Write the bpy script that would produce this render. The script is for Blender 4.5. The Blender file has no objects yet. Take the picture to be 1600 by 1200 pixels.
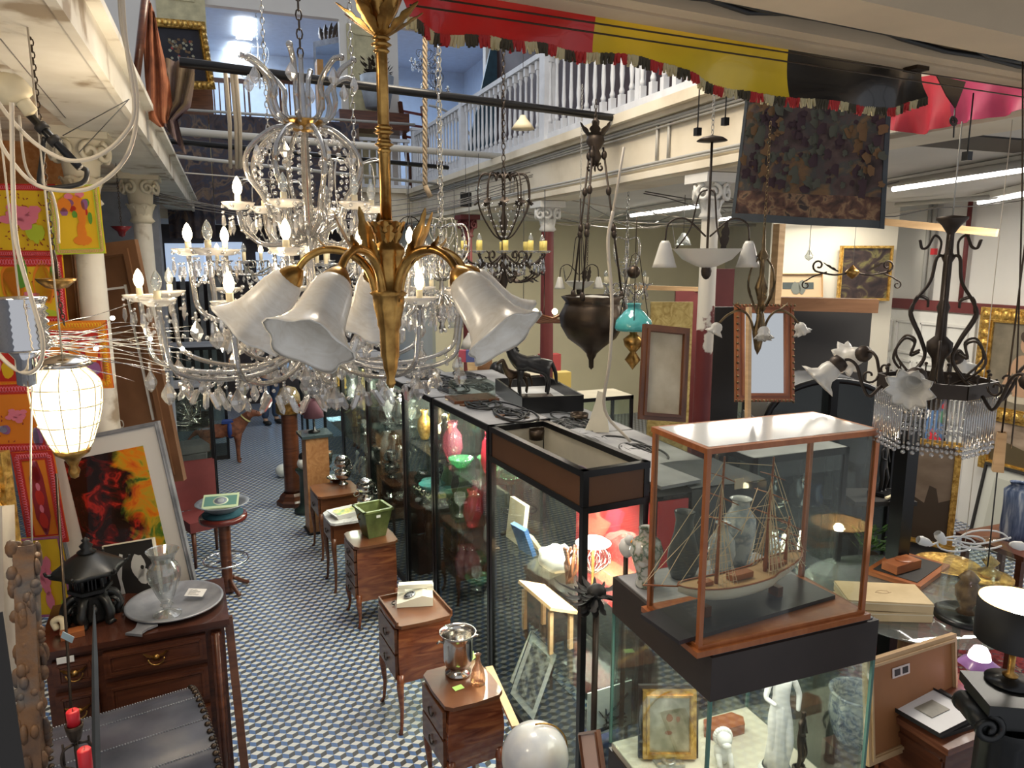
import bpy, math, random
from mathutils import Vector, Matrix, Euler
C = bpy.context.scene.collection
random.seed(7)
PI = math.pi
# ------------------------------------------------------------------ camera, world, light
F, H, PITCH, YAW = 1150.0, 3.0, math.atan(200/1150), math.asin(450/1251.0)
cp, sp, cy_, sy_ = math.cos(PITCH), math.sin(PITCH), math.cos(YAW), math.sin(YAW)
cam_d = bpy.data.cameras.new('camera'); cam = bpy.data.objects.new('camera', cam_d); C.objects.link(cam)
cam.location = (0, 0, H); cam.rotation_euler = (PI/2 - PITCH, 0, -YAW)
cam_d.sensor_width = 36; cam_d.lens = F/1600*36; cam_d.clip_start = .05; cam_d.clip_end = 100
bpy.context.scene.camera = cam
vs = bpy.context.scene.view_settings
vs.view_transform = 'Standard'; vs.look = 'None'; vs.gamma = 1; vs.use_curve_mapping = False; vs.exposure = 0.25
w = bpy.data.worlds.new('world'); bpy.context.scene.world = w; w.use_nodes = True
w.node_tree.nodes['Background'].inputs[0].default_value = (.93, .95, 1, 1)
w.node_tree.nodes['Background'].inputs[1].default_value = 0.5
def area(name, loc, sx, sy, power, col=(1, .93, .82), rot=(0, 0, 0)):
    d = bpy.data.lights.new(name, 'AREA'); d.shape = 'RECTANGLE'; d.size = sx; d.size_y = sy; d.energy = power; d.color = col
    o = bpy.data.objects.new(name, d); C.objects.link(o); o.location = loc; o.rotation_euler = rot; return o
def point(name, loc, power, col=(1, .85, .65), r=.03):
    d = bpy.data.lights.new(name, 'POINT'); d.energy = power; d.color = col; d.shadow_soft_size = r
    o = bpy.data.objects.new(name, d); C.objects.link(o); o.location = loc; return o
area('tube_light_near', (5.6, 3.6, 3.47), 2.6, .12, 75, (1, .93, .82))
area('tube_light_mid', (5.4, 6.2, 3.47), 2.4, .12, 50, (1, .93, .80))
area('tube_light_far', (4.6, 9.0, 3.47), 2.4, .12, 60, (1, .92, .76))
area('tube_light_back', (1.5, 13.5, 3.5), 2.4, .2, 25, (.9, .95, 1))
area('upper_room_light', (1.5, 16, 7.4), 5, 3, 260, (.72, .84, 1))
area('stair_fill', (-1.1, 1.6, 3.62), .5, .5, 20, (1, .84, .62))  # added warm fill for the camera side, no fixture modelled
area('well_fill', (1.4, 4.2, 5.6), 1.2, 1.2, 90, (1, .86, .66))  # added warm fill floating above the well, no lamp hangs here
area('skylight', (1.3, 6.5, 7.6), 2.6, 8, 90, (.86, .92, 1))
# ------------------------------------------------------------------ helpers
def U(px, py, D=None, z=None, X=None, Y=None):
    """world point seen at photo pixel (px,py), at heading distance D, or on the plane z=, X= or Y="""
    r, u = px-800.0, py-600.0
    fw = F*cp - u*sp; zz = -(u*cp + F*sp)
    d = Vector((r*cy_ + fw*sy_, fw*cy_ - r*sy_, zz))
    if D is not None: t = D/fw
    elif z is not None: t = (z-H)/zz
    elif X is not None: t = X/d.x
    else: t = Y/d.y
    return Vector((0, 0, H)) + d*t
def tag(o, label=None, cat=None, group=None, kind=None):
    if label: o['label'] = label
    if cat: o['category'] = cat
    if group: o['group'] = group
    if kind: o['kind'] = kind
    return o
def thing(name, label, cat, loc=(0, 0, 0), rz=0, group=None, rot=None):
    o = bpy.data.objects.new(name, None); C.objects.link(o); o.empty_display_size = .05
    o.location = loc; o.rotation_euler = rot if rot else (0, 0, rz)
    return tag(o, label, cat, group)
def copy_tree(o, parent=None):
    c = o.copy(); C.objects.link(c)
    if parent: c.parent = parent
    for ch in list(o.children): copy_tree(ch, c)
    return c
def dup(o, loc, rz=0, label=None, group=None, rot=None, scale=None):
    c = copy_tree(o); c.location = loc; c.rotation_euler = rot if rot else (0, 0, rz)
    if scale: c.scale = (scale,)*3 if not hasattr(scale, '__len__') else scale
    if label: c['label'] = label
    if group: c['group'] = group
    return c
def frame_of(d):
    d = Vector(d).normalized(); a = Vector((0, 0, 1)) if abs(d.z) < .95 else Vector((1, 0, 0))
    x = d.cross(a).normalized(); y = d.cross(x).normalized(); return x, y, d
class MB:
    def __init__(s): s.v = []; s.f = []; s.mi = []; s.sm = []; s.T = Matrix.Identity(4); s.m = 0
    def add(s, vs_, fs, smooth=True):
        o = len(s.v); T = s.T
        s.v += [tuple(T @ Vector(p)) for p in vs_]
        for f in fs: s.f.append([i+o for i in f]); s.mi.append(s.m); s.sm.append(smooth)
        return s
    def box(s, c, d, R=None, rz=0):
        R = R or Matrix.Rotation(rz, 3, 'Z'); hx, hy, hz = d[0]/2, d[1]/2, d[2]/2
        P = [Vector(c) + R @ Vector((a*hx, b*hy, e*hz)) for a in (-1, 1) for b in (-1, 1) for e in (-1, 1)]
        return s.add(P, [(0, 1, 3, 2), (4, 6, 7, 5), (0, 4, 5, 1), (2, 3, 7, 6), (0, 2, 6, 4), (1, 5, 7, 3)], False)
    def bar(s, p0, p1, w_, h_=None):
        """square bar between two points"""
        p0, p1 = Vector(p0), Vector(p1); x, y, d = frame_of(p1-p0); h_ = h_ or w_
        P = [p + x*a*w_/2 + y*b*h_/2 for p in (p0, p1) for a, b in ((-1, -1), (1, -1), (1, 1), (-1, 1))]
        return s.add(P, [(3, 2, 1, 0), (4, 5, 6, 7)] + [(i, (i+1) % 4, (i+1) % 4+4, i+4) for i in range(4)], False)
    def tube(s, pts, r, n=8, closed=False, caps=True):
        pts = [Vector(p) for p in pts]; N = len(pts); rs = r if hasattr(r, '__len__') else [r]*N
        V = []; prev = None
        for i, p in enumerate(pts):
            d = (pts[(i+1) % N]-pts[i-1]) if closed else (pts[min(i+1, N-1)]-pts[max(i-1, 0)])
            if d.length < 1e-9: d = Vector((0, 0, 1))
            d.normalize()
            if prev is None: x, y, _ = frame_of(d)
            else:
                x = prev - d*prev.dot(d)
                x = x.normalized() if x.length > 1e-6 else frame_of(d)[0]
                y = d.cross(x)
            prev = x
            V += [p + (x*math.cos(2*PI*k/n) + y*math.sin(2*PI*k/n))*rs[i] for k in range(n)]
        Fs = [(i*n+k, i*n+(k+1) % n, ((i+1) % N)*n+(k+1) % n, ((i+1) % N)*n+k) for i in range(N if closed else N-1) for k in range(n)]
        if caps and not closed: Fs += [tuple(range(n-1, -1, -1)), tuple(range((N-1)*n, N*n))]
        return s.add(V, Fs)
    def cyl(s, p0, p1, r0, r1=None, n=12): return s.tube([p0, p1], [r0, r0 if r1 is None else r1], n)
    def lathe(s, prof, n=20, c=(0, 0, 0), axis=None, wob=None, smooth=True):
        """prof: (r,z) pairs; wob(angle,i)->radius factor"""
        c = Vector(c); x, y, d = (Vector((1, 0, 0)), Vector((0, 1, 0)), Vector((0, 0, 1))) if axis is None else frame_of(axis)
        V = []
        for i, (r, z) in enumerate(prof):
            for k in range(n):
                a = 2*PI*k/n; q = r*(wob(a, i) if wob else 1)
                V.append(c + d*z + x*math.cos(a)*q + y*math.sin(a)*q)
        N = len(prof); Fs = [(i*n+k, i*n+(k+1) % n, (i+1)*n+(k+1) % n, (i+1)*n+k) for i in range(N-1) for k in range(n)]
        if prof[0][0] > 1e-4 and prof[0][1] < prof[-1][1]: Fs.append(tuple(range(n-1, -1, -1)))
        return s.add(V, Fs, smooth)
    def ball(s, c, r, n=10, m=7):
        rr = r if hasattr(r, '__len__') else (r, r, r); c = Vector(c)
        V = [c + Vector((0, 0, -rr[2]))]
        for i in range(1, m):
            t = -PI/2 + PI*i/m
            V += [c + Vector((rr[0]*math.cos(t)*math.cos(2*PI*k/n), rr[1]*math.cos(t)*math.sin(2*PI*k/n), rr[2]*math.sin(t))) for k in range(n)]
        V.append(c + Vector((0, 0, rr[2])))
        Fs = [(0, 1+(k+1) % n, 1+k) for k in range(n)]
        Fs += [(1+i*n+k, 1+i*n+(k+1) % n, 1+(i+1)*n+(k+1) % n, 1+(i+1)*n+k) for i in range(m-2) for k in range(n)]
        b = 1+(m-2)*n; Fs += [(b+k, b+(k+1) % n, len(V)-1) for k in range(n)]
        return s.add(V, Fs)
    def prism(s, pts, thick, o=(0, 0, 0), x=(1, 0, 0), y=(0, 0, 1)):
        """flat outline extruded along x cross y"""
        o, x, y = Vector(o), Vector(x).normalized(), Vector(y).normalized(); nn = x.cross(y)*thick; N = len(pts)
        V = [o + x*a + y*b for a, b in pts] + [o + x*a + y*b + nn for a, b in pts]
        return s.add(V, [tuple(range(N-1, -1, -1)), tuple(range(N, 2*N))] + [(i, (i+1) % N, (i+1) % N+N, i+N) for i in range(N)], False)
    def grid(s, fn, nu, nv, smooth=True, thick=0):
        V = [Vector(fn(i/nu, j/nv)) for i in range(nu+1) for j in range(nv+1)]
        Fs = [(i*(nv+1)+j, (i+1)*(nv+1)+j, (i+1)*(nv+1)+j+1, i*(nv+1)+j+1) for i in range(nu) for j in range(nv)]
        s.add(V, Fs, smooth)
        if thick:
            e = (V[nv+1]-V[0]).cross(V[1]-V[0]).normalized()*thick
            s.add([p-e for p in V], [tuple(reversed(f)) for f in Fs], smooth)
        return s
    def quad(s, a, b, c, d): return s.add([a, b, c, d], [(0, 1, 2, 3)], False)
    def build(s, name, mats, parent=None, loc=None, sub=0, disp=None):
        me = bpy.data.meshes.new(name); me.from_pydata(s.v, [], s.f)
        for mm in (mats if isinstance(mats, (list, tuple)) else [mats]): me.materials.append(mm)
        me.polygons.foreach_set('material_index', s.mi); me.polygons.foreach_set('use_smooth', s.sm); me.update()
        o = bpy.data.objects.new(name, me); C.objects.link(o)
        if parent: o.parent = parent
        if loc is not None: o.location = loc
        if sub: md = o.modifiers.new('sub', 'SUBSURF'); md.levels = md.render_levels = sub
        if disp:
            tx = bpy.data.textures.new(name, 'CLOUDS'); tx.noise_scale = disp[0]
            md = o.modifiers.new('relief', 'DISPLACE'); md.texture = tx; md.strength = disp[1]; md.mid_level = .5
        return o
def arc(c, r, a0, a1, n, x=(1, 0, 0), y=(0, 0, 1)):
    c, x, y = Vector(c), Vector(x), Vector(y)
    return [c + x*r*math.cos(a0+(a1-a0)*i/n) + y*r*math.sin(a0+(a1-a0)*i/n) for i in range(n+1)]
def spl(pts, k=6):
    """Catmull-Rom through points"""
    P = [Vector(p) for p in pts]; P = [2*P[0]-P[1]] + P + [2*P[-1]-P[-2]]; out = []
    for i in range(1, len(P)-2):
        a, b, c, d = P[i-1:i+3]
        for j in range(k):
            t = j/k; out.append(.5*((2*b) + (c-a)*t + (2*a-5*b+4*c-d)*t*t + (3*b-a-3*c+d)*t**3))
    out.append(P[-2]); return out
def spiral(c, r0, r1, a0, turns, n, x, y):
    c, x, y = Vector(c), Vector(x), Vector(y)
    return [c + (x*math.cos(a0+turns*2*PI*i/n) + y*math.sin(a0+turns*2*PI*i/n))*(r0+(r1-r0)*i/n) for i in range(n+1)]
# ------------------------------------------------------------------ materials
def nt(name):
    m = bpy.data.materials.new(name); m.use_nodes = True; return m, m.node_tree.nodes, m.node_tree.links
def setp(b, col=None, rough=None, metal=None, emit=None, es=None, **k):
    if col is not None: b.inputs['Base Color'].default_value = (*col, 1)
    if rough is not None: b.inputs['Roughness'].default_value = rough
    if metal is not None: b.inputs['Metallic'].default_value = metal
    if emit is not None: b.inputs['Emission Color'].default_value = (*emit, 1); b.inputs['Emission Strength'].default_value = es or 1
    for a, v in k.items(): b.inputs[a.replace('_', ' ')].default_value = v
def ramp_mat(name, stops, scale=6, rough=.6, metal=0, detail=5, kind='noise', stretch=(1, 1, 1), bump=0, bscale=None, coat=0, distort=0, spec=.5):
    """noise / wave / voronoi driven colour ramp in object space, optional bump"""
    m, N, L = nt(name); b = N['Principled BSDF']; setp(b, None, rough, metal, Coat_Weight=coat, Specular_IOR_Level=spec)
    tc = N.new('ShaderNodeTexCoord'); mp = N.new('ShaderNodeMapping'); mp.inputs['Scale'].default_value = stretch
    L.new(tc.outputs['Object'], mp.inputs[0])
    if kind == 'wave':
        t = N.new('ShaderNodeTexWave'); t.inputs['Distortion'].default_value = distort or 6; t.inputs['Detail'].default_value = 4; out = t.outputs['Fac']
    elif kind == 'voronoi': t = N.new('ShaderNodeTexVoronoi'); out = t.outputs['Color']
    elif kind == 'cells': t = N.new('ShaderNodeTexVoronoi'); out = t.outputs['Distance']
    else: t = N.new('ShaderNodeTexNoise'); t.inputs['Detail'].default_value = detail; t.inputs['Distortion'].default_value = distort; out = t.outputs['Fac']
    t.inputs['Scale'].default_value = scale; L.new(mp.outputs[0], t.inputs['Vector'])
    r = N.new('ShaderNodeValToRGB'); L.new(out, r.inputs[0]); L.new(r.outputs[0], b.inputs['Base Color'])
    el = r.color_ramp.elements
    while len(el) < len(stops): el.new(.5)
    for e, (p, c) in zip(el, stops): e.position = p; e.color = (*c, 1)
    if bump:
        t2 = t
        if bscale: t2 = N.new('ShaderNodeTexNoise'); t2.inputs['Scale'].default_value = bscale; t2.inputs['Detail'].default_value = 4; L.new(mp.outputs[0], t2.inputs['Vector'])
        bp = N.new('ShaderNodeBump'); bp.inputs['Strength'].default_value = bump; bp.inputs['Distance'].default_value = .01
        L.new(t2.outputs[0], bp.inputs['Height']); L.new(bp.outputs[0], b.inputs['Normal'])
    return m
def var(name, c, rough=.5, metal=0, amt=.25, scale=8, **k):
    """one colour with soft wear variation"""
    d = tuple(max(0, x*(1-amt)) for x in c); l = tuple(min(1, x*(1+amt*.6)) for x in c)
    return ramp_mat(name, [(.3, d), (.7, l)], scale, rough, metal, **k)
def flat(name, c, rough=.5, metal=0, **k):
    m, N, L = nt(name); setp(N['Principled BSDF'], c, rough, metal, **k); return m
def emis(name, c, s):
    m, N, L = nt(name); setp(N['Principled BSDF'], c, .5, 0, c, s); return m
def thin_glass(name, tint=(.93, .97, .95), gloss=.10, rough=.02, haze=0, hz=(.9, .92, .9), fres=.45):
    """pane: see-through sheet with a Fresnel sheen and a little dust"""
    m, N, L = nt(name); N.remove(N['Principled BSDF']); out = N['Material Output']
    tr = N.new('ShaderNodeBsdfTransparent'); tr.inputs[0].default_value = (*tint, 1)
    gl = N.new('ShaderNodeBsdfGlossy'); gl.inputs['Roughness'].default_value = rough
    lw = N.new('ShaderNodeLayerWeight'); lw.inputs[0].default_value = .25
    ma = N.new('ShaderNodeMath'); ma.operation = 'MULTIPLY_ADD'; ma.inputs[1].default_value = fres; ma.inputs[2].default_value = gloss; L.new(lw.outputs['Fresnel'], ma.inputs[0])
    mx = N.new('ShaderNodeMixShader'); L.new(ma.outputs[0], mx.inputs[0]); L.new(tr.outputs[0], mx.inputs[1]); L.new(gl.outputs[0], mx.inputs[2]); last = mx
    if haze:
        df = N.new('ShaderNodeBsdfDiffuse'); df.inputs[0].default_value = (*hz, 1)
        m2 = N.new('ShaderNodeMixShader'); m2.inputs[0].default_value = haze; L.new(mx.outputs[0], m2.inputs[1]); L.new(df.outputs[0], m2.inputs[2]); last = m2
    L.new(last.outputs[0], out.inputs[0]); return m
def wood(name, dark, light, scale=3, rough=.35, stretch=(1, 1, 8), coat=.2):
    return ramp_mat(name, [(.25, dark), (.55, tuple((a+b)/2 for a, b in zip(dark, light))), (.8, light)], scale, rough, 0, 6, stretch=stretch, bump=.05, coat=coat, distort=1)
M = {}
M['black'] = flat('black_metal', (.012, .012, .013), .28, .3)
M['black_matte'] = flat('black_matte', (.02, .018, .017), .6)
M['brownblack'] = var('dark_laminate', (.032, .022, .018), .45, amt=.15)
M['wrought'] = var('wrought_iron', (.055, .04, .03), .45, .6)
M['bronze'] = var('dark_bronze', (.07, .05, .035), .35, .8)
M['brass'] = ramp_mat('old_brass', [(.3, (.22, .11, .03)), (.6, (.58, .34, .10)), (.8, (.75, .5, .2))], 25, .28, .95, bump=.15)
M['oldbronze'] = ramp_mat('greenish_old_bronze', [(.3, (.07, .05, .03)), (.7, (.26, .18, .09))], 20, .35, .85, bump=.2)
M['gold'] = ramp_mat('gilt', [(.3, (.30, .15, .03)), (.6, (.72, .46, .12)), (.8, (.85, .62, .25))], 30, .35, .8, bump=.5, bscale=60)
M['silver'] = ramp_mat('silver_plate', [(.3, (.35, .32, .28)), (.7, (.8, .78, .74))], 12, .16, 1)
M['chrome'] = flat('chrome', (.75, .75, .76), .08, 1)
M['pewter'] = ramp_mat('pewter', [(.3, (.16, .17, .19)), (.7, (.36, .37, .40))], 7, .42, .35, bump=.1)
M['mahog'] = wood('mahogany', (.045, .012, .006), (.16, .05, .02))
M['walnut'] = wood('walnut', (.07, .022, .009), (.20, .075, .028))
M['marq'] = ramp_mat('veneer', [(.3, (.10, .022, .009)), (.5, (.18, .05, .018)), (.7, (.27, .09, .032))], 3.5, .25, 0, detail=8, stretch=(1, 1, 6), coat=.4, distort=1.5)
M['cherry'] = wood('cherry_wood', (.22, .06, .018), (.42, .15, .05))
M['orangewood'] = wood('ship_case_wood', (.27, .075, .018), (.42, .14, .04), stretch=(6, 6, 2))
M['pine'] = wood('pine', (.42, .26, .12), (.66, .44, .24), rough=.6, coat=0)
M['oldwood'] = wood('old_brown_board', (.13, .055, .02), (.27, .13, .06), 2, .7, coat=0)
M['cream'] = var('cream_paint', (.62, .57, .45), .6, amt=.15, scale=3)
M['white'] = var('white_paint', (.78, .77, .73), .5, amt=.08, scale=4)
M['whiteold'] = ramp_mat('peeling_white_paint', [(.34, (.30, .24, .17)), (.42, (.62, .59, .52)), (.7, (.74, .72, .66))], 3.5, .6, bump=.3, detail=8)
M['dirtyplaster'] = ramp_mat('dirty_plaster', [(.3, (.50, .43, .32)), (.5, (.70, .63, .50)), (.75, (.78, .72, .60))], 1.6, .75, detail=8, bump=.1)
M['soffit'] = ramp_mat('stained_ceiling_boards', [(.28, (.42, .30, .20)), (.5, (.62, .50, .38)), (.75, (.72, .63, .52))], 1.1, .7, detail=6, distort=1.5, stretch=(1, 3, 1))
M['ceilwhite'] = var('ceiling_white', (.62, .61, .57), .7, amt=.1, scale=1.5)
M['wallcream'] = var('cream_wall', (.66, .62, .52), .7, amt=.08, scale=1.2)
M['wallwhite'] = var('white_wall', (.74, .72, .68), .7, amt=.06, scale=1.2)
M['wallblue'] = var('pale_blue_wall', (.50, .62, .78), .7, amt=.06)
M['wallgrey'] = var('blue_grey_wall', (.20, .22, .27), .7, amt=.2)
M['maroon'] = var('maroon_paint', (.16, .03, .03), .55, amt=.2, scale=4)
M['peelmaroon'] = ramp_mat('peeling_maroon_paint', [(.40, (.14, .025, .025)), (.47, (.18, .03, .03)), (.49, (.72, .70, .66)), (.8, (.8, .78, .74))], 4, .5, detail=7, stretch=(1, 1, .5))
M['darkwall'] = var('dark_wall', (.05, .04, .04), .8)
M['glass'] = thin_glass('vitrine_glass', (.91, .95, .93), .025, .015, .006, fres=.22)
M['glassd'] = thin_glass('dusty_case_glass', (.93, .95, .93), .006, .02, .012, fres=.07)
M['clear'] = thin_glass('clear_glassware', (.88, .92, .92), .25, .08, .10)
M['crystal'] = thin_glass('cut_crystal', (.80, .81, .82), .36, .08, .07, (1, .95, .88))
M['crystalarm'] = thin_glass('glass_arm', (.50, .50, .50), .30, .10, .14, (.45, .42, .38))
M['frost'] = flat('frosted_glass', (.80, .77, .70), .35, 0, Transmission_Weight=.25, Subsurface_Weight=.0)
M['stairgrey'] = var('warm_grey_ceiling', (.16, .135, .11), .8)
M['alab'] = ramp_mat('alabaster_glass', [(.3, (.76, .71, .62)), (.7, (.88, .85, .78))], 18, .25, 0, stretch=(1, 1, 3), distort=2)
M['porc'] = ramp_mat('pale_porcelain', [(.45, (.62, .64, .62)), (.56, (.30, .36, .40)), (.66, (.66, .66, .63))], 14, .15, coat=.6)
M['bulb'] = emis('lit_bulb', (1, .80, .48), 14)
M['bulbw'] = emis('white_lit_bulb', (1, .93, .80), 30)
M['tube'] = emis('fluorescent_tube', (1, .97, .92), 9)
M['candle'] = flat('ivory_candle_sleeve', (.75, .66, .45), .5)
M['rope'] = var('old_rope', (.35, .27, .18), .9)
M['cable'] = flat('grey_cable', (.13, .12, .11), .5)
M['cablew'] = flat('pale_cable', (.55, .49, .40), .5)
M['cableb'] = flat('black_cable', (.015, .015, .015), .45)
M['conduit'] = flat('grey_conduit', (.42, .41, .38), .45)
M['paper'] = flat('white_paper', (.78, .77, .74), .6)
M['mirror'] = flat('mirror_glass', (.8, .83, .84), .03, 1)
M['red'] = flat('red_wax', (.65, .02, .03), .35)
M['graycase'] = ramp_mat('dusty_grey_top', [(.35, (.22, .22, .23)), (.7, (.40, .40, .41))], 3, .5, detail=7)
M['greycloth'] = var('grey_cloth', (.06, .065, .07), .8)
M['leather'] = ramp_mat('blue_grey_leather', [(.3, (.035, .04, .055)), (.55, (.09, .095, .12)), (.8, (.18, .175, .18))], 4, .28, detail=7, bump=.2)
# floor of tumbling-block cement tiles
def floor_mat():
    m, N, L = nt('tumbling_block_tiles'); b = N['Principled BSDF']; setp(b, None, .32, 0)
    tc = N.new('ShaderNodeTexCoord'); sx = N.new('ShaderNodeSeparateXYZ'); mp = N.new('ShaderNodeMapping'); mp.inputs['Rotation'].default_value = (0, 0, math.radians(0))
    L.new(tc.outputs['Object'], mp.inputs[0]); L.new(mp.outputs[0], sx.inputs[0])
    def mth(op, a, b_=0.0, c=0.0):
        n = N.new('ShaderNodeMath'); n.operation = op
        for i, q in enumerate((a, b_, c)):
            if hasattr(q, 'links'): L.new(q, n.inputs[i])
            else: n.inputs[i].default_value = q
        return n.outputs[0]
    s = .042; hgt = s*math.sqrt(3)/2      # triangle side, height
    X, Y = sx.outputs[0], sx.outputs[1]
    # three lattice families with normals at 90, 210, 330 degrees -> one set of edges horizontal turned by 30
    cs = []
    for deg in (0, 120, 240):
        a = math.radians(deg)
        cs.append(mth('ADD', mth('MULTIPLY', X, math.cos(a)/hgt), mth('MULTIPLY', Y, math.sin(a)/hgt)))
    fl = [mth('FLOOR', mth('ADD', c, 1000.0)) for c in cs]
    sm = mth('SUBTRACT', mth('ADD', mth('ADD', fl[0], fl[1]), fl[2]), 2998.0)     # 1 for up, 0 for down
    c = mth('FLOORED_MODULO', mth('SUBTRACT', fl[0], fl[1]), 3.0)
    cd = mth('FLOORED_MODULO', mth('SUBTRACT', 3.0, c), 3.0)
    idx = mth('ADD', mth('MULTIPLY', c, sm), mth('MULTIPLY', cd, mth('SUBTRACT', 1.0, sm)))
    r = N.new('ShaderNodeValToRGB'); r.color_ramp.interpolation = 'CONSTANT'; L.new(mth('DIVIDE', mth('ADD', idx, .5), 3.0), r.inputs[0])
    e = r.color_ramp.elements; e.new(.5)
    for q, (p, col) in zip(e, ((0, (.05, .047, .045)), (.334, (.07, .135, .30)), (.667, (.60, .59, .56)))): q.position = p; q.color = (*col, 1)
    nz = N.new('ShaderNodeTexNoise'); nz.inputs['Scale'].default_value = 3; nz.inputs['Detail'].default_value = 6; L.new(tc.outputs['Object'], nz.inputs['Vector'])
    mx = N.new('ShaderNodeMix'); mx.data_type = 'RGBA'; mx.inputs[7].default_value = (.22, .22, .22, 1)
    L.new(mth('MULTIPLY', nz.outputs[0], .18), mx.inputs[0]); L.new(r.outputs[0], mx.inputs[6]); L.new(mx.outputs[2], b.inputs['Base Color'])
    return m
M['floor'] = floor_mat()
def struct(name, mb, mat, label=None): return tag(mb.build(name, mat), label, None, None, 'structure')
def bx(x0, x1, y0, y1, z0, z1): return MB().box(((x0+x1)/2, (y0+y1)/2, (z0+z1)/2), (x1-x0, y1-y0, z1-z0))
# ------------------------------------------------------------------ room shell
struct('floor', bx(-3.2, 9.6, -.5, 16.2, -.2, 0), M['floor'])
struct('wall_left', bx(-2.9, -2.7, -.5, 16, 0, 3.7), M['wallgrey'])
struct('ceiling_left', bx(-2.9, -.392, .4, 12.4, 3.715, 3.78), M['darkwall'])
m = MB()
for k in range(26): m.box((-1.76, .6+k*.46, 3.70), (2.26, .435, .028))
struct('ceiling_left_boards', m, M['soffit'])
m = MB()
m.box((-.53, 6.4, 3.685), (.28, 12.0, .05)); m.box((-.375, 6.4, 3.73), (.03, 12, .17)); m.box((-.34, 6.4, 3.81), (.05, 12, .03)); m.box((-.70, 6.4, 3.685), (.05, 12, .03))
struct('trim_1', m, M['whiteold'])
# right gallery: slab, fascia with cornice and boards
struct('ceiling_right', bx(3.0, 9.6, 1.2, 12.4, 3.60, 4.02), M['ceilwhite'])
m = MB()
m.box((2.985, 6.9, 3.81), (.05, 11, .50)); m.box((2.93, 6.9, 4.03), (.16, 11, .07)); m.box((2.95, 6.9, 3.98), (.10, 11, .04)); m.box((2.96, 6.9, 3.585), (.10, 11, .05)); m.box((3.1, 6.9, 3.57), (.30, 11, .06))
struct('trim_2', m, M['dirtyplaster'])
m = MB()
for dz, r in ((3.945, .012), (3.92, .010), (3.66, .011), (3.64, .009), (3.90, .008)):
    m.tube([(2.945-r, 1.6+k*.9, dz+random.uniform(-.006, .006)) for k in range(13)], r, 6)
for yy in (4.6, 4.75, 7.6, 7.7): m.cyl((2.945, yy, 3.65), (2.945, yy, 3.93), .011)
tag(m.build('cable_run', M['conduit']), 'grey conduits clipped along the plaster face of the gallery edge', 'conduit')
struct('wall_right', bx(7.7, 7.9, 1, 7.05, 0, 3.6), M['wallwhite'])
struct('wall_right_band', bx(7.66, 7.7, 1, 7.02, 2.37, 2.49), M['maroon'])
struct('wall_back_right', bx(3.3, 9.4, 12.2, 12.4, 0, 3.6), var('yellow_cream_wall', (.74, .67, .46), .7, amt=.08, scale=1.2))
struct('wall_recess', bx(9.2, 9.4, 6.9, 12.4, 0, 3.6), M['wallcream'])
struct('wall_passage', bx(3.3, 3.5, 12.4, 16, 0, 3.6), M['wallcream'])
struct('wall_back', bx(-2.9, 4, 15.8, 16, 0, 3.6), M['darkwall'])
struct('ceiling_back', bx(-2.9, 3.6, 12.4, 16, 3.60, 4.02), M['ceilwhite'])
m = bx(-2.9, 3.0, 12.3, 12.4, 3.55, 4.08); m.box((.2, 12.28, 4.05), (6, .1, .07))
struct('trim_3', m, M['dirtyplaster'])
# upper storey
struct('wall_upper_right', bx(4.7, 4.85, 1.5, 13.4, 4.02, 8), var('dark_brown_wall', (.05, .022, .02), .6))
m = MB()
def wall_with_holes(m, y, t, x0, x1, z0, z1, holes):
    xs = sorted(holes); cur = x0
    for hx0, hx1, hz0, hz1 in xs:
        m.box(((cur+hx0)/2, y, (z0+z1)/2), (hx0-cur, t, z1-z0))
        m.box(((hx0+hx1)/2, y, (z0+hz0)/2), (hx1-hx0, t, hz0-z0)); m.box(((hx0+hx1)/2, y, (hz1+z1)/2), (hx1-hx0, t, z1-hz1)); cur = hx1
    m.box(((cur+x1)/2, y, (z0+z1)/2), (x1-cur, t, z1-z0))
YU = 13.4
def ux(px, py=150): return U(px, py, Y=YU).x
def uz(px, py): return U(px, py, Y=YU).z
wall_with_holes(m, YU, .15, -3, 4.8, 4.02, 9, [(ux(300), ux(533), 4.1, uz(440, 22)), (ux(622), ux(757), 4.1, uz(690, 52))])
struct('wall_upper_back', m, M['wallwhite'])
struct('wall_upper_room_back', bx(-3, 6, 19, 19.2, 4, 9), M['wallblue'])
struct('wall_upper_room_left', bx(-3.1, -3, 13.4, 19.2, 4, 9), M['wallblue'])
struct('wall_upper_room_right', bx(6, 6.1, 13.4, 19.2, 4, 9), M['wallblue'])
struct('ceiling_upper_room', bx(-3.1, 6.1, 13.2, 19.2, 7.6, 7.7), M['wallblue'])
struct('floor_upper_room', bx(-3.1, 6.1, 12.4, 19.2, 3.98, 4.04), M['oldwood'])
# near ceiling over the stair: beams and dark recess, turned a little
R0 = U(800, 4, z=3.6); R1 = U(1600, 140, z=3.6); dv = (R1-R0).normalized(); nv = Vector((dv.y, -dv.x, 0))
def strip(a, b, z0, z1, s0=-1.3, s1=2.12):
    q = R0 + dv*((s0+s1)/2) + nv*((a+b)/2); mm = MB(); mm.box((q.x, q.y, (z0+z1)/2), (s1-s0, b-a, z1-z0), rz=math.atan2(dv.y, dv.x)); return mm
m = strip(0, .07, 3.6, 3.8)
for a, b, z0, z1 in ((.07, .09, 3.62, 3.8), (.09, .14, 3.6, 3.8), (.28, .43, 3.58, 3.8)): q = strip(a, b, z0, z1); m.add(q.v, q.f, False)
struct('trim_4', m, var('tan_beam_paint', (.66, .52, .35), .6, amt=.12, scale=3))
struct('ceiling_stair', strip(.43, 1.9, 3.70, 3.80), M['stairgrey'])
struct('ceiling_stair_recess', strip(.14, .29, 3.72, 3.8), M['stairgrey'])
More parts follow.
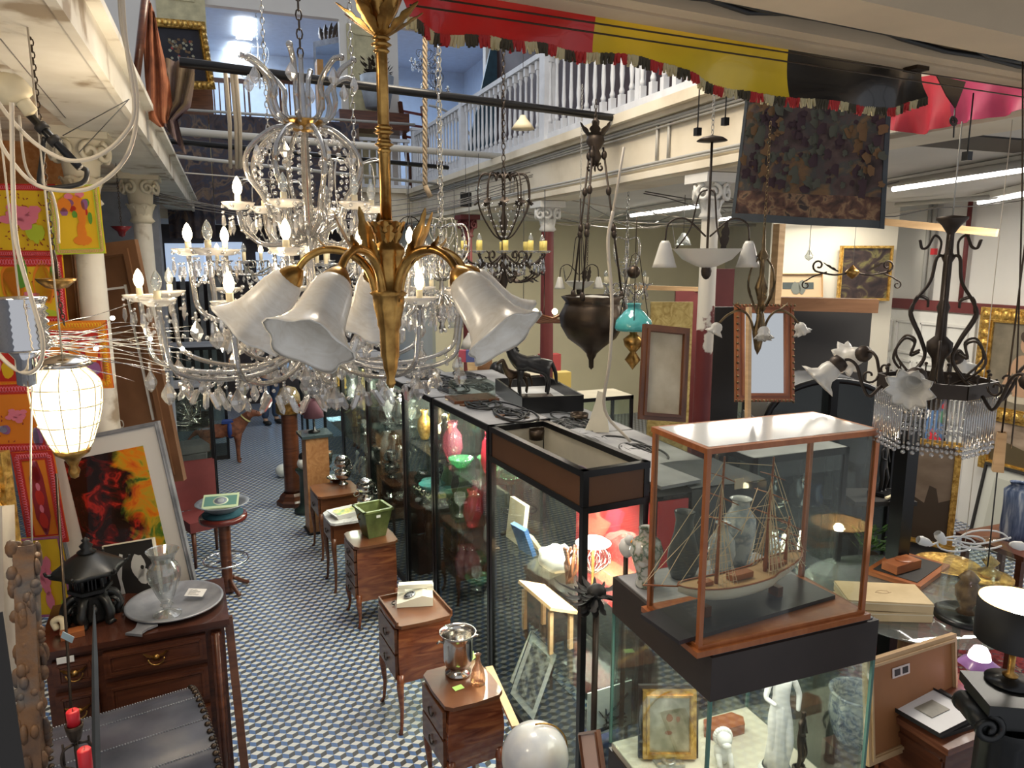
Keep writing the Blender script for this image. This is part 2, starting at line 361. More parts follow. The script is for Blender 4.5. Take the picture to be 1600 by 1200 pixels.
for k in range(7):
    m = MB(); a = .155+.017*k
    m.tube([R0 + dv*(.2+.2*j) + nv*(a+random.uniform(-.01, .01)) + Vector((0, 0, .035+random.uniform(-.02, .02))) for j in range(10)], .008, 6)
    tag(m.build('ceiling_cable', M['cableb']), 'black cable in the loose bundle tucked between the near ceiling beams', 'cable', 'black cables between the near ceiling beams')
# roof bars over the well that carry the chains
m = MB()
for yy in (1.4, 3.0, 4.6, 6.6, 9.0): m.bar((-.6, yy, 6.4), (4.7, yy, 6.4), .06)
struct('trim_5', m, M['black'])
# ================================================================== display cases of the centre row
def vitrine(label, loc, rz, w_, d_, h_, shelves=(), header=0, top='graycase', post=.035, base=.06, group=None, z0=0, rim=True):
    """w_ along local y (the long side), d_ along local x; near-left corner at the origin"""
    t = thing('display_case', label, 'display case', loc, rz, group)
    for x in (post/2, d_-post/2):
        for y in (post/2, w_-post/2):
            MB().box((x, y, h_/2), (post, post, h_)).build('post', M['black'], t)
    m = MB(); m.box((d_/2, w_/2, base/2), (d_-.002, w_-.002, base)); m.build('plinth', M['black_matte'], t)
    if not header:
        m = MB()
        for x in (post/2, d_-post/2): m.box((x, w_/2, h_-.022), (post*1.1, w_, .044))
        for y in (post/2, w_-post/2): m.box((d_/2, y, h_-.022), (d_-2*post, post*1.1, .044))
        m.build('top_rail', M['black'], t)
        MB().box((d_/2, w_/2, h_-.006), (d_-.02, w_-.02, .014)).build('top_panel', M[top], t)
    else:
        m = MB()
        for z in (h_-.018, h_-header+.018):
            for x in (post/2, d_-post/2): m.box((x, w_/2, z), (post*1.15, w_+.004, .036))
            for y in (post/2, w_-post/2): m.box((d_/2, y, z), (d_+.004, post*1.15, .036))
        m.build('top_rail', M['black'], t)
        m = MB()
        for x in (.012, d_-.012): m.box((x, w_/2, h_-header/2), (.012, w_-.05, header-.06))
        for y in (.012, w_-.012): m.box((d_/2, y, h_-header/2), (d_-.05, .012, header-.06))
        m.build('header_panel', M['header'], t)
        m = MB()
        for x in (.026, d_-.026): m.box((x, w_/2, h_-header/2), (.008, w_-.06, header-.03))
        for y in (.026, w_-.026): m.box((d_/2, y, h_-header/2), (d_-.06, .008, header-.03))
        m.build('header_lining', M['cream'], t)
        MB().box((d_/2, w_/2, h_-header+.03), (d_-.06, w_-.06, .01)).build('tray_floor', M['greycloth'], t)
    zt = h_-(header or .03)
    for x in (.010, d_-.010):
        MB().box((x, w_/2, (base+zt)/2), (.005, w_-2*post, zt-base-.01)).build('glass_pane', M['glass'], t)
    for y in (.010, w_-.010):
        MB().box((d_/2, y, (base+zt)/2), (d_-2*post, .005, zt-base-.01)).build('glass_pane', M['glass'], t)
    for z in shelves:
        MB().box((d_/2, w_/2, z), (d_-.05, w_-.04, .008)).build('glass_shelf', M['glass'], t)
    return t
M['header'] = var('brown_header_board', (.13, .055, .022), .5, amt=.15, scale=2)
RA = math.radians(5.56)
A0 = Vector((1.67, 3.30, 0)); ax = Vector((math.cos(RA), math.sin(RA), 0)); ay = Vector((-math.sin(RA), math.cos(RA), 0))
def AL(y, x=0, z=0): return A0 + ay*y + ax*x + Vector((0, 0, z))
vitrine('black glass display case with brown header boards and open wired top, nearest the ship model', AL(0), RA, 1.165, .425, 1.9, (.62, 1.12), header=.235)
specs = [(1.18, 1.05, 'tall black glass case holding coloured glassware, next beyond the one with brown header boards'),
         (2.25, .70, 'tall black glass case holding small figurines, behind the glassware case'),
         (2.97, 1.16, 'tall black glass case full of silver and crystal beside the green planter'),
         (4.15, 1.08, 'tall black glass case of glassware behind the silver bowls'),
         (5.25, 1.0, 'farthest black glass case of the centre row, beside the burl pedestal')]
for y, l, lab in specs: vitrine(lab, AL(y), RA, l, .47, 1.9, (.5, .95, 1.4))
# row behind, backing on to the first
vitrine('low-topped black display case with grey cloth end and red backdrop behind the ship model', (2.13, 3.31, 0), 0, 1.45, .70, 1.70, (.6, 1.2))
vitrine('grey-topped black case strewn with cables, behind the case with coloured glassware', (2.08, 4.77, 0), 0, 1.6, .75, 1.70, (.6, 1.2))
vitrine('grey-topped black case strewn with cables, farther one beside the horse sculpture', (1.98, 6.38, 0), 0, 1.6, .85, 1.70, (.6, 1.2))
redm = flat('red_board', (.58, .025, .03), .35)
tag(MB().box((2.22, 3.295, 1.36), (.19, .012, .64)).build('backdrop_board', redm), 'bright red board on the case end behind the grey vase', 'board')
tag(MB().box((2.118, 3.80, 1.25), (.010, .95, .80)).build('backdrop_board', redm), 'long bright red board behind the glowing disc lamp', 'board')
m = MB(); m.grid(lambda a, b: (2.33+.50*a, 3.285-.02*math.sin(a*9)-.012*math.sin(b*5), 1.73-.8*b), 14, 10, thick=.008); m.grid(lambda a, b: (2.33+.50*a, 3.28+.5*b, 1.735+.004*math.sin(a*7+b*5)), 10, 8, thick=.006)
tag(m.build('dust_cloth', M['greycloth']), 'dark grey cloth draped over the end of the case behind the ship model', 'cloth')
# things lying on the case tops
def coil(c, r, n, mat, label, grp=None, thick=.006, name='cable', el=.7):
    m = MB(); pts = []
    for i in range(n*10):
        a = i*2*PI/10; q = r*(.6+.4*math.sin(i*.37+c[0]*9)); pts.append((c[0]+q*math.cos(a)*el+.02*math.sin(i*.9), c[1]+q*math.sin(a)*1.5+.1*math.sin(i*.13), c[2]+thick+.012*random.random()))
    m.tube(spl(pts, 3), thick, 5)
    return tag(m.build(name, mat), label, 'cable', grp)
for i, (x, y) in enumerate([(1.72, 5.2), (1.70, 5.9), (2.35, 4.9), (2.3, 6.9), (1.62, 6.6), (1.55, 7.4), (2.4, 7.5), (2.5, 4.2), (1.82, 4.75), (1.75, 6.2), (2.15, 5.2), (2.5, 5.1), (1.7, 7.0), (2.3, 4.5)]):
    coil((x, y, 1.90 if x < 1.9 else 1.703), .19, 6, M['cableb'], 'tangled black power cable lying on the grey tops of the display cases', 'black cables tangled on the case tops', .008)
coil((2.30, 3.9, 1.703), .10, 3, M['cablew'], 'grey and white flex coiled on the dusty case top behind the open wired tray', None, .005)
coil(tuple(AL(.45, .25, 1.735)), .08, 4, flat('purple_wire', (.14, .10, .17), .5), 'thin violet wires coiled inside the open tray of the brown-headed case', None, .004)
m = MB(); m.lathe([(.0, 0), (.05, 0), (.052, .06), (.045, .06), (.044, .01)], 16); m.box((0, -.0, .07), (.1, .012, .02)); tag(m.build('lamp_socket', M['bronze'], loc=AL(1.06, .30, 1.80)), 'brown bakelite fitting lying in the open tray of the header case', 'fitting')
for i in range(16):
    x, y = random.uniform(.08, .42), random.uniform(1.25, 3.8); mm = MB()
    k = i % 3; z = 1.9015
    if k == 0: mm.lathe([(0, 0), (.028, 0), (.030, .004), (0, .005)], 14); mt, nm, lb = M['bronze'], 'lid', 'small round brown lid lying on the grey case tops'
    elif k == 1: mm.box((0, 0, .006), (.07, .045, .012), rz=i); mt, nm, lb = M['header'], 'cover_plate', 'small brown rectangular plate lying on the grey case tops'
    else: mm.lathe([(0, 0), (.03, 0), (.03, .006), (0, .007)], 14); mt, nm, lb = M['candle'], 'disc', 'small cream disc lying on the grey case tops'
    tag(mm.build(nm, mt, loc=AL(y, x, z)), lb, nm.replace('_', ' '), lb.split(' lying')[0]+'s on the case tops')
m = MB(); m.box((0, 0, .012), (.36, .26, .02)); tag(m.build('wooden_tray', M['walnut'], loc=AL(2.02, .25, 1.903)), 'flat brown wooden board under the clear acrylic box on the grey case tops', 'board')
t = thing('acrylic_box', 'clear acrylic display cover on a brown board atop the grey cases', 'box', AL(2.02, .25, 1.926))
for q in ((0, .12), (0, -.12)): MB().box((q[0], q[1], .06), (.30, .004, .12)).build('side_panel', M['glass'], t)
for q in (-.15, .15): MB().box((q, 0, .06), (.004, .24, .12)).build('side_panel', M['glass'], t)
MB().box((0, 0, .122), (.304, .244, .004)).build('lid', M['glassd'], t)
# torn pale board and grey board on the near case top
m = MB(); m.prism([(0, 0), (.19, 0), (.18, .12), (.17, .22), (.16, .30), (.12, .31), (.10, .23), (.05, .10)], .012, U(912, 676, z=1.705), (.95, -.3, 0), (0, .15, 1))
tag(m.build('broken_board', M['cream']), 'jagged cream board fragment standing upright on the case top', 'board')
m = MB(); m.lathe([(.0, 0), (.07, 0), (.075, .05), (.07, .05), (.066, .01)], 18); tag(m.build('round_tin', M['bronze'], loc=tuple(U(905, 655, z=1.704))), 'low round brass tin on the case top beside the jagged cream board', 'tin')
m = MB(); m.cyl((0, 0, 0), (0, 0, .09), .018); tag(m.build('pillar_candle', M['candle'], loc=tuple(U(942, 645, z=1.704))), 'ivory candle stub standing on the case top behind the cream fragment', 'candle')
for (c, d, lab) in (((2.40, 4.3, 1.716), (.2, 1.1, .02), 'long grey plank lying along the case top behind the open tray'), ((2.25, 3.50, 1.760), (.28, .4, .018), 'loose grey board at the near end of the case top')):
    tag(MB().box(c, d, rz=.12).build('loose_board', M['graycase']), lab, 'board')
# ================================================================== ship vitrine and ship case
def quadbox(m, x0, x1, y0, y1, z0, z1): return m.box(((x0+x1)/2, (y0+y1)/2, (z0+z1)/2), (x1-x0, y1-y0, z1-z0))
t = thing('display_case', 'low dark-topped glass case under the ship model, holding icon, plaster lion and statue', 'display case', (1.52, 1.98, 0))
quadbox(MB(), 0, .78, 0, .72, 1.43, 1.60).build('top_box', M['brownblack'], t)
quadbox(MB(), .015, .765, .015, .705, 1.600, 1.606).build('top_panel', M['graycase'], t)
quadbox(MB(), 0, .78, 0, .72, .02, .76).build('plinth', M['brownblack'], t)
quadbox(MB(), .01, .77, .01, .71, .76, .79).build('display_floor', M['cream'], t)
for x in (.012, .768): quadbox(MB(), x-.003, x+.003, .012, .708, .79, 1.43).build('glass_pane', M['glass'], t)
for y in (.012, .708): quadbox(MB(), .015, .765, y-.003, y+.003, .79, 1.43).build('glass_pane', M['glass'], t)
for x, y in ((.006, .006), (.774, .006), (.006, .714), (.774, .714)): quadbox(MB(), x-.006, x+.006, y-.006, y+.006, .79, 1.43).build('corner_strip', flat('green_glass_edge', (.10, .22, .18), .15) if 'green_glass_edge' not in bpy.data.materials else bpy.data.materials['green_glass_edge'], t)
SX, SY, SZ = 1.475, 2.0, 1.608
t = thing('ship_case', 'orange-brown wooden framed glass case with white top, enclosing the sailing ship model', 'display case', (SX, SY, SZ))
W_, D_, Hh = .77, .345, .755
m = quadbox(MB(), -.015, W_+.015, -.015, D_+.015, 0, .022); quadbox(m, 0, W_, 0, D_, .022, .035); m.build('base_board', M['orangewood'], t)
for x in (.009, W_-.009):
    for y in (.009, D_-.009): quadbox(MB(), x-.009, x+.009, y-.009, y+.009, .035, Hh-.018).build('corner_post', M['orangewood'], t)
m = MB()
for x in (.010, W_-.010): quadbox(m, x-.014, x+.014, .024, D_-.024, Hh-.020, Hh)
for y in (.010, D_-.010): quadbox(m, -.004, W_+.004, y-.014, y+.014, Hh-.020, Hh)
m.build('top_frame', M['orangewood'], t)
quadbox(MB(), .016, W_-.016, .016, D_-.016, Hh-.006, Hh+.001).build('top_panel', flat('milky_top', (.60, .62, .63), .12, Coat_Weight=.6), t)
for x in (.008, W_-.008): quadbox(MB(), x-.002, x+.002, .018, D_-.018, .035, Hh-.02).build('glass_pane', M['glassd'], t)
for y in (.008, D_-.008): quadbox(MB(), .018, W_-.018, y-.002, y+.002, .035, Hh-.02).build('glass_pane', M['glassd'], t)
# sailing ship model
t = thing('ship_model', 'two-masted wooden sailing ship model with white hull and tan rigging inside the glass case', 'model ship', (SX+.325, SY+.185, SZ+.036), .10); t.scale = (1.32, 1.25, 1.12)
quadbox(MB(), -.30, .30, -.09, .09, 0, .014).build('stand', flat('stand_black', (.03, .03, .035), .3), t)
quadbox(quadbox(MB(), -.15, -.13, -.02, .02, .014, .05), .13, .15, -.02, .02, .014, .05).build('cradle', M['walnut'], t)
def hull(a, b):
    x = -.24+.48*a; k = (1-abs(2*a-1)**2.6); wd = .052*(k**.55); th = PI*b; y = -wd*math.cos(th); z = .115-.065*math.sin(th)*(.35+.65*k) + .030*(2*a-1)**2 + (.014*a if a > .7 else 0)
    return (x, y, z)
MB().grid(hull, 26, 12).build('hull', ramp_mat('hull_paint', [(.45, (.66, .60, .48)), (.55, (.60, .50, .36))], 8, .5), t)
m = MB(); m.grid(lambda a, b: (hull(a, 0)[0], (hull(a, 0)[1])*(1-2*b), hull(a, 0)[2]-.004), 26, 2); m.build('deck', M['pine'], t)
m = MB()
for s in (0, 1): m.tube([hull(i/24, s) for i in range(25)], .003, 5)
m.tube([(-.24, 0, .14), (-.36, 0, .175)], .003, 5); m.build('gunwale', M['cherry'], t)
for i in range(7):
    for s in (-1, 1): pass
quadbox(quadbox(quadbox(MB(), -.05, .03, -.015, .015, .115, .135), .10, .16, -.02, .02, .118, .145), -.16, -.12, -.012, .012, .12, .135).build('deckhouse', M['cherry'], t)
masts = ((-.10, .56), (.09, .53), (.17, .30))
for x, h_ in masts:
    mm = MB().tube([(x, 0, .11), (x+.004, 0, h_*.6), (x+.008, 0, h_)], [.0065, .005, .003], 6).build('mast', M['cherry'], t)
    for f, L_ in ((.5, .085), (.68, .07), (.84, .05)):
        z = .11+(h_-.11)*f; MB().tube([(x+.006, -L_, z), (x+.006, 0, z+.003), (x+.006, L_, z)], [.0012, .0028, .0012], 5).build('yard', M['cherry'], mm)
mats_r = flat('rigging_thread', (.66, .50, .30), .7)
m = MB()
for x, h_ in masts:
    for s in (-1, 1):
        for k in range(6): m.tube([(x-.03+k*.014, s*.046, .125), (x+.004, 0, .11+(h_-.11)*(.55 if k % 2 else .8))], .0011, 4, caps=False)
        for k in range(8):
            z = .14+k*.022; q = .046*(1-k/9); m.tube([(x-.03*(1-k/9), s*q, z), (x+.036*(1-k/9), s*q, z)], .0008, 4, caps=False)
m.build('shrouds', mats_r, t)
m = MB()
for a, b in (((-.36, 0, .175), (-.094, 0, .54)), ((-.36, 0, .175), (-.096, 0, .40)), ((-.24, 0, .14), (-.096, 0, .33)), ((-.30, 0, .155), (-.096, 0, .48)), ((-.094, 0, .54), (.096, 0, .50)), ((-.1, 0, .36), (.094, 0, .36)), ((-.1, 0, .2), (.094, 0, .42)), ((.096, 0, .5), (.178, 0, .29)), ((.096, 0, .4), (.24, 0, .15)), ((.178, 0, .29), (.25, 0, .15)), ((.098, 0, .52), (.25, 0, .15)), ((-.09, .08, .32), (.09, -.08, .34)), ((-.09, -.08, .32), (.1, .06, .4)), ((.09, .085, .32), (.2, .03, .15)), ((.09, -.085, .32), (.2, -.03, .15))):
    m.tube([a, b], .0013, 4, caps=False)
for k in range(9): m.tube([(.07+.008*k, (-1)**k*.03, .13), (.094, 0, .30+.02*k)], .0022, 4, caps=False)
m.build('stays', mats_r, t)
quadbox(MB(), -.05, -.02, -.004, .0, .44, .475).build('pennant', flat('pennant', (.5, .42, .3), .8), t)
# vases behind the ship case on the same top, and on the next case
def vase(label, loc, prof, mat, n=24, grp=None, name='vase', mouth=True):
    m = MB(); m.lathe(prof, n); k = [(max(r-.004, .002), z) for r, z in reversed(prof[len(prof)//2:])] ; m.lathe(k[:1]+k, n)
    return tag(m.build(name, mat, loc=loc), label, 'vase', grp)
M['deco'] = ramp_mat('painted_porcelain', [(.42, (.60, .60, .54)), (.5, (.10, .16, .10)), (.55, (.45, .40, .32)), (.62, (.62, .62, .58))], 16, .15, coat=.6)
vase('flowered green and white porcelain vase outside the left edge of the ship case', (1.60, 2.56, 1.607), [(.04, 0), (.045, .01), (.034, .04), (.055, .10), (.072, .16), (.058, .205), (.033, .225), (.03, .25), (.036, .262)], M['deco'])
vase('dark grey bottle-shaped vase with wide mouth standing behind the ship case', (1.80, 2.58, 1.607), [(.05, 0), (.07, .06), (.066, .12), (.045, .20), (.038, .26), (.046, .30)], var('grey_stoneware', (.075, .085, .09), .4))
vase('pale painted porcelain vase with narrow neck behind the ship rigging', (1.98, 2.55, 1.607), [(.03, 0), (.045, .03), (.062, .10), (.055, .16), (.028, .20), (.028, .225), (.036, .235)], M['porc'])
vase('larger grey-patterned porcelain jar behind the ship rigging, farthest right of the vases', (2.12, 2.61, 1.607), [(.045, 0), (.06, .05), (.075, .15), (.07, .22), (.04, .27), (.04, .30), (.05, .31)], M['porc'])
# inside the low case
def picture(name, label, cat, bl, br, tl, fw=.05, dep=.03, fm='gold', canvas=None, mat_w=0, matm=None, grp=None, backing=True, carved=0, inner=0, glassy=False):
    bl, br, tl = Vector(bl), Vector(br), Vector(tl); x = (br-bl); W = x.length; x.normalize(); y = (tl-bl); y = y - x*y.dot(x); Hq = y.length; y.normalize(); nn = x.cross(y)   # toward the viewer
    R = Matrix((x, y, nn)).transposed().to_4x4(); R.translation = bl
    t = thing(name, label, cat); t.matrix_world = R; tag(t, label, cat, grp)
    m = MB()
    for prof in ((0, 1.0, dep), (.55, .75, dep*1.35)) if not inner else ((0, 1, dep), (.1, .35, dep*1.3), (.7, .95, dep*1.2)):
        a, b, h_ = prof[0]*fw, (prof[0]+prof[1]*(1-prof[0]))*fw, prof[2]
        m.box((W/2, (a+b)/2, h_/2), (W-2*a, b-a, h_)); m.box((W/2, Hq-(a+b)/2, h_/2), (W-2*a, b-a, h_))
        m.box(((a+b)/2, Hq/2, h_/2), (b-a, Hq-2*b, h_)); m.box((W-(a+b)/2, Hq/2, h_/2), (b-a, Hq-2*b, h_))
    if carved:
        n = int(2*(W+Hq)/(fw*.8)); per = 2*(W+Hq-2*fw)
        for i in range(n):
            s = per*i/n; a = W-fw; b = Hq-fw; o = fw/2
            if s < a: p = (o+s, o)
            elif s < a+b: p = (o+a, o+s-a)
            elif s < 2*a+b: p = (o+a-(s-a-b), o+b)
            else: p = (o, o+b-(s-2*a-b))
            m.ball((p[0], p[1], dep*1.1), (fw*.42, fw*.42, dep*.55*(1+.4*math.sin(i*2.3))), 8, 5)
    m.build('picture_frame', M[fm], t)
    if mat_w: MB().box((W/2, Hq/2, dep*.45), (W-2*fw, Hq-2*fw, .004)).build('mount', matm or M['paper'], t)
    if canvas is not None:
        MB().box((W/2, Hq/2, dep*.45+.004), (W-2*fw-2*mat_w, Hq-2*fw-2*mat_w, .004)).build('canvas', canvas, t)
    if glassy: MB().box((W/2, Hq/2, dep*.45+.012), (W-2*fw, Hq-2*fw, .002)).build('glass_pane', M['glassd'], t)
    t['_w'] = W; t['_h'] = Hq; t['_d'] = dep*.45+.0065
    del t['_w']; del t['_h']; del t['_d']
    return t, W, Hq, dep*.45+.0065
def splat(m, cx, cy, rx, ry, z, seed=0, n=14, rough=.25):
    """flat irregular patch of paint on a canvas"""
    rnd = random.Random(seed); P = [(cx+rx*math.cos(2*PI*i/n)*(1-rough*rnd.random()), cy+ry*math.sin(2*PI*i/n)*(1-rough*rnd.random())) for i in range(n)]
    m.prism(P, .0012, (0, 0, z), (1, 0, 0), (0, 1, 0)); return m
ic, W, Hq, zc = picture('icon', 'small religious icon in a gilt frame and dark box inside the low glass case', 'icon', U(1003, 1182, z=.80), U(1086, 1182, z=.80), U(1003, 1182, z=.80)+Vector((0, .05, .30)), .03, .025, 'gold', ramp_mat('silver_icon', [(.35, (.20, .20, .13)), (.6, (.42, .40, .30)), (.8, (.55, .52, .42))], 16, .3, .7, bump=.4))
m = splat(MB(), W*.50, Hq*.60, .016, .02, zc, 1); splat(m, W*.66, Hq*.58, .011, .014, zc, 2); splat(m, W*.48, Hq*.38, .02, .01, zc, 3); m.build('painted_faces', flat('icon_skin', (.20, .09, .05), .5), ic)
MB().box((W/2, Hq/2, -.012), (W+.03, Hq+.03, .02)).build('case_box', M['black_matte'], ic)
# plaster lion head on a block
p = U(1128, 1192, z=.79); t = thing('plaster_lion', 'white plaster seated lion ornament beside the icon in the low glass case', 'figurine', (p.x, p.y, .79), -.3)
m = MB(); m.ball((0, 0, .055), (.040, .035, .055)); m.ball((0, -.012, .125), (.034, .036, .034)); m.ball((0, -.045, .115), (.020, .016, .014)); m.build('body', M['white'], t, disp=(.03, .01))
m = MB()
for k in range(22): a = k*.6; m.ball((.034*math.cos(a), .008, .125+.034*math.sin(a)), (.012, .014, .012), 6, 4)
m.build('mane', M['white'], t)
for s in (-1, 1): MB().tube([(s*.024, -.02, .06), (s*.026, -.04, .03), (s*.026, -.05, .006)], [.014, .012, .014]).build('paw', M['white'], t)
# classical statue, one continuous figure
def skin_figure(label, loc, rz, mat, sc, joints, bones, cat='statue', name='statue', extra=None):
    t = thing(name, label, cat, loc, rz)
    me = bpy.data.meshes.new('figure'); me.from_pydata([tuple(Vector(j[:3])*sc) for j in joints], bones, []); me.materials.append(mat)
    o = bpy.data.objects.new('figure', me); C.objects.link(o); o.parent = t
    md = o.modifiers.new('skin', 'SKIN'); md.use_smooth_shade = True
    for v, j in zip(me.skin_vertices[0].data, joints): v.radius = (j[3]*sc, (j[4] if len(j) > 4 else j[3])*sc)
    me.skin_vertices[0].data[0].use_root = True
    s = o.modifiers.new('sub', 'SUBSURF'); s.levels = s.render_levels = 2
    return t
J = [(0, 0, .95, .13, .10), (0, 0, 1.12, .115, .09), (0, -.01, 1.32, .14, .10), (0, 0, 1.46, .10, .07), (0, -.01, 1.54, .05), (0, -.02, 1.66, .08, .09), (0, -.02, 1.74, .06),
     (-.17, 0, 1.42, .05), (-.24, -.05, 1.18, .04), (-.12, -.16, 1.12, .03), (.17, 0, 1.42, .05), (.26, 0, 1.20, .042), (.22, -.08, .98, .03),
     (-.08, 0, .85, .10), (-.09, -.04, .48, .07), (-.09, 0, .10, .05), (.09, 0, .85, .10), (.12, -.10, .50, .07), (.12, -.02, .10, .05), (-.09, -.1, .06, .04), (.12, -.12, .06, .04)]
B_ = [(0, 1), (1, 2), (2, 3), (3, 4), (4, 5), (5, 6), (3, 7), (7, 8), (8, 9), (3, 10), (10, 11), (11, 12), (0, 13), (13, 14), (14, 15), (0, 16), (16, 17), (17, 18), (15, 19), (18, 20)]
p = U(1212, 1212, z=.79)
t = skin_figure('tall white plaster female statue in draped robe inside the low glass case', (p.x, p.y, .815), -.35, M['white'], .30, J, B_)
m = MB(); m.lathe([(.050, .02), (.044, .10), (.040, .20), (.036, .29), (.026, .32)], 26, wob=lambda a, i: 1+.10*math.sin(a*9+i)); m.build('robe', M['white'], t)
MB().ball((0, -.004, .51), (.030, .030, .028)).build('hair', M['white'], t)
MB().lathe([(.075, -.025), (.075, 0), (.06, .022)], 24).build('base', M['white'], t)
p = U(1250, 1215, z=.79)
t = skin_figure('small dark bronze figurine with raised arm beside the white statue in the low case', (p.x+.03, p.y+.04, .795), .5, M['bronze'], .16, J, B_)
MB().lathe([(.03, -.004), (.03, .008), (.02, .012)], 16).build('base', M['bronze'], t)
p = U(1045, 1195, z=.79); m = MB(); m.box((0, 0, .008), (.11, .09, .016)); m.lathe([(.03, .017), (.032, .022), (.02, .022)], 18); tag(m.build('glass_ashtray', M['clear'], loc=(p.x, p.y, .791)), 'thick square glass ashtray in front of the icon in the low case', 'ashtray')
p = U(1165, 1120, z=.79)
m = MB(); m.prism([(0, 0), (.16, 0), (.19, .05), (.16, .10), (0, .10), (-.03, .05)], .05, (1.98, 2.52, .7915), (1, 0, 0), (0, 1, 0)); o = m.build('octagonal_frame', M['cherry']); tag(o, 'eight-sided reddish wooden frame with a price tag behind the plaster lion', 'frame')
area('low_case_light', (1.9, 2.3, 1.41), .6, .5, 7, (1, .95, .85))
# ================================================================== bedside tables along the aisle
def cabinet(label, loc, rz, w_, d_, h_, leg=.28, mat='marq', top='walnut', bombe=.02, drawers=2, group=None, name='bedside_table', gallery=False, slab=None):
    t = thing(name, label, 'bedside table', loc, rz, group)
    m = MB()
    n = 8
    for i in range(n):
        a, b = i/n, (i+1)/n; za, zb = leg+(h_-leg-.02)*a, leg+(h_-leg-.02)*b
        ea, eb = bombe*math.sin(PI*a), bombe*math.sin(PI*b)
        V = [(sx*(w_/2-.01+e), sy*(d_/2-.01+e), z) for z, e in ((za, ea), (zb, eb)) for sx, sy in ((-1, -1), (1, -1), (1, 1), (-1, 1))]
        m.add(V, [(0, 1, 5, 4), (1, 2, 6, 5), (2, 3, 7, 6), (3, 0, 4, 7)] + ([(3, 2, 1, 0)] if i == 0 else []), False)
    m.build('body', M[mat], t)
    m = MB(); m.prism([(-w_/2-.012, -d_/2+.02), (-w_/2+.02, -d_/2-.012), (0, -d_/2-.022), (w_/2-.02, -d_/2-.012), (w_/2+.012, -d_/2+.02), (w_/2+.022, 0), (w_/2+.012, d_/2-.02), (w_/2-.02, d_/2+.012), (-w_/2+.02, d_/2+.012), (-w_/2-.012, d_/2-.02), (-w_/2-.02, 0)], .022, (0, 0, h_-.022), (1, 0, 0), (0, 1, 0))
    m.build('top', slab or M[top], t)
    if gallery:
        m = MB()
        for q in ((w_/2, 0, .01, d_), (0, d_/2, w_, .01), (-w_/2, 0, .01, d_)): m.box((q[0], q[1], h_+.012), (q[2], q[3], .024))
        m.build('gallery_rail', M[top], t)
    for sx in (-1, 1):
        for sy in (-1, 1):
            x, y = sx*(w_/2-.015), sy*(d_/2-.015)
            MB().tube([(x, y, leg+.06), (x*1.05, y*1.05, leg-.02), (x*.98, y*.98, leg*.45), (x*1.03, y*1.03, .03), (x*1.10, y*1.10, 0)], [.024, .024, .014, .011, .016], 8).build('leg', M[mat], t)
    for k in range(drawers):
        hh = (h_-leg-.05)/drawers; z = leg+.02+hh*(k+.5)
        dr = MB().box((-w_/2-.002-bombe*.6, 0, z), (.02, d_-.05, hh-.015)).build('drawer', M['walnut'], t)
        m = MB(); m.tube(arc((-w_/2-.022-bombe*.6, 0, z), .03, PI, 2*PI, 8, (0, 1, 0), (0, 0, 1)), .004, 6); m.ball((-w_/2-.02-bombe*.6, -.03, z), .007, 6, 4); m.ball((-w_/2-.02-bombe*.6, .03, z), .007, 6, 4); m.build('handle', M['bronze'], dr)
    return t
def topc(px, py, z): return U(px, py, z=z)
p1 = topc(722, 1066, .74); cabinet('curvy marquetry bedside table carrying the silver champagne bucket, nearest of the aisle row', (p1.x, p1.y, 0), RA, .30, .36, .74, .36)
p2 = topc(648, 948, .74); cabinet('marquetry bedside table with gallery rim carrying the ivory telephone', (p2.x, p2.y, 0), RA, .36, .40, .74, .34, gallery=True, bombe=.008)
p3 = topc(579, 838, .70); cabinet('reddish four-drawer bedside table carrying the green tin planter', (p3.x, p3.y, 0), RA, .34, .36, .70, .22, bombe=.004, drawers=4)
p4 = topc(523, 763, .66); cabinet('orange-brown small table with slender legs crowded with silver bowls', (p4.x, p4.y, 0), RA, .40, .42, .66, .42, mat='walnut', bombe=0, drawers=1)
p5 = topc(543, 804, .66); cabinet('small table with grey-white marble top holding a plastic tray', (p5.x, p5.y, 0), RA, .36, .34, .66, .45, mat='walnut', bombe=0, drawers=1, slab=ramp_mat('marble', [(.4, (.42, .42, .42)), (.6, (.66, .66, .64))], 6, .2, distort=2))
# champagne bucket and friends
p = topc(716, 1052, .74); t = thing('champagne_bucket', 'shiny silver champagne bucket with flared rim on the nearest bedside table', 'bucket', (p.x, p.y, .741)); t.scale = (1.2, 1.2, 1.15)
MB().lathe([(.058, 0), (.060, .012), (.040, .022), (.036, .034), (.060, .05), (.068, .08), (.068, .17), (.074, .20), (.085, .215), (.080, .215), (.070, .20), (.064, .17), (.062, .08), (.0, .06)], 32).build('bowl', M['silver'], t)
for s in (-1, 1): MB().tube([(s*.066, 0, .17), (s*.086, 0, .18), (s*.098, 0, .172)], .006, 8).build('handle', M['silver'], t)
p = topc(747, 1068, .74); vase('small amber glass carafe with slender neck on the nearest bedside table', (p.x, p.y, .741), [(.038, 0), (.042, .025), (.032, .08), (.015, .12), (.012, .16), (.02, .17)], thin_glass('amber_glass', (.85, .62, .45), .2, .1, .12, (.7, .45, .3)), name='carafe')
for (px, py, lab) in ((716, 1074, 'lime green sticky note lying at the table edge below the silver bucket'), (736, 1030, 'lime green sticky note stuck upright behind the silver bucket')):
    p = topc(px, py, .745); m = MB(); m.box((0, 0, .0012), (.055, .04, .0016), rz=.2)
    o = m.build('sticky_note', flat('lime_paper', (.50, .80, .22), .6), loc=(p.x, p.y, .742)); tag(o, lab, 'note')
    if 'upright' in lab: o.rotation_euler = (1.2, 0, .4); o.location.z = .76
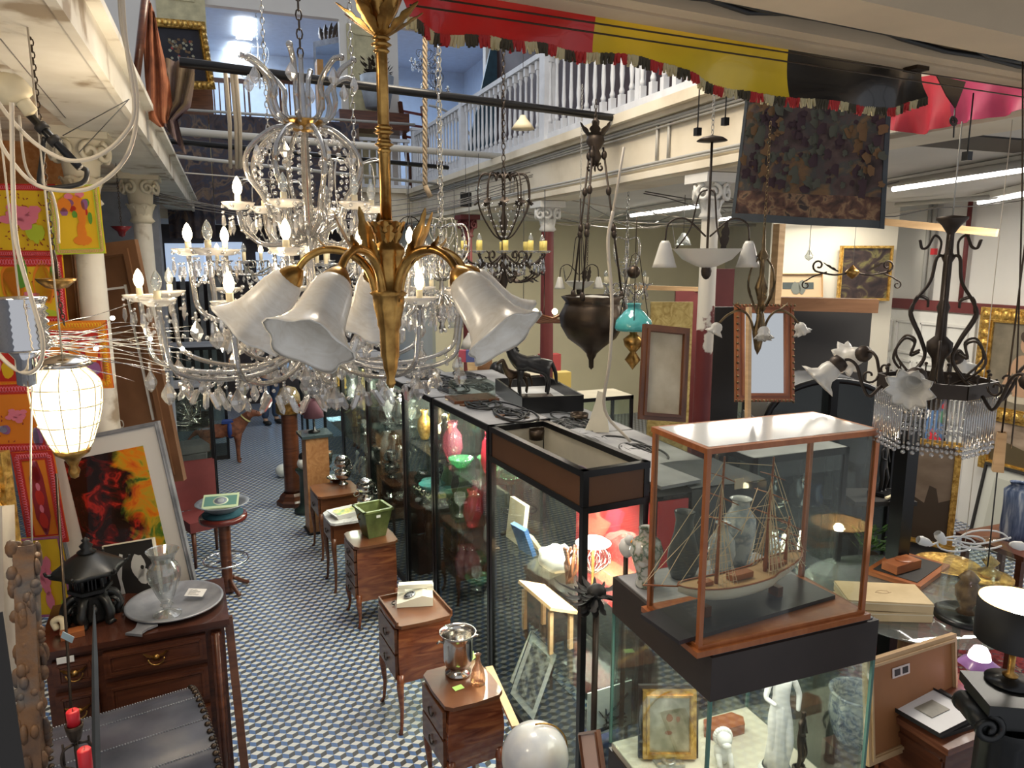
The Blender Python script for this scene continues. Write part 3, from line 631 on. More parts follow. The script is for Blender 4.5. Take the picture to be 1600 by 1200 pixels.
# telephone
p = topc(650, 937, .74); t = thing('telephone', 'ivory rotary dial telephone with handset on the gallery-rimmed bedside table', 'telephone', (p.x, p.y, .742), -.25); t.scale = (1.12, 1.12, 1.12)
ivory = flat('ivory_plastic', (.72, .68, .56), .3)
m = MB(); m.prism([(-.11, 0), (.10, 0), (.10, .05), (.04, .065), (-.11, .022)], .19, (0, .095, 0), (0, -1, 0) and (1, 0, 0), (0, 0, 1)); m.T = Matrix.Identity(4)
m.build('housing', ivory, t, loc=(0, 0, 0))
m = MB(); m.box((0, .045, .075), (.20, .045, .026)); m.box((-.085, .045, .06), (.04, .045, .03)); m.box((.085, .045, .06), (.04, .045, .03)); m.build('handset', ivory, t, loc=(0, -.02, .005))
dl = MB().lathe([(0, 0), (.036, 0), (.036, .005), (0, .006)], 24).build('dial', M['pewter'], t, loc=(-.035, -.04, .048)); dl.rotation_euler = (0, -.28, 0)
m = MB()
for k in range(10): a = k*.55+.3; m.ball((.025*math.cos(a), .025*math.sin(a), .006), .005, 6, 4)
m.build('finger_holes', M['black'], dl)
m = MB(); pts = []
for i in range(150): a = i*.9; q = i/150; pts.append((-.13-.05*q+.009*math.cos(a), -.05-.03*math.sin(q*3)+.009*math.sin(a), .02-.20*math.sin(min(1, q*1.2)*PI*.5)))
m.tube(pts, .003, 5); m.build('coiled_cord', M['cableb'], t)
# green planter
p = topc(584, 835, .70); t = thing('planter', 'worn green square tapering tin planter on the four-drawer bedside table', 'planter', (p.x, p.y, .701), RA+.12); t.scale = (1.15, 1.15, 1.2)
green = ramp_mat('green_tin', [(.3, (.05, .065, .018)), (.6, (.13, .16, .05)), (.8, (.22, .22, .10))], 9, .35)
a, b, h_ = .065, .105, .20
m = MB(); V = [(s*r, q*r, z) for r, z in ((a, 0), (b, h_), (b-.008, h_), (a-.008, .02)) for s, q in ((-1, -1), (1, -1), (1, 1), (-1, 1))]
m.add(V, [(3, 2, 1, 0)]+[(k*4+i, k*4+(i+1) % 4, k*4+4+(i+1) % 4, k*4+4+i) for k in range(3) for i in range(4)]+[(12, 13, 14, 15)], False); m.build('body', green, t)
m = MB()
for s in (-1, 1): m.box((s*b, 0, h_), (.02, 2*b+.02, .014)); m.box((0, s*b, h_), (2*b+.02, .02, .014))
m.build('rim', green, t); MB().box((0, -.099, .16), (.03, .002, .018)).build('price_tag', M['paper'], t)
for s in (-1, 1):
    MB().tube(arc((s*.10, 0, .15), .02, -PI/2, PI/2, 8, (s, 0, 0), (0, 0, 1)), .004, 6).build('ring_handle', M['brass'], t)
# tray, bowls, urns near the far tables
p = p5; t = thing('plastic_tray', 'white plastic tray holding a green and yellow patterned cloth on the marble-topped table', 'tray', (p.x, p.y, .661), .3); t.scale = (1.15, 1.15, 1.2)
m = MB(); V = [(s*r, q*r2, z) for r, r2, z in ((.11, .07, 0), (.14, .09, .04), (.132, .083, .04), (.105, .065, .006)) for s, q in ((-1, -1), (1, -1), (1, 1), (-1, 1))]
m.add(V, [(3, 2, 1, 0)]+[(k*4+i, k*4+(i+1) % 4, k*4+4+(i+1) % 4, k*4+4+i) for k in range(3) for i in range(4)]+[(12, 13, 14, 15)], False); m.build('dish', M['white'], t)
MB().grid(lambda a, b: (-.1+.2*a, -.06+.12*b, .032+.010*math.sin(a*9)*math.sin(b*7)), 12, 8).build('folded_cloth', ramp_mat('green_yellow_cloth', [(.4, (.30, .42, .22)), (.5, (.65, .62, .20)), (.6, (.62, .65, .5))], 12, .8), t)
for (px, py, z, r, lab) in ((525, 752, .66, .085, 'low lobed silver bowl at the front of the crowded little table'), (510, 735, .66, .075, 'tall silver wine cooler at the back of the crowded little table')):
    p = topc(px, py, z); m = MB()
    if r > .08: m.lathe([(.04, 0), (.05, .01), (.08, .035), (.10, .05), (.095, .05), (.06, .02), (0, .015)], 24, wob=lambda a, i: 1+.06*math.sin(a*10))
    else: m.lathe([(.05, 0), (.052, .02), (.03, .03), (.03, .05), (.06, .08), (.07, .15), (.08, .21), (.075, .21), (.06, .12), (0, .08)], 24)
    tag(m.build('silver_bowl' if r > .08 else 'wine_cooler', M['silver'], loc=(p.x, p.y, z+.001)), lab, 'bowl' if r > .08 else 'cooler')
def tureen(px, D, z, s, lab):
    q = U(px, 600, D=D); t = thing('silver_urn', lab, 'urn', (q.x, q.y, z)); t.scale = (s, s, s)
    MB().lathe([(.08, 0), (.085, .02), (.05, .04), (.03, .08), (.05, .10), (.11, .13), (.13, .18), (.13, .22), (.10, .25), (.05, .27), (.05, .30), (.12, .34), (.135, .40), (.12, .43)], 26, wob=lambda a, i: 1+.04*math.sin(a*12)).build('body', M['silver'], t)
    for sgn in (-1, 1): MB().tube(spiral((sgn*.14, 0, .30), .06, .015, PI/2, 1.0, 14, (sgn, 0, 0), (0, 0, 1)), .009, 6).build('handle', M['silver'], t)
    MB().ball((0, 0, .46), (.10, .10, .05)).build('lid', M['silver'], t)
tureen(566, 6.5, .66, .66, 'double-bellied silver urn standing behind the green planter')
tureen(530, 7.35, .662, .62, 'ornate silver urn with scroll handles against the far display cases')
m = MB(); m.box((0, 0, .33), (.24, .22, .655)); q = U(566, 600, D=6.5); tag(m.build('pedestal', M['mahog'], loc=(q.x, q.y, 0)), 'square dark pedestal box carrying the double-bellied silver urn', 'pedestal')
# burl pedestal with dark stone top, lamp and orb
q = U(500, 832, z=0); t = thing('pedestal', 'square burl wood pedestal column with dark stone top', 'pedestal', (q.x, q.y+.1, 0), RA)
MB().box((0, 0, .55), (.24, .24, 1.06)).build('shaft', ramp_mat('burl', [(.3, (.30, .12, .04)), (.7, (.48, .24, .10))], 10, .4, distort=2), t); MB().box((0, 0, .01), (.28, .28, .02)).build('base', M['black_matte'], t)
MB().box((0, 0, 1.095), (.33, .33, .03)).build('top', flat('dark_stone', (.04, .055, .06), .15), t)
tt = thing('table_lamp', 'lamp with plum shade on the burl pedestal', 'lamp', (q.x, q.y+.1, 1.11)); MB().lathe([(.06, 0), (.065, .015), (.015, .03), (.012, .18)], 16).build('base', M['black'], tt); MB().lathe([(.11, .17), (.08, .36)], 20).build('lamp_shade', flat('plum_shade', (.13, .05, .07), .7), tt)
# brass-capped mahogany column
q = U(459, 786, z=0); t = thing('ship_binnacle', 'mahogany column with brass band and glass dome, standing in the aisle', 'binnacle', (q.x, q.y, 0))
MB().lathe([(.20, 0), (.20, .05), (.17, .07), (.15, .12), (.12, .15)], 8, smooth=False).build('base', M['mahog'], t)
MB().lathe([(.105, .15), (.10, .20), (.095, 1.10), (.11, 1.14)], 20).build('column', M['mahog'], t)
MB().lathe([(.15, 1.14), (.155, 1.16), (.15, 1.24), (.155, 1.26)], 28).build('brass_band', M['brass'], t)
MB().lathe([(.145, 1.26), (.13, 1.36), (.09, 1.44), (.0, 1.47)], 24).build('glass_dome', thin_glass('brass_dome_glass', (.75, .65, .45), .3, .08, .15, (.6, .45, .25)), t)
MB().ball((.17, -.10, 1.20), .085, 16, 10).build('compensating_ball', flat('oxblood_ball', (.16, .02, .015), .25), t)
MB().cyl((.1, -.06, 1.19), (.15, -.09, 1.2), .012).build('bracket', M['brass'], t)
q = U(478, 800, z=0); t = thing('pedestal', 'small green-black turned pedestal carrying a black and white orb', 'pedestal', (q.x, q.y, 0))
MB().lathe([(.13, 0), (.13, .04), (.09, .06), (.06, .12), (.055, .45), (.09, .50), (.10, .53)], 20).build('column', var('green_black', (.02, .035, .03), .3), t)
t = thing('orb', 'black and white ball ornament on the small green-black pedestal', 'ornament', (q.x, q.y, .53)); MB().ball((0, 0, .07), .075, 16, 10).build('lower_ball', M['white'], t); MB().ball((0, 0, .15), .055, 14, 8).build('upper_ball', M['black'], t)
m = MB(); m.ball((0, 0, .09), (.10, .10, .09), 14, 8); q = U(438, 752, z=0); tag(m.build('ball_ornament', M['white'], loc=(q.x+.05, q.y+.2, 0)), 'pale round object on the floor behind the mahogany column', 'ornament')
# ================================================================== hanging lamps
M['yellowwax'] = flat('yellow_wax', (.72, .58, .16), .5)
def zat(px, py, D): return U(px, py, D=D).z
def chain(m, p0, p1, r=.012, w_=.0025, step=None):
    p0, p1 = Vector(p0), Vector(p1); L_ = (p1-p0).length; st = step or r*1.5; n = max(2, int(L_/st)); x, y, d = frame_of(p1-p0)
    for i in range(n):
        c = p0.lerp(p1, (i+.5)/n); u = x if i % 2 else y
        m.tube([c + d*r*.95*math.cos(2*PI*k/8) + u*r*.5*math.sin(2*PI*k/8) for k in range(8)], w_, 4, closed=True)
    return m
def axis_mat(origin, direction):
    x, y, d = frame_of(direction); R = Matrix((x, y, d)).transposed().to_4x4(); R.translation = Vector(origin); return R
def put(o, Mx): o.matrix_local = Mx; return o
# ---- brass five-light fitting, close to the camera
c = U(606, 430, D=1.5); BZ = c.z; t = thing('brass_chandelier', 'five-arm gilded brass chandelier with alabaster bell shades, nearest hanging lamp', 'chandelier', (c.x, c.y, BZ))
def zb(py): return zat(606, py, 1.5)-BZ
pr = [(.004, zb(606)), (.010, zb(598)), (.008, zb(590)), (.014, zb(575)), (.016, zb(562)), (.019, zb(556)), (.020, zb(515)), (.024, zb(508)), (.024, zb(500)), (.030, zb(480)), (.032, zb(462)), (.038, zb(458)), (.026, zb(452)), (.028, zb(420)), (.030, zb(402)), (.034, zb(396)), (.034, zb(388)), (.024, zb(380)), (.022, zb(350)), (.012, zb(344))]
MB().lathe(pr, 24, wob=lambda a, i: 1+.07*math.sin(a*8)).build('body', M['brass'], t)
m = MB().tube([(0, 0, zb(346)), (0, 0, zb(-160))], .0115, 8); m.build('rod', M['brass'], t)
for py, r in ((60, .018), (70, .020), (80, .016), (200, .018), (207, .020), (220, .014), (226, .019), (236, .014)): MB().lathe([(.010, zb(py)-.006), (r, zb(py)), (.010, zb(py)+.006)], 16).build('knop', M['brass'], t)

def leaf(m, base, d, L_, wd, curl, up=(0, 0, 1)):
    """acanthus leaf: curved tapering lobed strip with thickness"""
    d, up = Vector(d).normalized(), Vector(up); s = d.cross(up).normalized(); base = Vector(base)
    def f(a, b):
        q = a*L_; w2 = wd*math.sin(PI*min(1, a*.85+.12))*(1+.22*math.sin(a*22)); k = b*2-1
        return base + d*(q*math.cos(a*curl)) + up*(q*math.sin(a*curl)*.9 + abs(k)*w2*.35) + s*(k*w2)
    m.grid(f, 10, 4, thick=.0012)
m = MB()
for k in range(16): a = 2*PI*k/16; q = k % 2; leaf(m, (.012*math.cos(a), .012*math.sin(a), zb(58-14*q)), (math.cos(a)*.9, math.sin(a)*.9, .55+.5*q), .085-.015*q, .013, .1+.5*q)
m.lathe([(.012, zb(60)), (.018, zb(50)), (.014, zb(20))], 16); m.build('leaf_crown', M['brass'], t)
m = MB()
for k in range(10): a = 2*PI*k/10; leaf(m, (.018*math.cos(a), .018*math.sin(a), zb(392)), (math.cos(a)*.30, math.sin(a)*.30, 1), .075, .017, -.2)
m.build('leaf_cup', M['brass'], t)
def bell(m, s, lobes=5, ruff=.14, th=.0025, n=30, prof=None):
    prof = prof or [(.020, .0), (.028, .010), (.034, .032), (.037, .060), (.041, .085), (.050, .105), (.060, .118), (.063, .122)]
    N = len(prof)
    def wob(a, i): return 1+ruff*(max(0, (i-N*.45))/N*1.8)*math.sin(a*lobes)
    out = [(r*s, z*s) for r, z in prof]; m.lathe(out, n, wob=wob); m.lathe([(r-th, z) for r, z in out], n, wob=wob)
    j = len(m.v)-n; k = len(m.v)-n*len(prof)-n
    m.f += [[k+i, k+(i+1) % n, j+(i+1) % n, j+i] for i in range(n)]; m.mi += [m.m]*n; m.sm += [True]*n
    return m
for k in range(5):
    a = math.radians(180+72*k-21.1); d = Vector((math.cos(a), math.sin(a), 0))
    pts = spl([d*.020+Vector((0, 0, zb(470))), d*.036+Vector((0, 0, zb(425))), d*.07+Vector((0, 0, zb(398))), d*.12+Vector((0, 0, zb(390))), d*.16+Vector((0, 0, zb(402))), d*.185+Vector((0, 0, zb(425)))], 5)
    arm = MB().tube(pts, [.010-.003*i/len(pts) for i in range(len(pts))], 8); leaf(arm, d*.045+Vector((0, 0, zb(420))), d*.75+Vector((0, 0, .8)), .105, .015, .55); leaf(arm, d*.10+Vector((0, 0, zb(394))), d, .05, .009, .7)
    arm = arm.build('arm', M['brass'], t)
    ax2 = (d*.75+Vector((0, 0, -.8))).normalized(); p0 = pts[-1]; Mx = axis_mat(p0, ax2)
    h = MB(); h.lathe([(.010, -.012), (.018, -.002), (.026, .012), (.028, .024)], 16)
    for j in range(7): b_ = 2*PI*j/7; leaf(h, (.018*math.cos(b_), .018*math.sin(b_), 0), (math.cos(b_)*.35, math.sin(b_)*.35, 1), .045, .011, -.25)
    put(h.build('shade_holder', M['brass'], arm), Mx)
    s = MB(); bell(s, 1.18, 5, .17); put(s.build('glass_shade', M['alab'], arm), axis_mat(p0+ax2*.014, ax2))
# ---- large crystal chandelier
c = U(484, 400, D=3.0); CZ = c.z; t = thing('crystal_chandelier', 'large many-tiered crystal chandelier with lit candle bulbs, filling the upper left well', 'chandelier', (c.x, c.y, CZ))
def zc_(py): return zat(484, py, 3.0)-CZ
random.seed(11)
M['pan'] = thin_glass('milky_crystal', (.8, .8, .8), .30, .10, .30, (.95, .90, .82))
MB().lathe([(.0, zc_(535)), (.03, zc_(530)), (.045, zc_(500)), (.02, zc_(470)), (.018, zc_(400)), (.04, zc_(370)), (.02, zc_(345)), (.015, zc_(215)), (.008, zc_(85))], 14).build('stem', M['crystalarm'], t)
MB().lathe([(.0, zc_(208)), (.04, zc_(205)), (.075, zc_(192)), (.078, zc_(189)), (.0, zc_(196))], 22).build('gold_dish', M['brass'], t)
m = MB(); chain(m, (0, 0, zc_(90)), (0, 0, zc_(-330)), .022, .003); m.build('chain', M['wrought'], t)
def polar(r, a, z): return Vector((r*math.cos(a), r*math.sin(a), z))
for k in range(8):
    a = 2*PI*k/8+.2
    MB().tube(spl([polar(.03, a, zc_(200)), polar(.12, a, zc_(205)), polar(.215, a, zc_(240)), polar(.225, a, zc_(275)), polar(.17, a, zc_(310)), polar(.13, a, zc_(345)), polar(.03, a, zc_(370))], 5), .0105, 7).build('cage_rib', M['crystalarm'], t)
for k in range(8):
    a = 2*PI*k/8+.5; q = .0 if k % 2 else .05
    pts = spl([polar(.03, a, zc_(195)), polar(.10, a, zc_(185)), polar(.125, a, zc_(160)), polar(.12, a, zc_(135)), polar(.15+q, a, zc_(108)), polar(.20+q, a, zc_(92+q*300))], 5)
    o = MB().tube(pts, .0105, 7).ball(pts[-1], .013, 8, 6).build('crown_arm', M['crystalarm'], t)
def almond(s=1.0):
    return MB().lathe([(0, -.058*s), (.010*s, -.050*s), (.018*s, -.036*s), (.017*s, -.026*s), (.008*s, -.010*s), (.002*s, 0)], 8, wob=lambda a, i: 1 if abs(math.sin(a)) < .9 else .55, smooth=False)
base_drop = almond(1.0); me_drop = None
drops = []
def lit_bulb(m, s=1): return m.lathe([(.006*s, 0), (.013*s, .012*s), (.0155*s, .026*s), (.012*s, .042*s), (.005*s, .056*s), (0, .062*s)], 10)
beads = MB()
def bead(p, r=.0075): beads.ball(p, r, 6, 4)
tiers = [(12, .625, 462, 540, .66, .0), (9, .45, 395, 470, .62, .25), (6, .26, 326, 372, .55, .1)]
n_arm = 0
for ti, (n, R_, py, py0, sag, off) in enumerate(tiers):
    for k in range(n):
        a = 2*PI*k/n+off; z1 = zc_(py); z0 = zc_(py0); lo = min(z0, z1)-(.09 if ti < 2 else .03)
        pts = spl([polar(.03, a, z0), polar(R_*.35, a, lo+.01), polar(R_*.68, a, lo+.005), polar(R_*.93, a, lo+.055), polar(R_*.98, a, (lo+z1)/2+.02), polar(R_, a, z1-.012)], 5)
        arm = MB().tube(pts, .0100, 7).build('arm', M['crystalarm'], t)
        c0 = polar(R_, a, z1); n_arm += 1
        MB().lathe([(.008, -.012), (.03, -.010), (.055, .006), (.062, .016), (.056, .016), (.03, .0), (0, -.004)], 18, c=c0, wob=lambda q, i: 1+(.05*math.sin(q*9) if i in (3, 4) else 0)).build('drip_pan', M['pan'], arm)
        MB().lathe([(.0115, 0), (.0115, .042), (0, .043)], 10, c=c0).build('candle_sleeve', M['candle'], arm)
        lit = (ti == 0 and k % 2 == 0) or (ti == 1 and k % 3 != 2) or (ti == 2 and k == 3)
        b = MB(); lit_bulb(b, 1.15); b.build('bulb', M['bulb'] if lit else M['clear'], arm, loc=c0+Vector((0, 0, .042)))
        for j in range(6):
            q = 2*PI*j/6+a; p = c0+Vector((.056*math.cos(q), .056*math.sin(q), 0))
            bead(p); L_ = .03+.02*(j % 2)
            beads.lathe([(0, -L_-.06), (.009, -L_-.035), (.006, -L_-.005), (0, -L_)], 5, c=p, smooth=False); bead(p-Vector((0, 0, L_-.008)), .006)
        for i in range(2, len(pts)-4, 3): bead(pts[i]-Vector((0, 0, .014)), .0075); bead(pts[i]+Vector((0, 0, .012)), .006)
        if ti < 2:
            for f, ex in ((.98, .03), (.68, .02), (.45, .03)):
                drops.append((polar(R_*f, a, lo-ex+(.05 if f > .9 else 0)), 1.15 if f > .9 else 1.0))
                for q in range(3): bead(polar(R_*f, a, lo-ex+.012*q+.004+(.05 if f > .9 else 0)), .007)
            for q in range(1, 9):      # swags between the arms
                a2 = a+2*PI/n*q/9; s = math.sin(PI*q/9); bead(polar(R_*.97, a2, z1-.03-.09*s), .0075); bead(polar(R_*.66, a2, lo+.0-.07*s), .0075)
            for s in (.15, .33, .5, .66, .85):
                p = polar(R_*.8, a+2*PI/n*s, lo-.05); beads.lathe([(0, -.045), (.012, -.03), (.012, .02), (0, .03)], 6, c=p, axis=(random.uniform(-.7, .7), random.uniform(-.7, .7), 1), smooth=False)
for k in range(14):
    a = 2*PI*k/14
    for i in range(15):                                          # strings inside the cage
        f = i/14; r = .19*math.sin(PI*(.12+.8*f))**.8; bead(polar(r, a, zc_(205)+(zc_(350)-zc_(205))*f), .0085)
    for i in range(9): f = i/8; bead(polar(.03+.20*f, a+.1, zc_(590)+(zc_(535)-zc_(590))*f*f), .009)
for k in range(10): drops.append((polar(.12+.05*(k % 2), 2*PI*k/10, zc_(560)-.01*(k % 3)), 1.1))
for k in range(8): a = 2*PI*k/8; drops.append((polar(.19, a+.3, zc_(232)), .9)); drops.append((polar(.20, a+.5, zc_(118)), .9))
for k in range(5): drops.append((polar(.05, 2*PI*k/5, zc_(590)), 1.0))
tag(beads.build('crystal_beads', M['crystal'], t), None, None, None, 'stuff')
MB().ball((0, 0, zc_(605)), .045, 14, 9).build('bottom_ball', M['crystal'], t)
for i, (p, s) in enumerate(drops[:98]):
    if me_drop is None: o = almond(1.25).build('crystal_drop', M['crystal'], t); me_drop = o.data
    else: o = bpy.data.objects.new('crystal_drop', me_drop); C.objects.link(o); o.parent = t
    o.location = p; o.scale = (s,)*3; o.rotation_euler = (0, 0, i*1.3)
# small point lights where its bulbs burn
for (px, py, D) in ((345, 300, 2.8), (300, 365, 2.9), (440, 430, 2.6), (640, 430, 3.0), (530, 380, 3.4), (250, 435, 2.9)):
    point('chandelier_glow', U(px, py-14, D=D), 5, (1, .80, .55), .02)
# ---- generic chandelier for the others
def candle_chandelier(name, label, px, D, ytop, ycrown, yarm, ybot, R_, n, metal, R2=0, chain_top=None, crystals=True, lit=False, sleeves='candle', group=None, leafy=False, off=0.0, cr=.012):
    c = U(px, yarm, D=D); z0 = c.z; zz = lambda py: zat(px, py, D)-z0
    t = thing(name, label, 'chandelier', (c.x, c.y, z0), 0, group)
    h = zz(ycrown)-zz(ybot)
    MB().lathe([(0, zz(ybot)), (.02, zz(ybot)+h*.05), (.012, zz(ybot)+h*.10), (.04, zz(ybot)+h*.22), (.02, zz(ybot)+h*.34), (.012, zz(ybot)+h*.6), (.03, zz(ybot)+h*.75), (.01, zz(ybot)+h*.85), (.006, zz(ycrown))], 12).build('stem', metal, t)
    zr = (3.595 if c.x > 3.1 and c.y < 12.3 else 7.59 if c.y > 13.4 else 6.4)-z0; m = MB(); chain(m, (0, 0, zz(ycrown)), (0, 0, zr), .025, .0035); m.build('chain', metal, t)
    for k in range(n):
        a = 2*PI*k/n+off
        pts = spl([polar(.02, a, -.02), polar(R_*.4, a, -.08), polar(R_*.8, a, -.07), polar(R_, a, -.02), polar(R_, a, .0)], 5)
        m = MB().tube(pts, .007, 6); m.tube(spiral(polar(R_*.45, a, -.02), .05, .01, -PI/2, 1.1, 14, polar(1, a, 0), (0, 0, 1)), .005, 5)
        m.tube(spl([polar(.015, a, h*.7), polar(R_*.55, a, h*.72), polar(R_*.62, a, h*.45), polar(R_*.3, a, h*.2), polar(.02, a, h*.12)], 5), .005, 5)
        if leafy:
            for f in (.3, .6, .9): leaf(m, polar(R_*f, a, -.07), polar(.3, a, -1), .07, .022, .4)
            leaf(m, polar(R_*.6, a, h*.5), polar(.5, a, -1), .10, .03, .5); leaf(m, polar(.02, a, h*.72), polar(1, a, .5), .10, .03, -.8)
        arm = m.build('arm', metal, t); c0 = polar(R_, a, 0)
        MB().lathe([(.008, -.008), (.045, .006), (.05, .014), (.03, .004), (0, 0)], 14, c=c0).build('drip_pan', M['crystal'] if crystals else metal, arm)
        MB().lathe([(cr, 0), (cr, .06+cr), (0, .061+cr)], 8, c=c0).build('candle_sleeve', M[sleeves], arm)
        if k % 2 == 0 or lit: b = MB(); lit_bulb(b, 1.1); b.build('bulb', M['bulb'] if lit and k % 2 == 0 else M['clear'], arm, loc=c0+Vector((0, 0, .06)))
        if R2: m2 = MB().tube(spl([polar(.02, a+.3, -.10), polar(R2*.5, a+.3, -.2), polar(R2, a+.3, -.16), polar(R2*1.05, a+.3, -.12)], 4), .006, 5); leaf(m2, polar(R2*.8, a+.3, -.17), polar(.6, a+.3, -.7), .09, .03, .4); leaf(m2, polar(R2, a+.3, -.13), polar(.6, a+.3, -.7), .08, .03, .4); m2.build('leaf_branch', metal, t)
    if crystals:
        b = MB()
        for k in range(n*8):
            a = 2*PI*k/(n*8); f = (k % 8)/8; s = math.sin(PI*f)
            b.ball(polar(R_*.95, a+off, -.03-.06*s), .008, 5, 4); b.ball(polar(R_*.5, a, -.10-.05*s), .008, 5, 4); b.ball(polar(R_*.6*(1-f), a, h*.5-h*.4*f), .008, 5, 4)
            if k % 2 == 0: b.lathe([(0, -.06), (.013, -.035), (0, 0)], 5, c=polar(R_*.97, a+off, -.03-.06*s), smooth=False)
        tag(b.build('crystal_beads', M['crystal'], t), None, None, None, 'stuff')
    return t
candle_chandelier('ornate_chandelier', 'blackened leafy metal chandelier with yellow candles, hanging right of the brass lamp', 787, 5.2, -60, 305, 395, 470, .29, 10, M['wrought'], R2=.24, leafy=True, sleeves='yellowwax', crystals=True, cr=.02)
for i, (px, py, D, r, lab) in enumerate(((735, 530, 6.5, .08, 'pleated pale blue-white lamp shade hanging left of the red column foot'), (712, 500, 6.2, .06, 'clear bell glass shade hanging just right of the brass lamp'), (818, 500, 7.0, .07, 'fluted clear shade hanging over the horse sculpture'), (1068, 372, 7.5, .07, 'tiny frosted shade deep behind the bowl pendant'), (640, 455, 6.6, .07, 'dim glass shade behind the crystal chandelier lower tier'))):
    c = U(px, py, D=D); t = thing('pendant_lamp', lab, 'pendant lamp', tuple(c)); MB().lathe([(r*1.1, -r), (r*.85, -r*.2), (r*.35, r*.5), (r*.3, r*.7), (0, r*.75)], 24, wob=lambda a, i: 1+.05*math.sin(a*12)).build('glass_shade', M['frost'] if i % 2 == 0 else M['clear'], t); MB().tube([(0, 0, r*.7), (0, 0, 3.595-c.z)], .003, 5).build('cord', M['cableb'], t)
candle_chandelier('crystal_chandelier', 'medium crystal chandelier with glowing bulbs partly hidden behind the brass lamp', 560, 4.4, 40, 300, 415, 520, .30, 8, M['silver'], lit=True)
candle_chandelier('crystal_chandelier', 'smaller crystal chandelier low behind the frosted right-hand shades of the brass lamp', 690, 4.0, 300, 380, 455, 520, .24, 8, M['silver'], lit=True, off=.3)
candle_chandelier('crystal_chandelier', 'dim crystal chandelier deep in the left well behind the largest one', 430, 5.2, 60, 330, 410, 500, .38, 8, M['silver'], lit=True, off=.2)
candle_chandelier('crystal_chandelier', 'small beaded cream chandelier under the gallery edge', 692, 6.8, 310, 360, 400, 440, .20, 6, M['cream'], lit=False, sleeves='candle')
candle_chandelier('crystal_chandelier', 'crystal drop chandelier by the far cream wall, left of the white-glass bowl lamp', 978, 6.6, 330, 400, 445, 500, .20, 6, M['silver'], lit=False, off=.1)
candle_chandelier('crystal_chandelier', 'small crystal chandelier in the blue upstairs room, first opening', 405, 14.8, 30, 75, 120, 140, .30, 8, M['silver'])
candle_chandelier('crystal_chandelier', 'black-armed crystal chandelier in the second upstairs opening', 664, 14.8, 55, 85, 98, 112, .26, 6, M['wrought'])
candle_chandelier('crystal_chandelier', 'low dark chandelier in the second upstairs opening below the black-armed one', 680, 15.6, 105, 118, 142, 156, .28, 8, M['wrought'])
# ---- wrought iron chandelier at right
c = U(1462, 600, D=2.6); WZ = c.z; t = thing('iron_chandelier', 'black wrought-iron chandelier with scrolls, ruffled white glass shades and glass-rod fringe', 'chandelier', (c.x, c.y, WZ))
zw = lambda py: zat(1462, py, 2.6)-WZ
MB().lathe([(.016, zw(640)), (.03, zw(625)), (.03, zw(600)), (.018, zw(575)), (.022, zw(560)), (.042, zw(548)), (.042, zw(535)), (.018, zw(525)), (.016, zw(490)), (.022, zw(480)), (.014, zw(470)), (.014, zw(410)), (.022, zw(402)), (.013, zw(395)), (.012, zw(365)), (.03, zw(352)), (.05, zw(343)), (.05, zw(339)), (0, zw(336))], 18).build('stem', M['wrought'], t)
m = MB(); m.tube([(0, 0, zw(338)), (0, 0, zw(190))], .0025, 5); m.build('hanging_wire', M['conduit'], t)
CF = math.radians(-21.1)
for k in range(6):
    a = CF+2*PI*k/6
    m = MB().tube(spl([polar(.012, a, zw(400)), polar(.04, a, zw(403)), polar(.055, a, zw(440)), polar(.10, a, zw(470)), polar(.115, a, zw(492)), polar(.07, a, zw(530)), polar(.05, a, zw(560)), polar(.10, a, zw(590)), polar(.155, a, zw(600))], 5), .0055, 6)
    m.tube(spl([polar(.035, a, zw(402)), polar(.03, a, zw(378)), polar(.055, a, zw(368)), polar(.075, a, zw(385)), polar(.095, a, zw(388)), polar(.105, a, zw(375))], 5), .004, 6)
    m.tube(spl([polar(.112, a, zw(490)), polar(.10, a, zw(465)), polar(.06, a, zw(468)), polar(.055, a, zw(480))], 4), .004, 5)
    m.tube(spl([polar(.10, a, zw(590)), polar(.16, a, zw(560)), polar(.13, a, zw(530)), polar(.09, a, zw(535)), polar(.10, a, zw(555)), polar(.07, a, zw(550))], 5), .0045, 6); m.build('scroll_bar', M['wrought'], t)
m = MB(); hx = [polar(.185, CF+2*PI*k/6+PI/6, 0) for k in range(6)]
for k in range(6):
    p, q = hx[k]+Vector((0, 0, zw(600))), hx[(k+1) % 6]+Vector((0, 0, zw(600))); m.bar(p, q, .010, .05)
    for f in (.3, .7): e = p.lerp(q, f); m.tube([e+Vector((0, 0, .0)), e+Vector((0, 0, .05))], .003, 5); m.ball(e+Vector((0, 0, .052)), .007, 6, 4)
    m.bar(Vector((0, 0, zw(612))), p, .007)
m.build('hexagonal_band', M['wrought'], t)
m = MB()
for k in range(6):
    p, q = hx[k], hx[(k+1) % 6]
    for i in range(13):
        e = p.lerp(q, i/13)*1.02+Vector((0, 0, zw(612))); L_ = .15+.015*(i % 2)
        m.tube([e, e-Vector((0, 0, L_))], .0035, 5); m.ball(e-Vector((0, 0, L_+.012)), .007, 5, 4); m.ball(e-Vector((0, 0, L_+.03)), .008, 5, 4)
tag(m.build('glass_rod_fringe', M['crystal'], t), None, None, None, 'stuff')
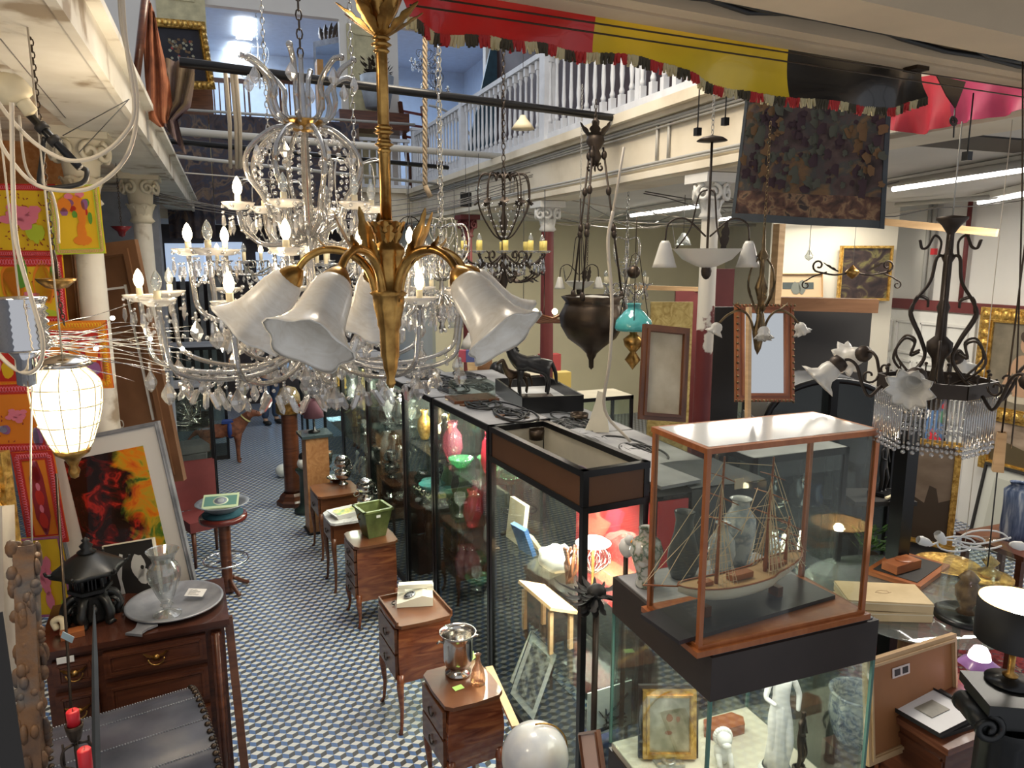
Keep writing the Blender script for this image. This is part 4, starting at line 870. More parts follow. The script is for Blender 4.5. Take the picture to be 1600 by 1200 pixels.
for k in range(6):
    a = CF+2*PI*k/6+PI/6+.35; d = polar(1, a, 0)
    pts = spl([polar(.18, a, zw(605)), polar(.22, a, zw(622)), polar(.25, a, zw(600)), polar(.27, a, zw(575)), polar(.30, a, zw(565)), polar(.33, a, zw(570))], 5)
    m = MB().tube(pts, .006, 6); m.tube(spiral(polar(.225, a, zw(590)), .03, .008, PI, 1.0, 12, d, (0, 0, 1)), .0045, 5); arm = m.build('arm', M['wrought'], t)
    ax2 = (d+Vector((0, 0, -.35))).normalized() if k % 2 else (d*.9+Vector((0, 0, -.9))).normalized()
    put(MB().lathe([(.005, -.02), (.028, -.012), (.034, .006), (.030, .022)], 16).build('shade_cup', M['wrought'], arm), axis_mat(pts[-1], ax2))
    s = MB(); bell(s, .95, 9, .22, n=36, prof=[(.024, .0), (.034, .014), (.040, .035), (.038, .055), (.050, .072), (.066, .082), (.072, .092)]); put(s.build('ruffled_shade', M['frost'], arm), axis_mat(pts[-1]+ax2*.014, ax2))
# ---- hanging bronze urn lamp
c = U(925, 500, D=5.7); z0 = c.z; zz = lambda py: zat(925, py, 5.7)-z0
t = thing('urn_lamp', 'bronze urn-shaped hanging lamp on three long rods from a winged crown', 'hanging lamp', (c.x, c.y, z0))
MB().lathe([(0, zz(578)), (.02, zz(574)), (.02, zz(562)), (.035, zz(556)), (.04, zz(552)), (.09, zz(543)), (.19, zz(528)), (.24, zz(510)), (.245, zz(492)), (.215, zz(478)), (.20, zz(472)), (.235, zz(463)), (.22, zz(462)), (.18, zz(472))], 30, wob=lambda a, i: 1+(.03*math.sin(a*12) if i > 7 else 0)).build('bowl', M['bronze'], t, disp=(.05, .012))
MB().lathe([(.15, zz(480)), (.17, zz(470)), (.12, zz(463)), (.0, zz(461))], 20).build('milk_glass', M['frost'], t)
top = Vector((.0, 0, zz(230)))
for k in range(3):
    a = math.radians(-21+90+120*k+35); e = polar(.235, a, zz(468)); m = MB(); s_ = top+polar(.06, a, 0)
    m.tube([s_, e], .008, 6)
    for f in (.05, .28, .52, .56, .97): q = s_.lerp(e, f); m.ball(q, (.022, .022, .035), 8, 6)
    m.build('rod', M['wrought'], t)
m = MB(); m.lathe([(.02, zz(260)), (.05, zz(245)), (.03, zz(235)), (.07, zz(222)), (.06, zz(212)), (.02, zz(205)), (.03, zz(190)), (.01, zz(184))], 14)
for k in range(6): leaf(m, (0, 0, zz(222)), polar(1, k*PI/3, .5), .16, .04, .5); m.tube(spiral(polar(.05, k*PI/3, zz(262)), .03, .008, PI/2, 1, 12, polar(1, k*PI/3, 0), (0, 0, 1)), .006, 5)
m.build('crown', M['wrought'], t)
m = MB(); chain(m, (.0, 0, zz(186)), (0, 0, zz(186)+.14), .02, .004)
m.build('hook', M['wrought'], t)
m = MB(); chain(m, (0, .08, zz(260)), (.0, .10, zz(440)), .012, .002); m.build('chain', M['wrought'], t)
# ---- teal shaded oil lamp
c = U(990, 515, D=5.0); z0 = c.z; zz = lambda py: zat(990, py, 5.0)-z0
t = thing('oil_lamp', 'hanging brass oil lamp with turquoise glass shade', 'oil lamp', (c.x, c.y, z0))
teal = flat('turquoise_glass', (.07, .36, .36), .1, Coat_Weight=.8)
MB().lathe([(.125, zz(516)), (.13, zz(512)), (.12, zz(500)), (.07, zz(487)), (.045, zz(482)), (.045, zz(477)), (.055, zz(474)), (.05, zz(474)), (.04, zz(480)), (.065, zz(490)), (.115, zz(503)), (.122, zz(515))], 28).build('shade', teal, t)
MB().lathe([(0, zz(578)), (.02, zz(572)), (.055, zz(562)), (.02, zz(550)), (.06, zz(540)), (.07, zz(530)), (.025, zz(522)), (.03, zz(512))], 20).build('font', M['brass'], t)
m = MB()
for k in range(3): a = 2*PI*k/3; m.tube([polar(.125, a, zz(514)), polar(.03, a, zz(400)), (0, 0, zz(395))], .003, 5)
m.build('chains', M['bronze'], t); MB().ball((0, .02, zz(425)), .045, 14, 9).build('counterweight', M['bronze'], t)
m = MB(); m.tube([(0, 0, zz(395)), (0, 0, zz(330))], .003, 5); m.build('hanging_wire', M['bronze'], t)
# ---- frosted bowl pendants with bell shades
def bowl_pendant(label, px, D, ytop, ybowl, R_, metal='wrought', bells=2, canopy=True):
    c = U(px, ybowl, D=D); z0 = c.z; zz = lambda py: zat(px, py, D)-z0
    t = thing('bowl_pendant', label, 'pendant lamp', (c.x, c.y, z0))
    MB().lathe([(0, -R_*.55), (R_*.3, -R_*.48), (R_*.7, -R_*.28), (R_*.95, 0), (R_, .004), (R_*.92, .0), (R_*.66, -R_*.24), (0, -R_*.50)], 28, wob=lambda a, i: 1+(.03*math.sin(a*6))).build('glass_bowl', M['frost'], t)
    m = MB(); htop = zz(ytop); m.tube([(0, 0, -R_*.5), (0, 0, htop)], .006, 6); m.ball((0, 0, -R_*.62), (.025, .025, .04), 8, 6)
    for k in range(3):
        a = 2*PI*k/3+.4; m.tube(spl([polar(.01, a, htop*.55), polar(R_*.3, a, htop*.5), polar(R_*.5, a, .10), polar(R_*.9, a, .0)], 4), .004, 5); leaf(m, polar(R_*.9, a, -.01), polar(.2, a, 1), .12, .02, .2)
    if canopy: m.lathe([(.0, htop-.012), (.07, htop-.006), (.05, htop+.008), (0, htop+.02)], 16)
    m.build('stem', M[metal], t)
    for k in range(bells):
        a = 2*PI*k/bells-.2; pts = spl([polar(.01, a, .06), polar(R_*.7, a, .14), polar(R_*1.2, a, .12), polar(R_*1.30, a, .04)], 5)
        arm = MB().tube(pts, .0045, 6).build('arm', M[metal], t); s = MB(); bell(s, R_*8.5, 4, .08, prof=[(.012, 0), (.018, .01), (.028, .045), (.036, .075), (.040, .09)]); put(s.build('bell_shade', M['frost'], arm), axis_mat(pts[-1], (0, 0, -1)))
    m = MB(); chain(m, (0, 0, htop), (0, 0, htop+.9), .014, .002); m.build('chain', M['conduit'], t)
bowl_pendant('pendant with frosted white glass bowl and black fleur-de-lis fittings, beside the peeling column', 1105, 3.5, 218, 390, .16)
bowl_pendant('bowl lamp of bluish frosted glass with bell shades, hanging above the bronze urn lamp', 905, 6.3, 310, 440, .13, canopy=False)
# ---- brass lamp with three glass flowers before the mirror
c = U(1188, 470, D=3.5); z0 = c.z; zz = lambda py: zat(1188, py, 3.5)-z0
t = thing('flower_lamp', 'brass hanging lamp with curling leafy arms and white glass flower shades', 'hanging lamp', (c.x, c.y, z0))
MB().lathe([(0, zz(555)), (.015, zz(545)), (.03, zz(520)), (.015, zz(500)), (.012, zz(470)), (.03, zz(450)), (.012, zz(430)), (.01, zz(410)), (.028, zz(400)), (.01, zz(390)), (.006, zz(355))], 14).build('stem', M['oldbronze'], t)
for k in range(3):
    a = CF+math.radians((180, 258, 2)[k]); d = polar(1, a, 0)
    pts = spl([polar(.01, a, zz(540)), polar(.04, a, zz(500)), polar(.09, a, zz(485)), polar(.15, a, zz(492)), polar(.19, a, zz(505))], 5)
    m = MB().tube(pts, .006, 6); leaf(m, polar(.03, a, zz(480)), polar(.5, a, 1), .10, .02, .6); leaf(m, polar(.09, a, zz(485)), polar(1, a, .4), .05, .012, .4)
    m.tube(spl([polar(.01, a, zz(400)), polar(.05, a, zz(420)), polar(.06, a, zz(450)), polar(.03, a, zz(475)), polar(.012, a, zz(490))], 5), .005, 5); arm = m.build('arm', M['oldbronze'], t)
    ax2 = (d*.5+Vector((0, 0, -1))).normalized(); s = MB(); bell(s, .62, 8, .35, n=32, prof=[(.018, .0), (.034, .012), (.044, .035), (.040, .055), (.055, .075), (.060, .09)]); put(s.build('flower_shade', M['frost'], arm), axis_mat(pts[-1], ax2))
m = MB(); chain(m, (0, 0, zz(355)), (0, 0, zz(190)), .012, .002); m.build('chain', M['oldbronze'], t)
# ---- scroll sconce lamp hanging in front of the dark painting
c = U(1332, 425, D=5.2); t = thing('scroll_lamp', 'black iron scrolled hanging arm with brass centre, before the dark painting', 'lamp', (c.x, c.y, c.z))
m = MB(); dx = Vector((cy_, -sy_, 0))
for s in (-1, 1):
    pts = spl([(0, 0, 0), dx*.12*s+Vector((0, 0, -.02)), dx*.24*s+Vector((0, 0, .0))], 6) + spiral(dx*.24*s+Vector((0, 0, .045)), .045, .012, -PI/2, 1.1, 14, dx*s, (0, 0, 1)); m.tube(pts, .007, 6)
    m.tube(spl([dx*.18*s, dx*.27*s+Vector((0, 0, -.03)), dx*.32*s+Vector((0, 0, -.06))], 4) + spiral(dx*.32*s+Vector((0, 0, -.09)), .03, .01, PI/2, -1.1, 14, dx*s, (0, 0, 1)), .005, 6); leaf(m, dx*.10*s, dx*s+Vector((0, 0, .3)), .12, .03, .3)
m.build('scroll_arms', M['wrought'], t); MB().lathe([(.0, -.05), (.03, -.03), (.05, 0), (.03, .02), (0, .05)], 14).build('brass_cup', M['brass'], t)
m = MB().tube([(0, 0, .05), (0, 0, 3.6-c.z)], .002, 4); m.build('hanging_wire', M['conduit'], t)
# bare pendants and small weights that hang on thin cords
def cord_item(px, py, D, lab, kind, ytop=None, ztop=None):
    c = U(px, py, D=D); t = thing({'shade': 'pendant_lamp', 'bulb': 'light_bulb', 'socket': 'plug_socket'}.get(kind, kind), lab, kind, tuple(c)); zt = (zat(px, ytop, D) if ytop is not None else ztop)-c.z
    MB().tube([(0, 0, .01), (0, 0, zt)], .0025, 5).build('cord', M['cableb'], t)
    if kind == 'socket': MB().box((0, 0, 0), (.022, .022, .028)).build('body', M['black'], t)
    elif kind == 'bulb': b = MB(); b.lathe([(.0, -.04), (.03, -.02), (.035, 0), (.015, .03), (.012, .05)], 14); b.build('body', M['clear'], t)
    elif kind == 'floodlight': MB().box((0, 0, 0), (.10, .06, .14)).build('body', M['black'], t)
    elif kind == 'shade': MB().lathe([(.10, -.06), (.07, -.02), (.03, .03), (.02, .05), (.0, .05)], 18).build('body', M['candle'], t)
    elif kind == 'candelabrum':
        m = MB(); m.ball((0, 0, 0), .03, 8, 6)
        for k in range(4): m.tube(arc((0, 0, 0), .09, 0, PI*.9, 8, polar(1, k*PI/2, 0), (0, 0, 1)), .004, 5)
        m.build('body', M['wrought'], t)
cord_item(1133, 190, 2.9, 'tiny black socket on a thin cord below the yellow banner', 'socket', 60)
cord_item(1090, 206, 2.9, 'small black plug on a thin cord left of the tiny socket', 'socket', 40)
cord_item(1511, 244, 2.5, 'tiny black socket hanging under the pink flag', 'socket', 145)
cord_item(728, 312, 7.6, 'black floodlight on cords before the plaster gallery edge', 'floodlight', 240)
cord_item(748, 295, 7.4, 'clear bare bulb on a thin cord against the plaster gallery edge', 'bulb', 240)
cord_item(1264, 400, 6.2, 'clear bare bulb on a thin cord above the beige-matted picture', 'bulb', 340)
cord_item(817, 190, 6.4, 'dusty beige conical lamp shade hanging before the balustrade', 'shade', 60)
cord_item(640, 356, 6.0, 'small black-iron candelabrum hanging left of the plaster gallery edge', 'candelabrum', 250)
cord_item(1420, 20, 2.0, 'thin black cord with plug above the black banner stripe', 'socket', -60)
# ================================================================== pipes, ropes, banners, hangings
def pipe(p, q, z, r, mat, lab, zq=None):
    a, b = U(*p, z=z), U(*q, z=zq or z); return tag(MB().tube([a, b], r, 8).build('pipe', M[mat]), lab, 'pipe')
pipe((280, 97), (975, 186), 4.05, .028, 'black', 'long black pipe crossing the well at gallery height, nearest of the crossing pipes')
pipe((265, 204), (880, 252), 4.10, .035, 'conduit', 'grey-white pipe crossing the well beyond the black one')
pipe((262, 220), (700, 262), 4.02, .025, 'black', 'thin black pipe just below the grey-white pipe')
pipe((262, 243), (690, 288), 4.00, .02, 'conduit', 'slender grey pipe crossing the far end of the well')
pipe((262, 268), (440, 282), 3.95, .008, 'cablew', 'pale wire strung across the hanging tapestries')
for i in range(7):
    a, b = U(240, 300+i*3, D=6.5), U(800+i*8, 300-i*6, D=7.2+i*.1)
    m = MB(); m.tube([a.lerp(b, k/10)-Vector((0, 0, .25*math.sin(PI*k/10)*(1+.4*math.sin(i*3)))) for k in range(11)], .004, 4)
    tag(m.build('wire', M['cable']), 'thin sagging wire strung across the well under the gallery', 'wire', 'thin wires strung across the well')
for i in range(16):
    a = Vector((random.uniform(3.0, 3.6), random.uniform(3.5, 9), 3.56)); b = Vector((random.uniform(4.5, 8), random.uniform(4, 10), 3.56))
    m = MB(); m.tube([a.lerp(b, k/10)-Vector((0, 0, .18*math.sin(PI*k/10)*random.uniform(.8, 1.2))) for k in range(11)], .005, 4)
    tag(m.build('wire', M['cablew'] if i % 2 else M['cable']), 'thin cable drooping below the right ceiling between hooks', 'cable', 'drooping cables under the right ceiling')
for i, x in enumerate((352, 362, 368)):
    a, b = U(x, 112, z=4.05), U(x+8, 262, D=5.2); tag(MB().tube([a, a.lerp(b, .5)+Vector((.01, 0, 0)), b], .012, 6).build('hose', M['cablew']), 'pale flat hose strand hanging from the black pipe', 'hose', 'pale hose strands hanging from the black pipe')
m = MB(); a, b = U(664, 50, D=5.4), U(664, 290, D=5.4)
for s in range(3): m.tube([a.lerp(b, k/60)+Vector((.011*math.cos(k*.9+s*2.1), .011*math.sin(k*.9+s*2.1), 0)) for k in range(61)], .009, 5)
m.tube([b, b+Vector((.04, 0, -.08))], .02, 6); tag(m.build('rope', M['rope']), 'thick twisted tan rope hanging before the second upstairs opening', 'rope')
m = MB(); m.tube(spl([U(958, 330, D=3.4), U(950, 380, D=3.4), U(956, 470, D=3.4), U(953, 560, D=3.4), U(945, 640, D=3.5), U(985, 690, D=3.5)], 6), .008, 6); m.tube([U(975, 230, D=3.4), U(958, 330, D=3.4)], .006, 6)
tag(m.build('cord', M['cablew']), 'long cream flex hanging down in front of the bronze urn lamp', 'cord')
m = MB(); m.tube(spl([U(1300, -20, D=2.2)]+[U(x, y, D=2.3) for x, y in ((1160, 230), (1090, 330), (1010, 400))], 5), .005, 5)
# banners on the plane behind the near beam
def Upl(px, py, P, N_):
    d = U(px, py, D=1)-Vector((0, 0, H)); o = Vector((0, 0, H)); return o + d*((P-o).dot(N_)/d.dot(N_))
def banner(name, label, cat, pts_top, pts_bot, P, N_, mats, fringe=None, wave=.02, folds=0, thick=.004, group=None, splits=None):
    """cloth hung between matching top and bottom outlines"""
    n = len(pts_top)-1; T_ = [Upl(x, y, P, N_) for x, y in pts_top]; B2 = [Upl(x, y, P, N_) for x, y in pts_bot]
    def lerp_list(L_, a): q = min(a*n, n-1e-6); i = int(q); return L_[i].lerp(L_[i+1], q-i)
    nn = Vector(N_).normalized()
    def f(a, b): return lerp_list(T_, a).lerp(lerp_list(B2, a), b) + nn*wave*(math.sin(a*23+b*3)*b + .5*math.sin(a*51)*b)
    return f
NB = nv.copy(); PB = R0 - nv*.06
ftop = [(600, -60), (700, -60), (800, -50), (900, -30), (1000, -5), (1100, 15), (1200, 35), (1300, 60), (1400, 80), (1440, 95)]
fbot = [(640, 30), (700, 55), (800, 68), (900, 78), (1000, 92), (1100, 128), (1200, 150), (1300, 163), (1400, 170), (1440, 155)]
f = banner('', '', '', ftop, fbot, PB, NB, None)
t = thing('banner', 'red, yellow and black striped banner with fringe, hanging from the near ceiling beam', 'banner', (0, 0, 0))
Msat = {}
for nm, c_ in (('red', (.55, .012, .012)), ('yellow', (.66, .47, .02)), ('black', (.010, .010, .011))): Msat[nm] = var(nm+'_satin', c_, .35, amt=.15, scale=5, coat=.3)
def split_at(px): # fraction along the outline for a pixel column
    for i in range(len(fbot)-1):
        if fbot[i][0] <= px <= fbot[i+1][0]: return (i+(px-fbot[i][0])/(fbot[i+1][0]-fbot[i][0]))/(len(fbot)-1)
    return 1
s1, s2 = split_at(930), split_at(1233)
for nm, a, b in (('red', 0, s1), ('yellow', s1, s2), ('black', s2, 1)):
    MB().grid(lambda u, v: f(a+(b-a)*u, v), 30, 10, thick=.003).build(nm+'_stripe', Msat[nm], t)
m = [MB(), MB(), MB()]
for i in range(300):
    a = i/300; p = f(a, 1); mm = m[(i//6) % 3]
    mm.tube([p+Vector((0, 0, .004)), p+Vector((random.uniform(-.006, .006), random.uniform(-.008, .008), -.022+random.uniform(-.004, .004)))], [.006, .004], 5, caps=False)
for mm, cc, nm in zip(m, ((.55, .48, .28), (.06, .05, .03), (.45, .03, .03)), ('cream_fringe', 'black_fringe', 'red_fringe')):
    if mm.v: tag(mm.build(nm, flat(nm, cc, .8), t), None, None, None, 'stuff')
# second flag farther right
P2 = R0 - nv*.30
t = thing('flag', 'translucent pink and red flag gathered behind the black banner stripe', 'flag', (0, 0, 0))
NF = Vector((1, 0, 0)); P2 = Vector((2.84, 0, 0))
f2 = banner('', '', '', [(1385, 150), (1440, 120), (1500, 110), (1560, 115), (1640, 135)], [(1390, 203), (1440, 210), (1500, 192), (1560, 182), (1640, 160)], P2, NF, None)
MB().grid(lambda u, v: f2(.0+.45*u, v), 16, 8, thick=.002).build('red_panel', var('red_flag', (.55, .03, .05), .5), t)
MB().grid(lambda u, v: f2(.45+.55*u, v), 16, 8, thick=.002).build('pink_panel', var('pink_flag', (.55, .05, .14), .5), t)
P3 = R0 - nv*.10
a_, b_, c_, d_ = [Upl(x, y, P3, NB) for x, y in ((1462, 118), (1508, 128), (1492, 170), (1478, 150))]
m = MB(); m.add([a_, b_, c_, d_], [(0, 1, 2, 3)], False); m.add([p+nv*.003 for p in (a_, b_, c_, d_)], [(3, 2, 1, 0)], False); m.tube(spiral(Upl(1490, 190, P3, NB), .02, .005, 0, 2.5, 30, (1, 0, 0), (0, .3, 1)), .003, 5); m.tube([c_, Upl(1490, 215, P3, NB)], .003, 5)
tag(m.build('banner_tip', Msat['black']), 'folded black banner corner tied with a looped cord', 'banner')
for i, (y0, y1) in enumerate(((28, 146), (12, 133))):
    a, b = Upl(640, y0-20, R0-nv*.03+nv*.06, NB), Upl(1640, y1+12, R0+nv*.03, NB); tag(MB().tube([a, b], .0025, 5).build('curtain_wire', M['bronze']), 'thin steel wire running along the banner front', 'wire', 'steel wires along the banner')
c = Upl(1425, 105, R0-nv*.0+nv*.02, NB); t = thing('security_camera', 'small cream box camera fixed below the near ceiling beam', 'camera', tuple(c+Vector((0, 0, .01))), math.atan2(dv.y, dv.x))
MB().box((0, .0, .045), (.09, .09, .05)).build('housing', M['cream'], t); MB().box((-.0, -.015, .0), (.06, .05, .05)).build('lens_hood', M['bronze'], t)
# hanging tapestry at right
M['verdure'] = ramp_mat('verdure_tapestry', [(.34, (.020, .014, .014)), (.44, (.060, .038, .038)), (.50, (.04, .042, .042)), (.56, (.13, .075, .035)), (.64, (.045, .035, .04))], 6, .9, detail=12, distort=.4, bump=.2)
M['tapborder'] = ramp_mat('tapestry_border', [(.34, (.025, .014, .014)), (.5, (.085, .042, .03)), (.6, (.19, .12, .07)), (.7, (.03, .022, .022))], 22, .9, detail=8, distort=.5)
M['tapedge'] = var('blue_edge_tape', (.05, .06, .07), .8)
def P_D(px, py, D): return U(px, py, D=D)
tl, tr, br_, bl_ = P_D(1172, 100, 3.75), P_D(1402, 110, 3.35), P_D(1385, 358, 3.35), P_D(1143, 345, 3.75)
def tf(a, b):
    p = tl.lerp(tr, a).lerp(bl_.lerp(br_, a), b); return p + Vector((sy_*.0, -.02*math.sin(a*9)*b-.03*max(0, a-.93)*10*-1, 0))
t = thing('tapestry', 'large dark verdure tapestry with flowered border hanging at the gallery edge', 'tapestry', (0, 0, 0))
MB().grid(lambda a, b: tf(.02+.93*a, b*.80), 26, 20, thick=.006).build('woven_field', M['verdure'], t)
m = MB().grid(lambda a, b: tf(.02+.93*a, .80+.15*b), 26, 5, thick=.006); m.build('border', M['tapborder'], t)
m = MB().grid(lambda a, b: tf(.95+.05*a, b), 4, 20, thick=.008); m.grid(lambda a, b: tf(a, .95+.05*b), 26, 3, thick=.008); m.grid(lambda a, b: tf(.02*a, b), 2, 20, thick=.008); m.build('edge_tape', M['tapedge'], t)
m = MB()
rnd = random.Random(3); leafm = [flat('tan_wool', (.15, .085, .04), .9), flat('sage_wool', (.075, .078, .06), .9), flat('plum_wool', (.045, .025, .032), .9)]
for q, mt in enumerate(leafm):
    mm = MB()
    for i in range(100):
        a = rnd.random(); b = rnd.random()*.78
        if q == 0 and not (a < .28 or (a > .7 and b > .3)): continue
        p = tf(.03+.90*a, b)-Vector((sy_*.016, cy_*.016, 0)); r = rnd.uniform(.012, .042)
        P = []
        for k in range(14): an = 2*PI*k/14; rr = r*rnd.uniform(.45, 1.0); P.append(p+Vector((cy_*math.cos(an)*rr, -sy_*math.cos(an)*rr, math.sin(an)*rr)))
        mm.add(P, [tuple(range(14))], False)
    tag(mm.build(('tan_leaves', 'sage_leaves', 'plum_leaves')[q], mt, t), None, None, None, 'stuff')
# balustrade of the right gallery
def turned_baluster(h_):
    return MB().box((0, 0, .05), (.045, .045, .10)).box((0, 0, h_-.04), (.045, .045, .08)).lathe([(.018, .10), (.022, .13), (.013, .16), (.020, h_*.35), (.014, h_*.55), (.012, h_-.14), (.020, h_-.11), (.018, h_-.08)], 10)
M['railwhite'] = var('grey_white_rail_paint', (.60, .62, .66), .5, amt=.12)
t = thing('balustrade', 'long white turned-spindle balustrade of the right gallery', 'balustrade', (3.02, 0, 4.16)); bh = .74
Y0, Y1 = 3.4, 12.3
MB().box((0, (Y0+Y1)/2, bh+.03), (.075, Y1-Y0, .05)).build('handrail', M['railwhite'], t); MB().box((0, (Y0+Y1)/2, -.02), (.07, Y1-Y0, .05)).build('bottom_rail', M['railwhite'], t)
bme = None; k = 0
y = Y0
while y < Y1-.05 and k < 96:
    if bme is None: o = turned_baluster(bh).build('baluster', M['railwhite'], t); bme = o.data
    else: o = bpy.data.objects.new('baluster', bme); C.objects.link(o); o.parent = t
    o.location = (0, y, 0); o.scale = (1.05, 1.05, 1); y += .155; k += 1
for y, s in ((U(1000, 150, X=3.02).y, .06), (U(856, 150, X=3.02).y, .13), (9.6, .10), (12.2, .12)):
    m = MB(); m.box((0, y, .37), (s, s, .95)); m.box((0, y, .86), (s*1.25, s*1.25, .04)); m.build('newel_post', M['railwhite'], t)
t = thing('balustrade', 'short white spindle balustrade of the far gallery beside the rope', 'balustrade', (0, 12.33, 4.13))
x0, x1 = U(560, 250, Y=12.33).x, 2.95
MB().box(((x0+x1)/2, 0, .72), (x1-x0, .07, .05)).build('handrail', M['railwhite'], t); MB().box(((x0+x1)/2, 0, -.01), (x1-x0, .07, .05)).build('bottom_rail', M['railwhite'], t)
for i in range(int((x1-x0)/.12)): o = bpy.data.objects.new('baluster', bme); C.objects.link(o); o.parent = t; o.location = (x0+.06+i*.12, 0, 0); o.scale = (1, 1, .93)
# tapestries on the far gallery front, shelf and furniture above
M['bluetap'] = ramp_mat('dark_floral_tapestry', [(.32, (.02, .022, .035)), (.44, (.07, .05, .05)), (.52, (.04, .045, .07)), (.60, (.16, .11, .075)), (.68, (.03, .03, .045))], 3.2, .9, detail=9, distort=1.5)
for (x0, y0, x1, y1, lab) in ((250, 176, 325, 372, 'dark floral tapestry on the far gallery front, nearest the left beam'), (326, 178, 560, 350, 'wide dark blue floral tapestry on the far gallery front behind the crystal chandelier')):
    a, b, c2 = U(x0, y0, Y=12.1), U(x1, y0+8, Y=12.1), U(x0, y1, Y=12.1)
    m = MB(); m.grid(lambda u, v: (a.x+(b.x-a.x)*u, 12.1+.03*math.sin(u*30)*v, a.z+(c2.z-a.z)*v), 30, 8, thick=.01); tag(m.build('tapestry', M['bluetap']), lab, 'tapestry')
MB_rail = MB().tube([(-.4, 12.12, U(300, 174, Y=12.1).z+.02), (3.0, 12.12, U(300, 174, Y=12.1).z+.02)], .02, 8); tag(MB_rail.build('rail', M['conduit']), 'pale rail the far gallery tapestries hang from', 'rail')
m = MB().tube([(-.36, 12.14, 4.05), (-.36, 12.14, 5.2)], .02, 8)
# upper doorway furniture
def ublock(x0, y0, x1, y1, Y, dep, mat, name, lab, cat):
    a, b = U(x0, y0, Y=Y), U(x1, y1, Y=Y); zb_ = max(b.z, 4.04) if b.z > 3.9 else 4.04
    return tag(MB().box(((a.x+b.x)/2, Y+dep/2, (a.z+zb_)/2), (abs(b.x-a.x), dep, a.z-zb_)).build(name, mat), lab, cat)
t = thing('shutter', 'tall cream panelled door leaf standing open between the upstairs openings', 'door', (U(543, 100, Y=13.3).x, 13.28, 4.04)); hh = U(545, 38, Y=13.3).z-4.04; ww = U(593, 100, Y=13.3).x-U(543, 100, Y=13.3).x
crm = var('pale_yellow_paint', (.55, .50, .30), .5)
MB().box((ww/2, 0, hh/2), (ww, .05, hh)).build('leaf', crm, t); m = MB()
for z0, z1 in ((.15, hh*.42), (hh*.47, hh-.15)):
    for q in ((ww/2, z0, ww*.6, .03), (ww/2, z1, ww*.6, .03)): m.box((q[0], -.03, q[1]), (q[2], .02, q[3]))
    for xx in (ww*.2, ww*.8): m.box((xx, -.03, (z0+z1)/2), (.03, .02, z1-z0))
m.build('panel_moulding', crm, t)
t = thing('shutter', 'narrow cream panelled leaf above the flower painting', 'door', (U(245, 20, Y=13.3).x, 13.28, 4.04)); MB().box((.35, 0, 1.9), (.7, .05, 3.8)).build('leaf', crm, t); MB().box((.35, -.03, 3.3), (.4, .02, .9)).build('raised_panel', crm, t)
q = U(285, 150, D=9.8)
fl, W, Hq, zc = picture('painting', 'dark flower still life in a wide gilt frame upstairs at left', 'painting', U(240, 140, D=10.5), U(333, 140, D=11.3), U(240, 28, D=10.5), .11, .06, 'gold', var('dark_canvas', (.022, .022, .03), .5), carved=1)
rnd = random.Random(5)
for nm, cc, N_, sc in (('white_blossoms', (.34, .33, .24), 22, 1), ('red_blossoms', (.32, .06, .05), 5, 1), ('brown_leaves', (.16, .10, .05), 30, 1.1)):
    m = MB()
    for i in range(N_):
        u = W*(.35+.38*rnd.random()); v = Hq*(.22+.5*rnd.random()); splat(m, u, v, .03*sc, .025*sc, zc, rnd.random()*99, 9, .5)
    m.build(nm, flat(nm, cc, .6), fl)
ublock(270, 130, 335, 186, 12.6, .5, M['walnut'], 'wooden_chest', 'brown wooden chest upstairs below the flower painting', 'chest')
ublock(530, 170, 640, 205, 12.55, .5, M['mahog'], 'planter_box', 'long dark reddish-brown box on the far gallery', 'box')
t = thing('plant_pot', 'pale blue-grey pot with dark leafy plant on the long brown box', 'potted plant', (U(590, 150, Y=12.75).x, 12.78, U(590, 170, Y=12.8).z)); MB().lathe([(.20, 0), (.26, .3), (.28, .50), (.24, .52)], 20).build('pot', var('bluegrey_pot', (.35, .40, .46), .5), t)
m = MB()
for i in range(90): a = rnd.random()*2*PI; r = rnd.uniform(.1, .38); leaf(m, polar(r*.6, a, .5+rnd.random()*.22), polar(1, a, rnd.uniform(-.6, .8)), .10, .025, .5)
tag(m.build('foliage', flat('dark_leaves', (.05, .035, .02), .6), t), None, None, None, 'stuff')
t = thing('rocking_chair', 'dark slatted wooden chair standing askew upstairs left of the second opening', 'chair', (U(645, 190, Y=12.75).x+.35, 12.95, 4.26), .5); t.scale = (1.45, 1.45, 1.45)
MB().box((0, 0, .22), (.4, .4, .04)).build('seat', M['mahog'], t); m = MB()
for x in (-.18, .18): m.bar((x, .2, .2), (x, .32, .95), .04)
m.build('back_posts', M['mahog'], t); m = MB()
for z in (.4, .55, .7, .85): m.bar((-.18, .22+(z-.2)*.16, z), (.18, .22+(z-.2)*.16, z), .05, .02)
m.build('back_slats', M['maroon'], t)
for x in (-.17, .17):
    for y in (-.17, .17): MB().bar((x, y, .2), (x, y, -.12), .035).build('leg', M['mahog'], t)
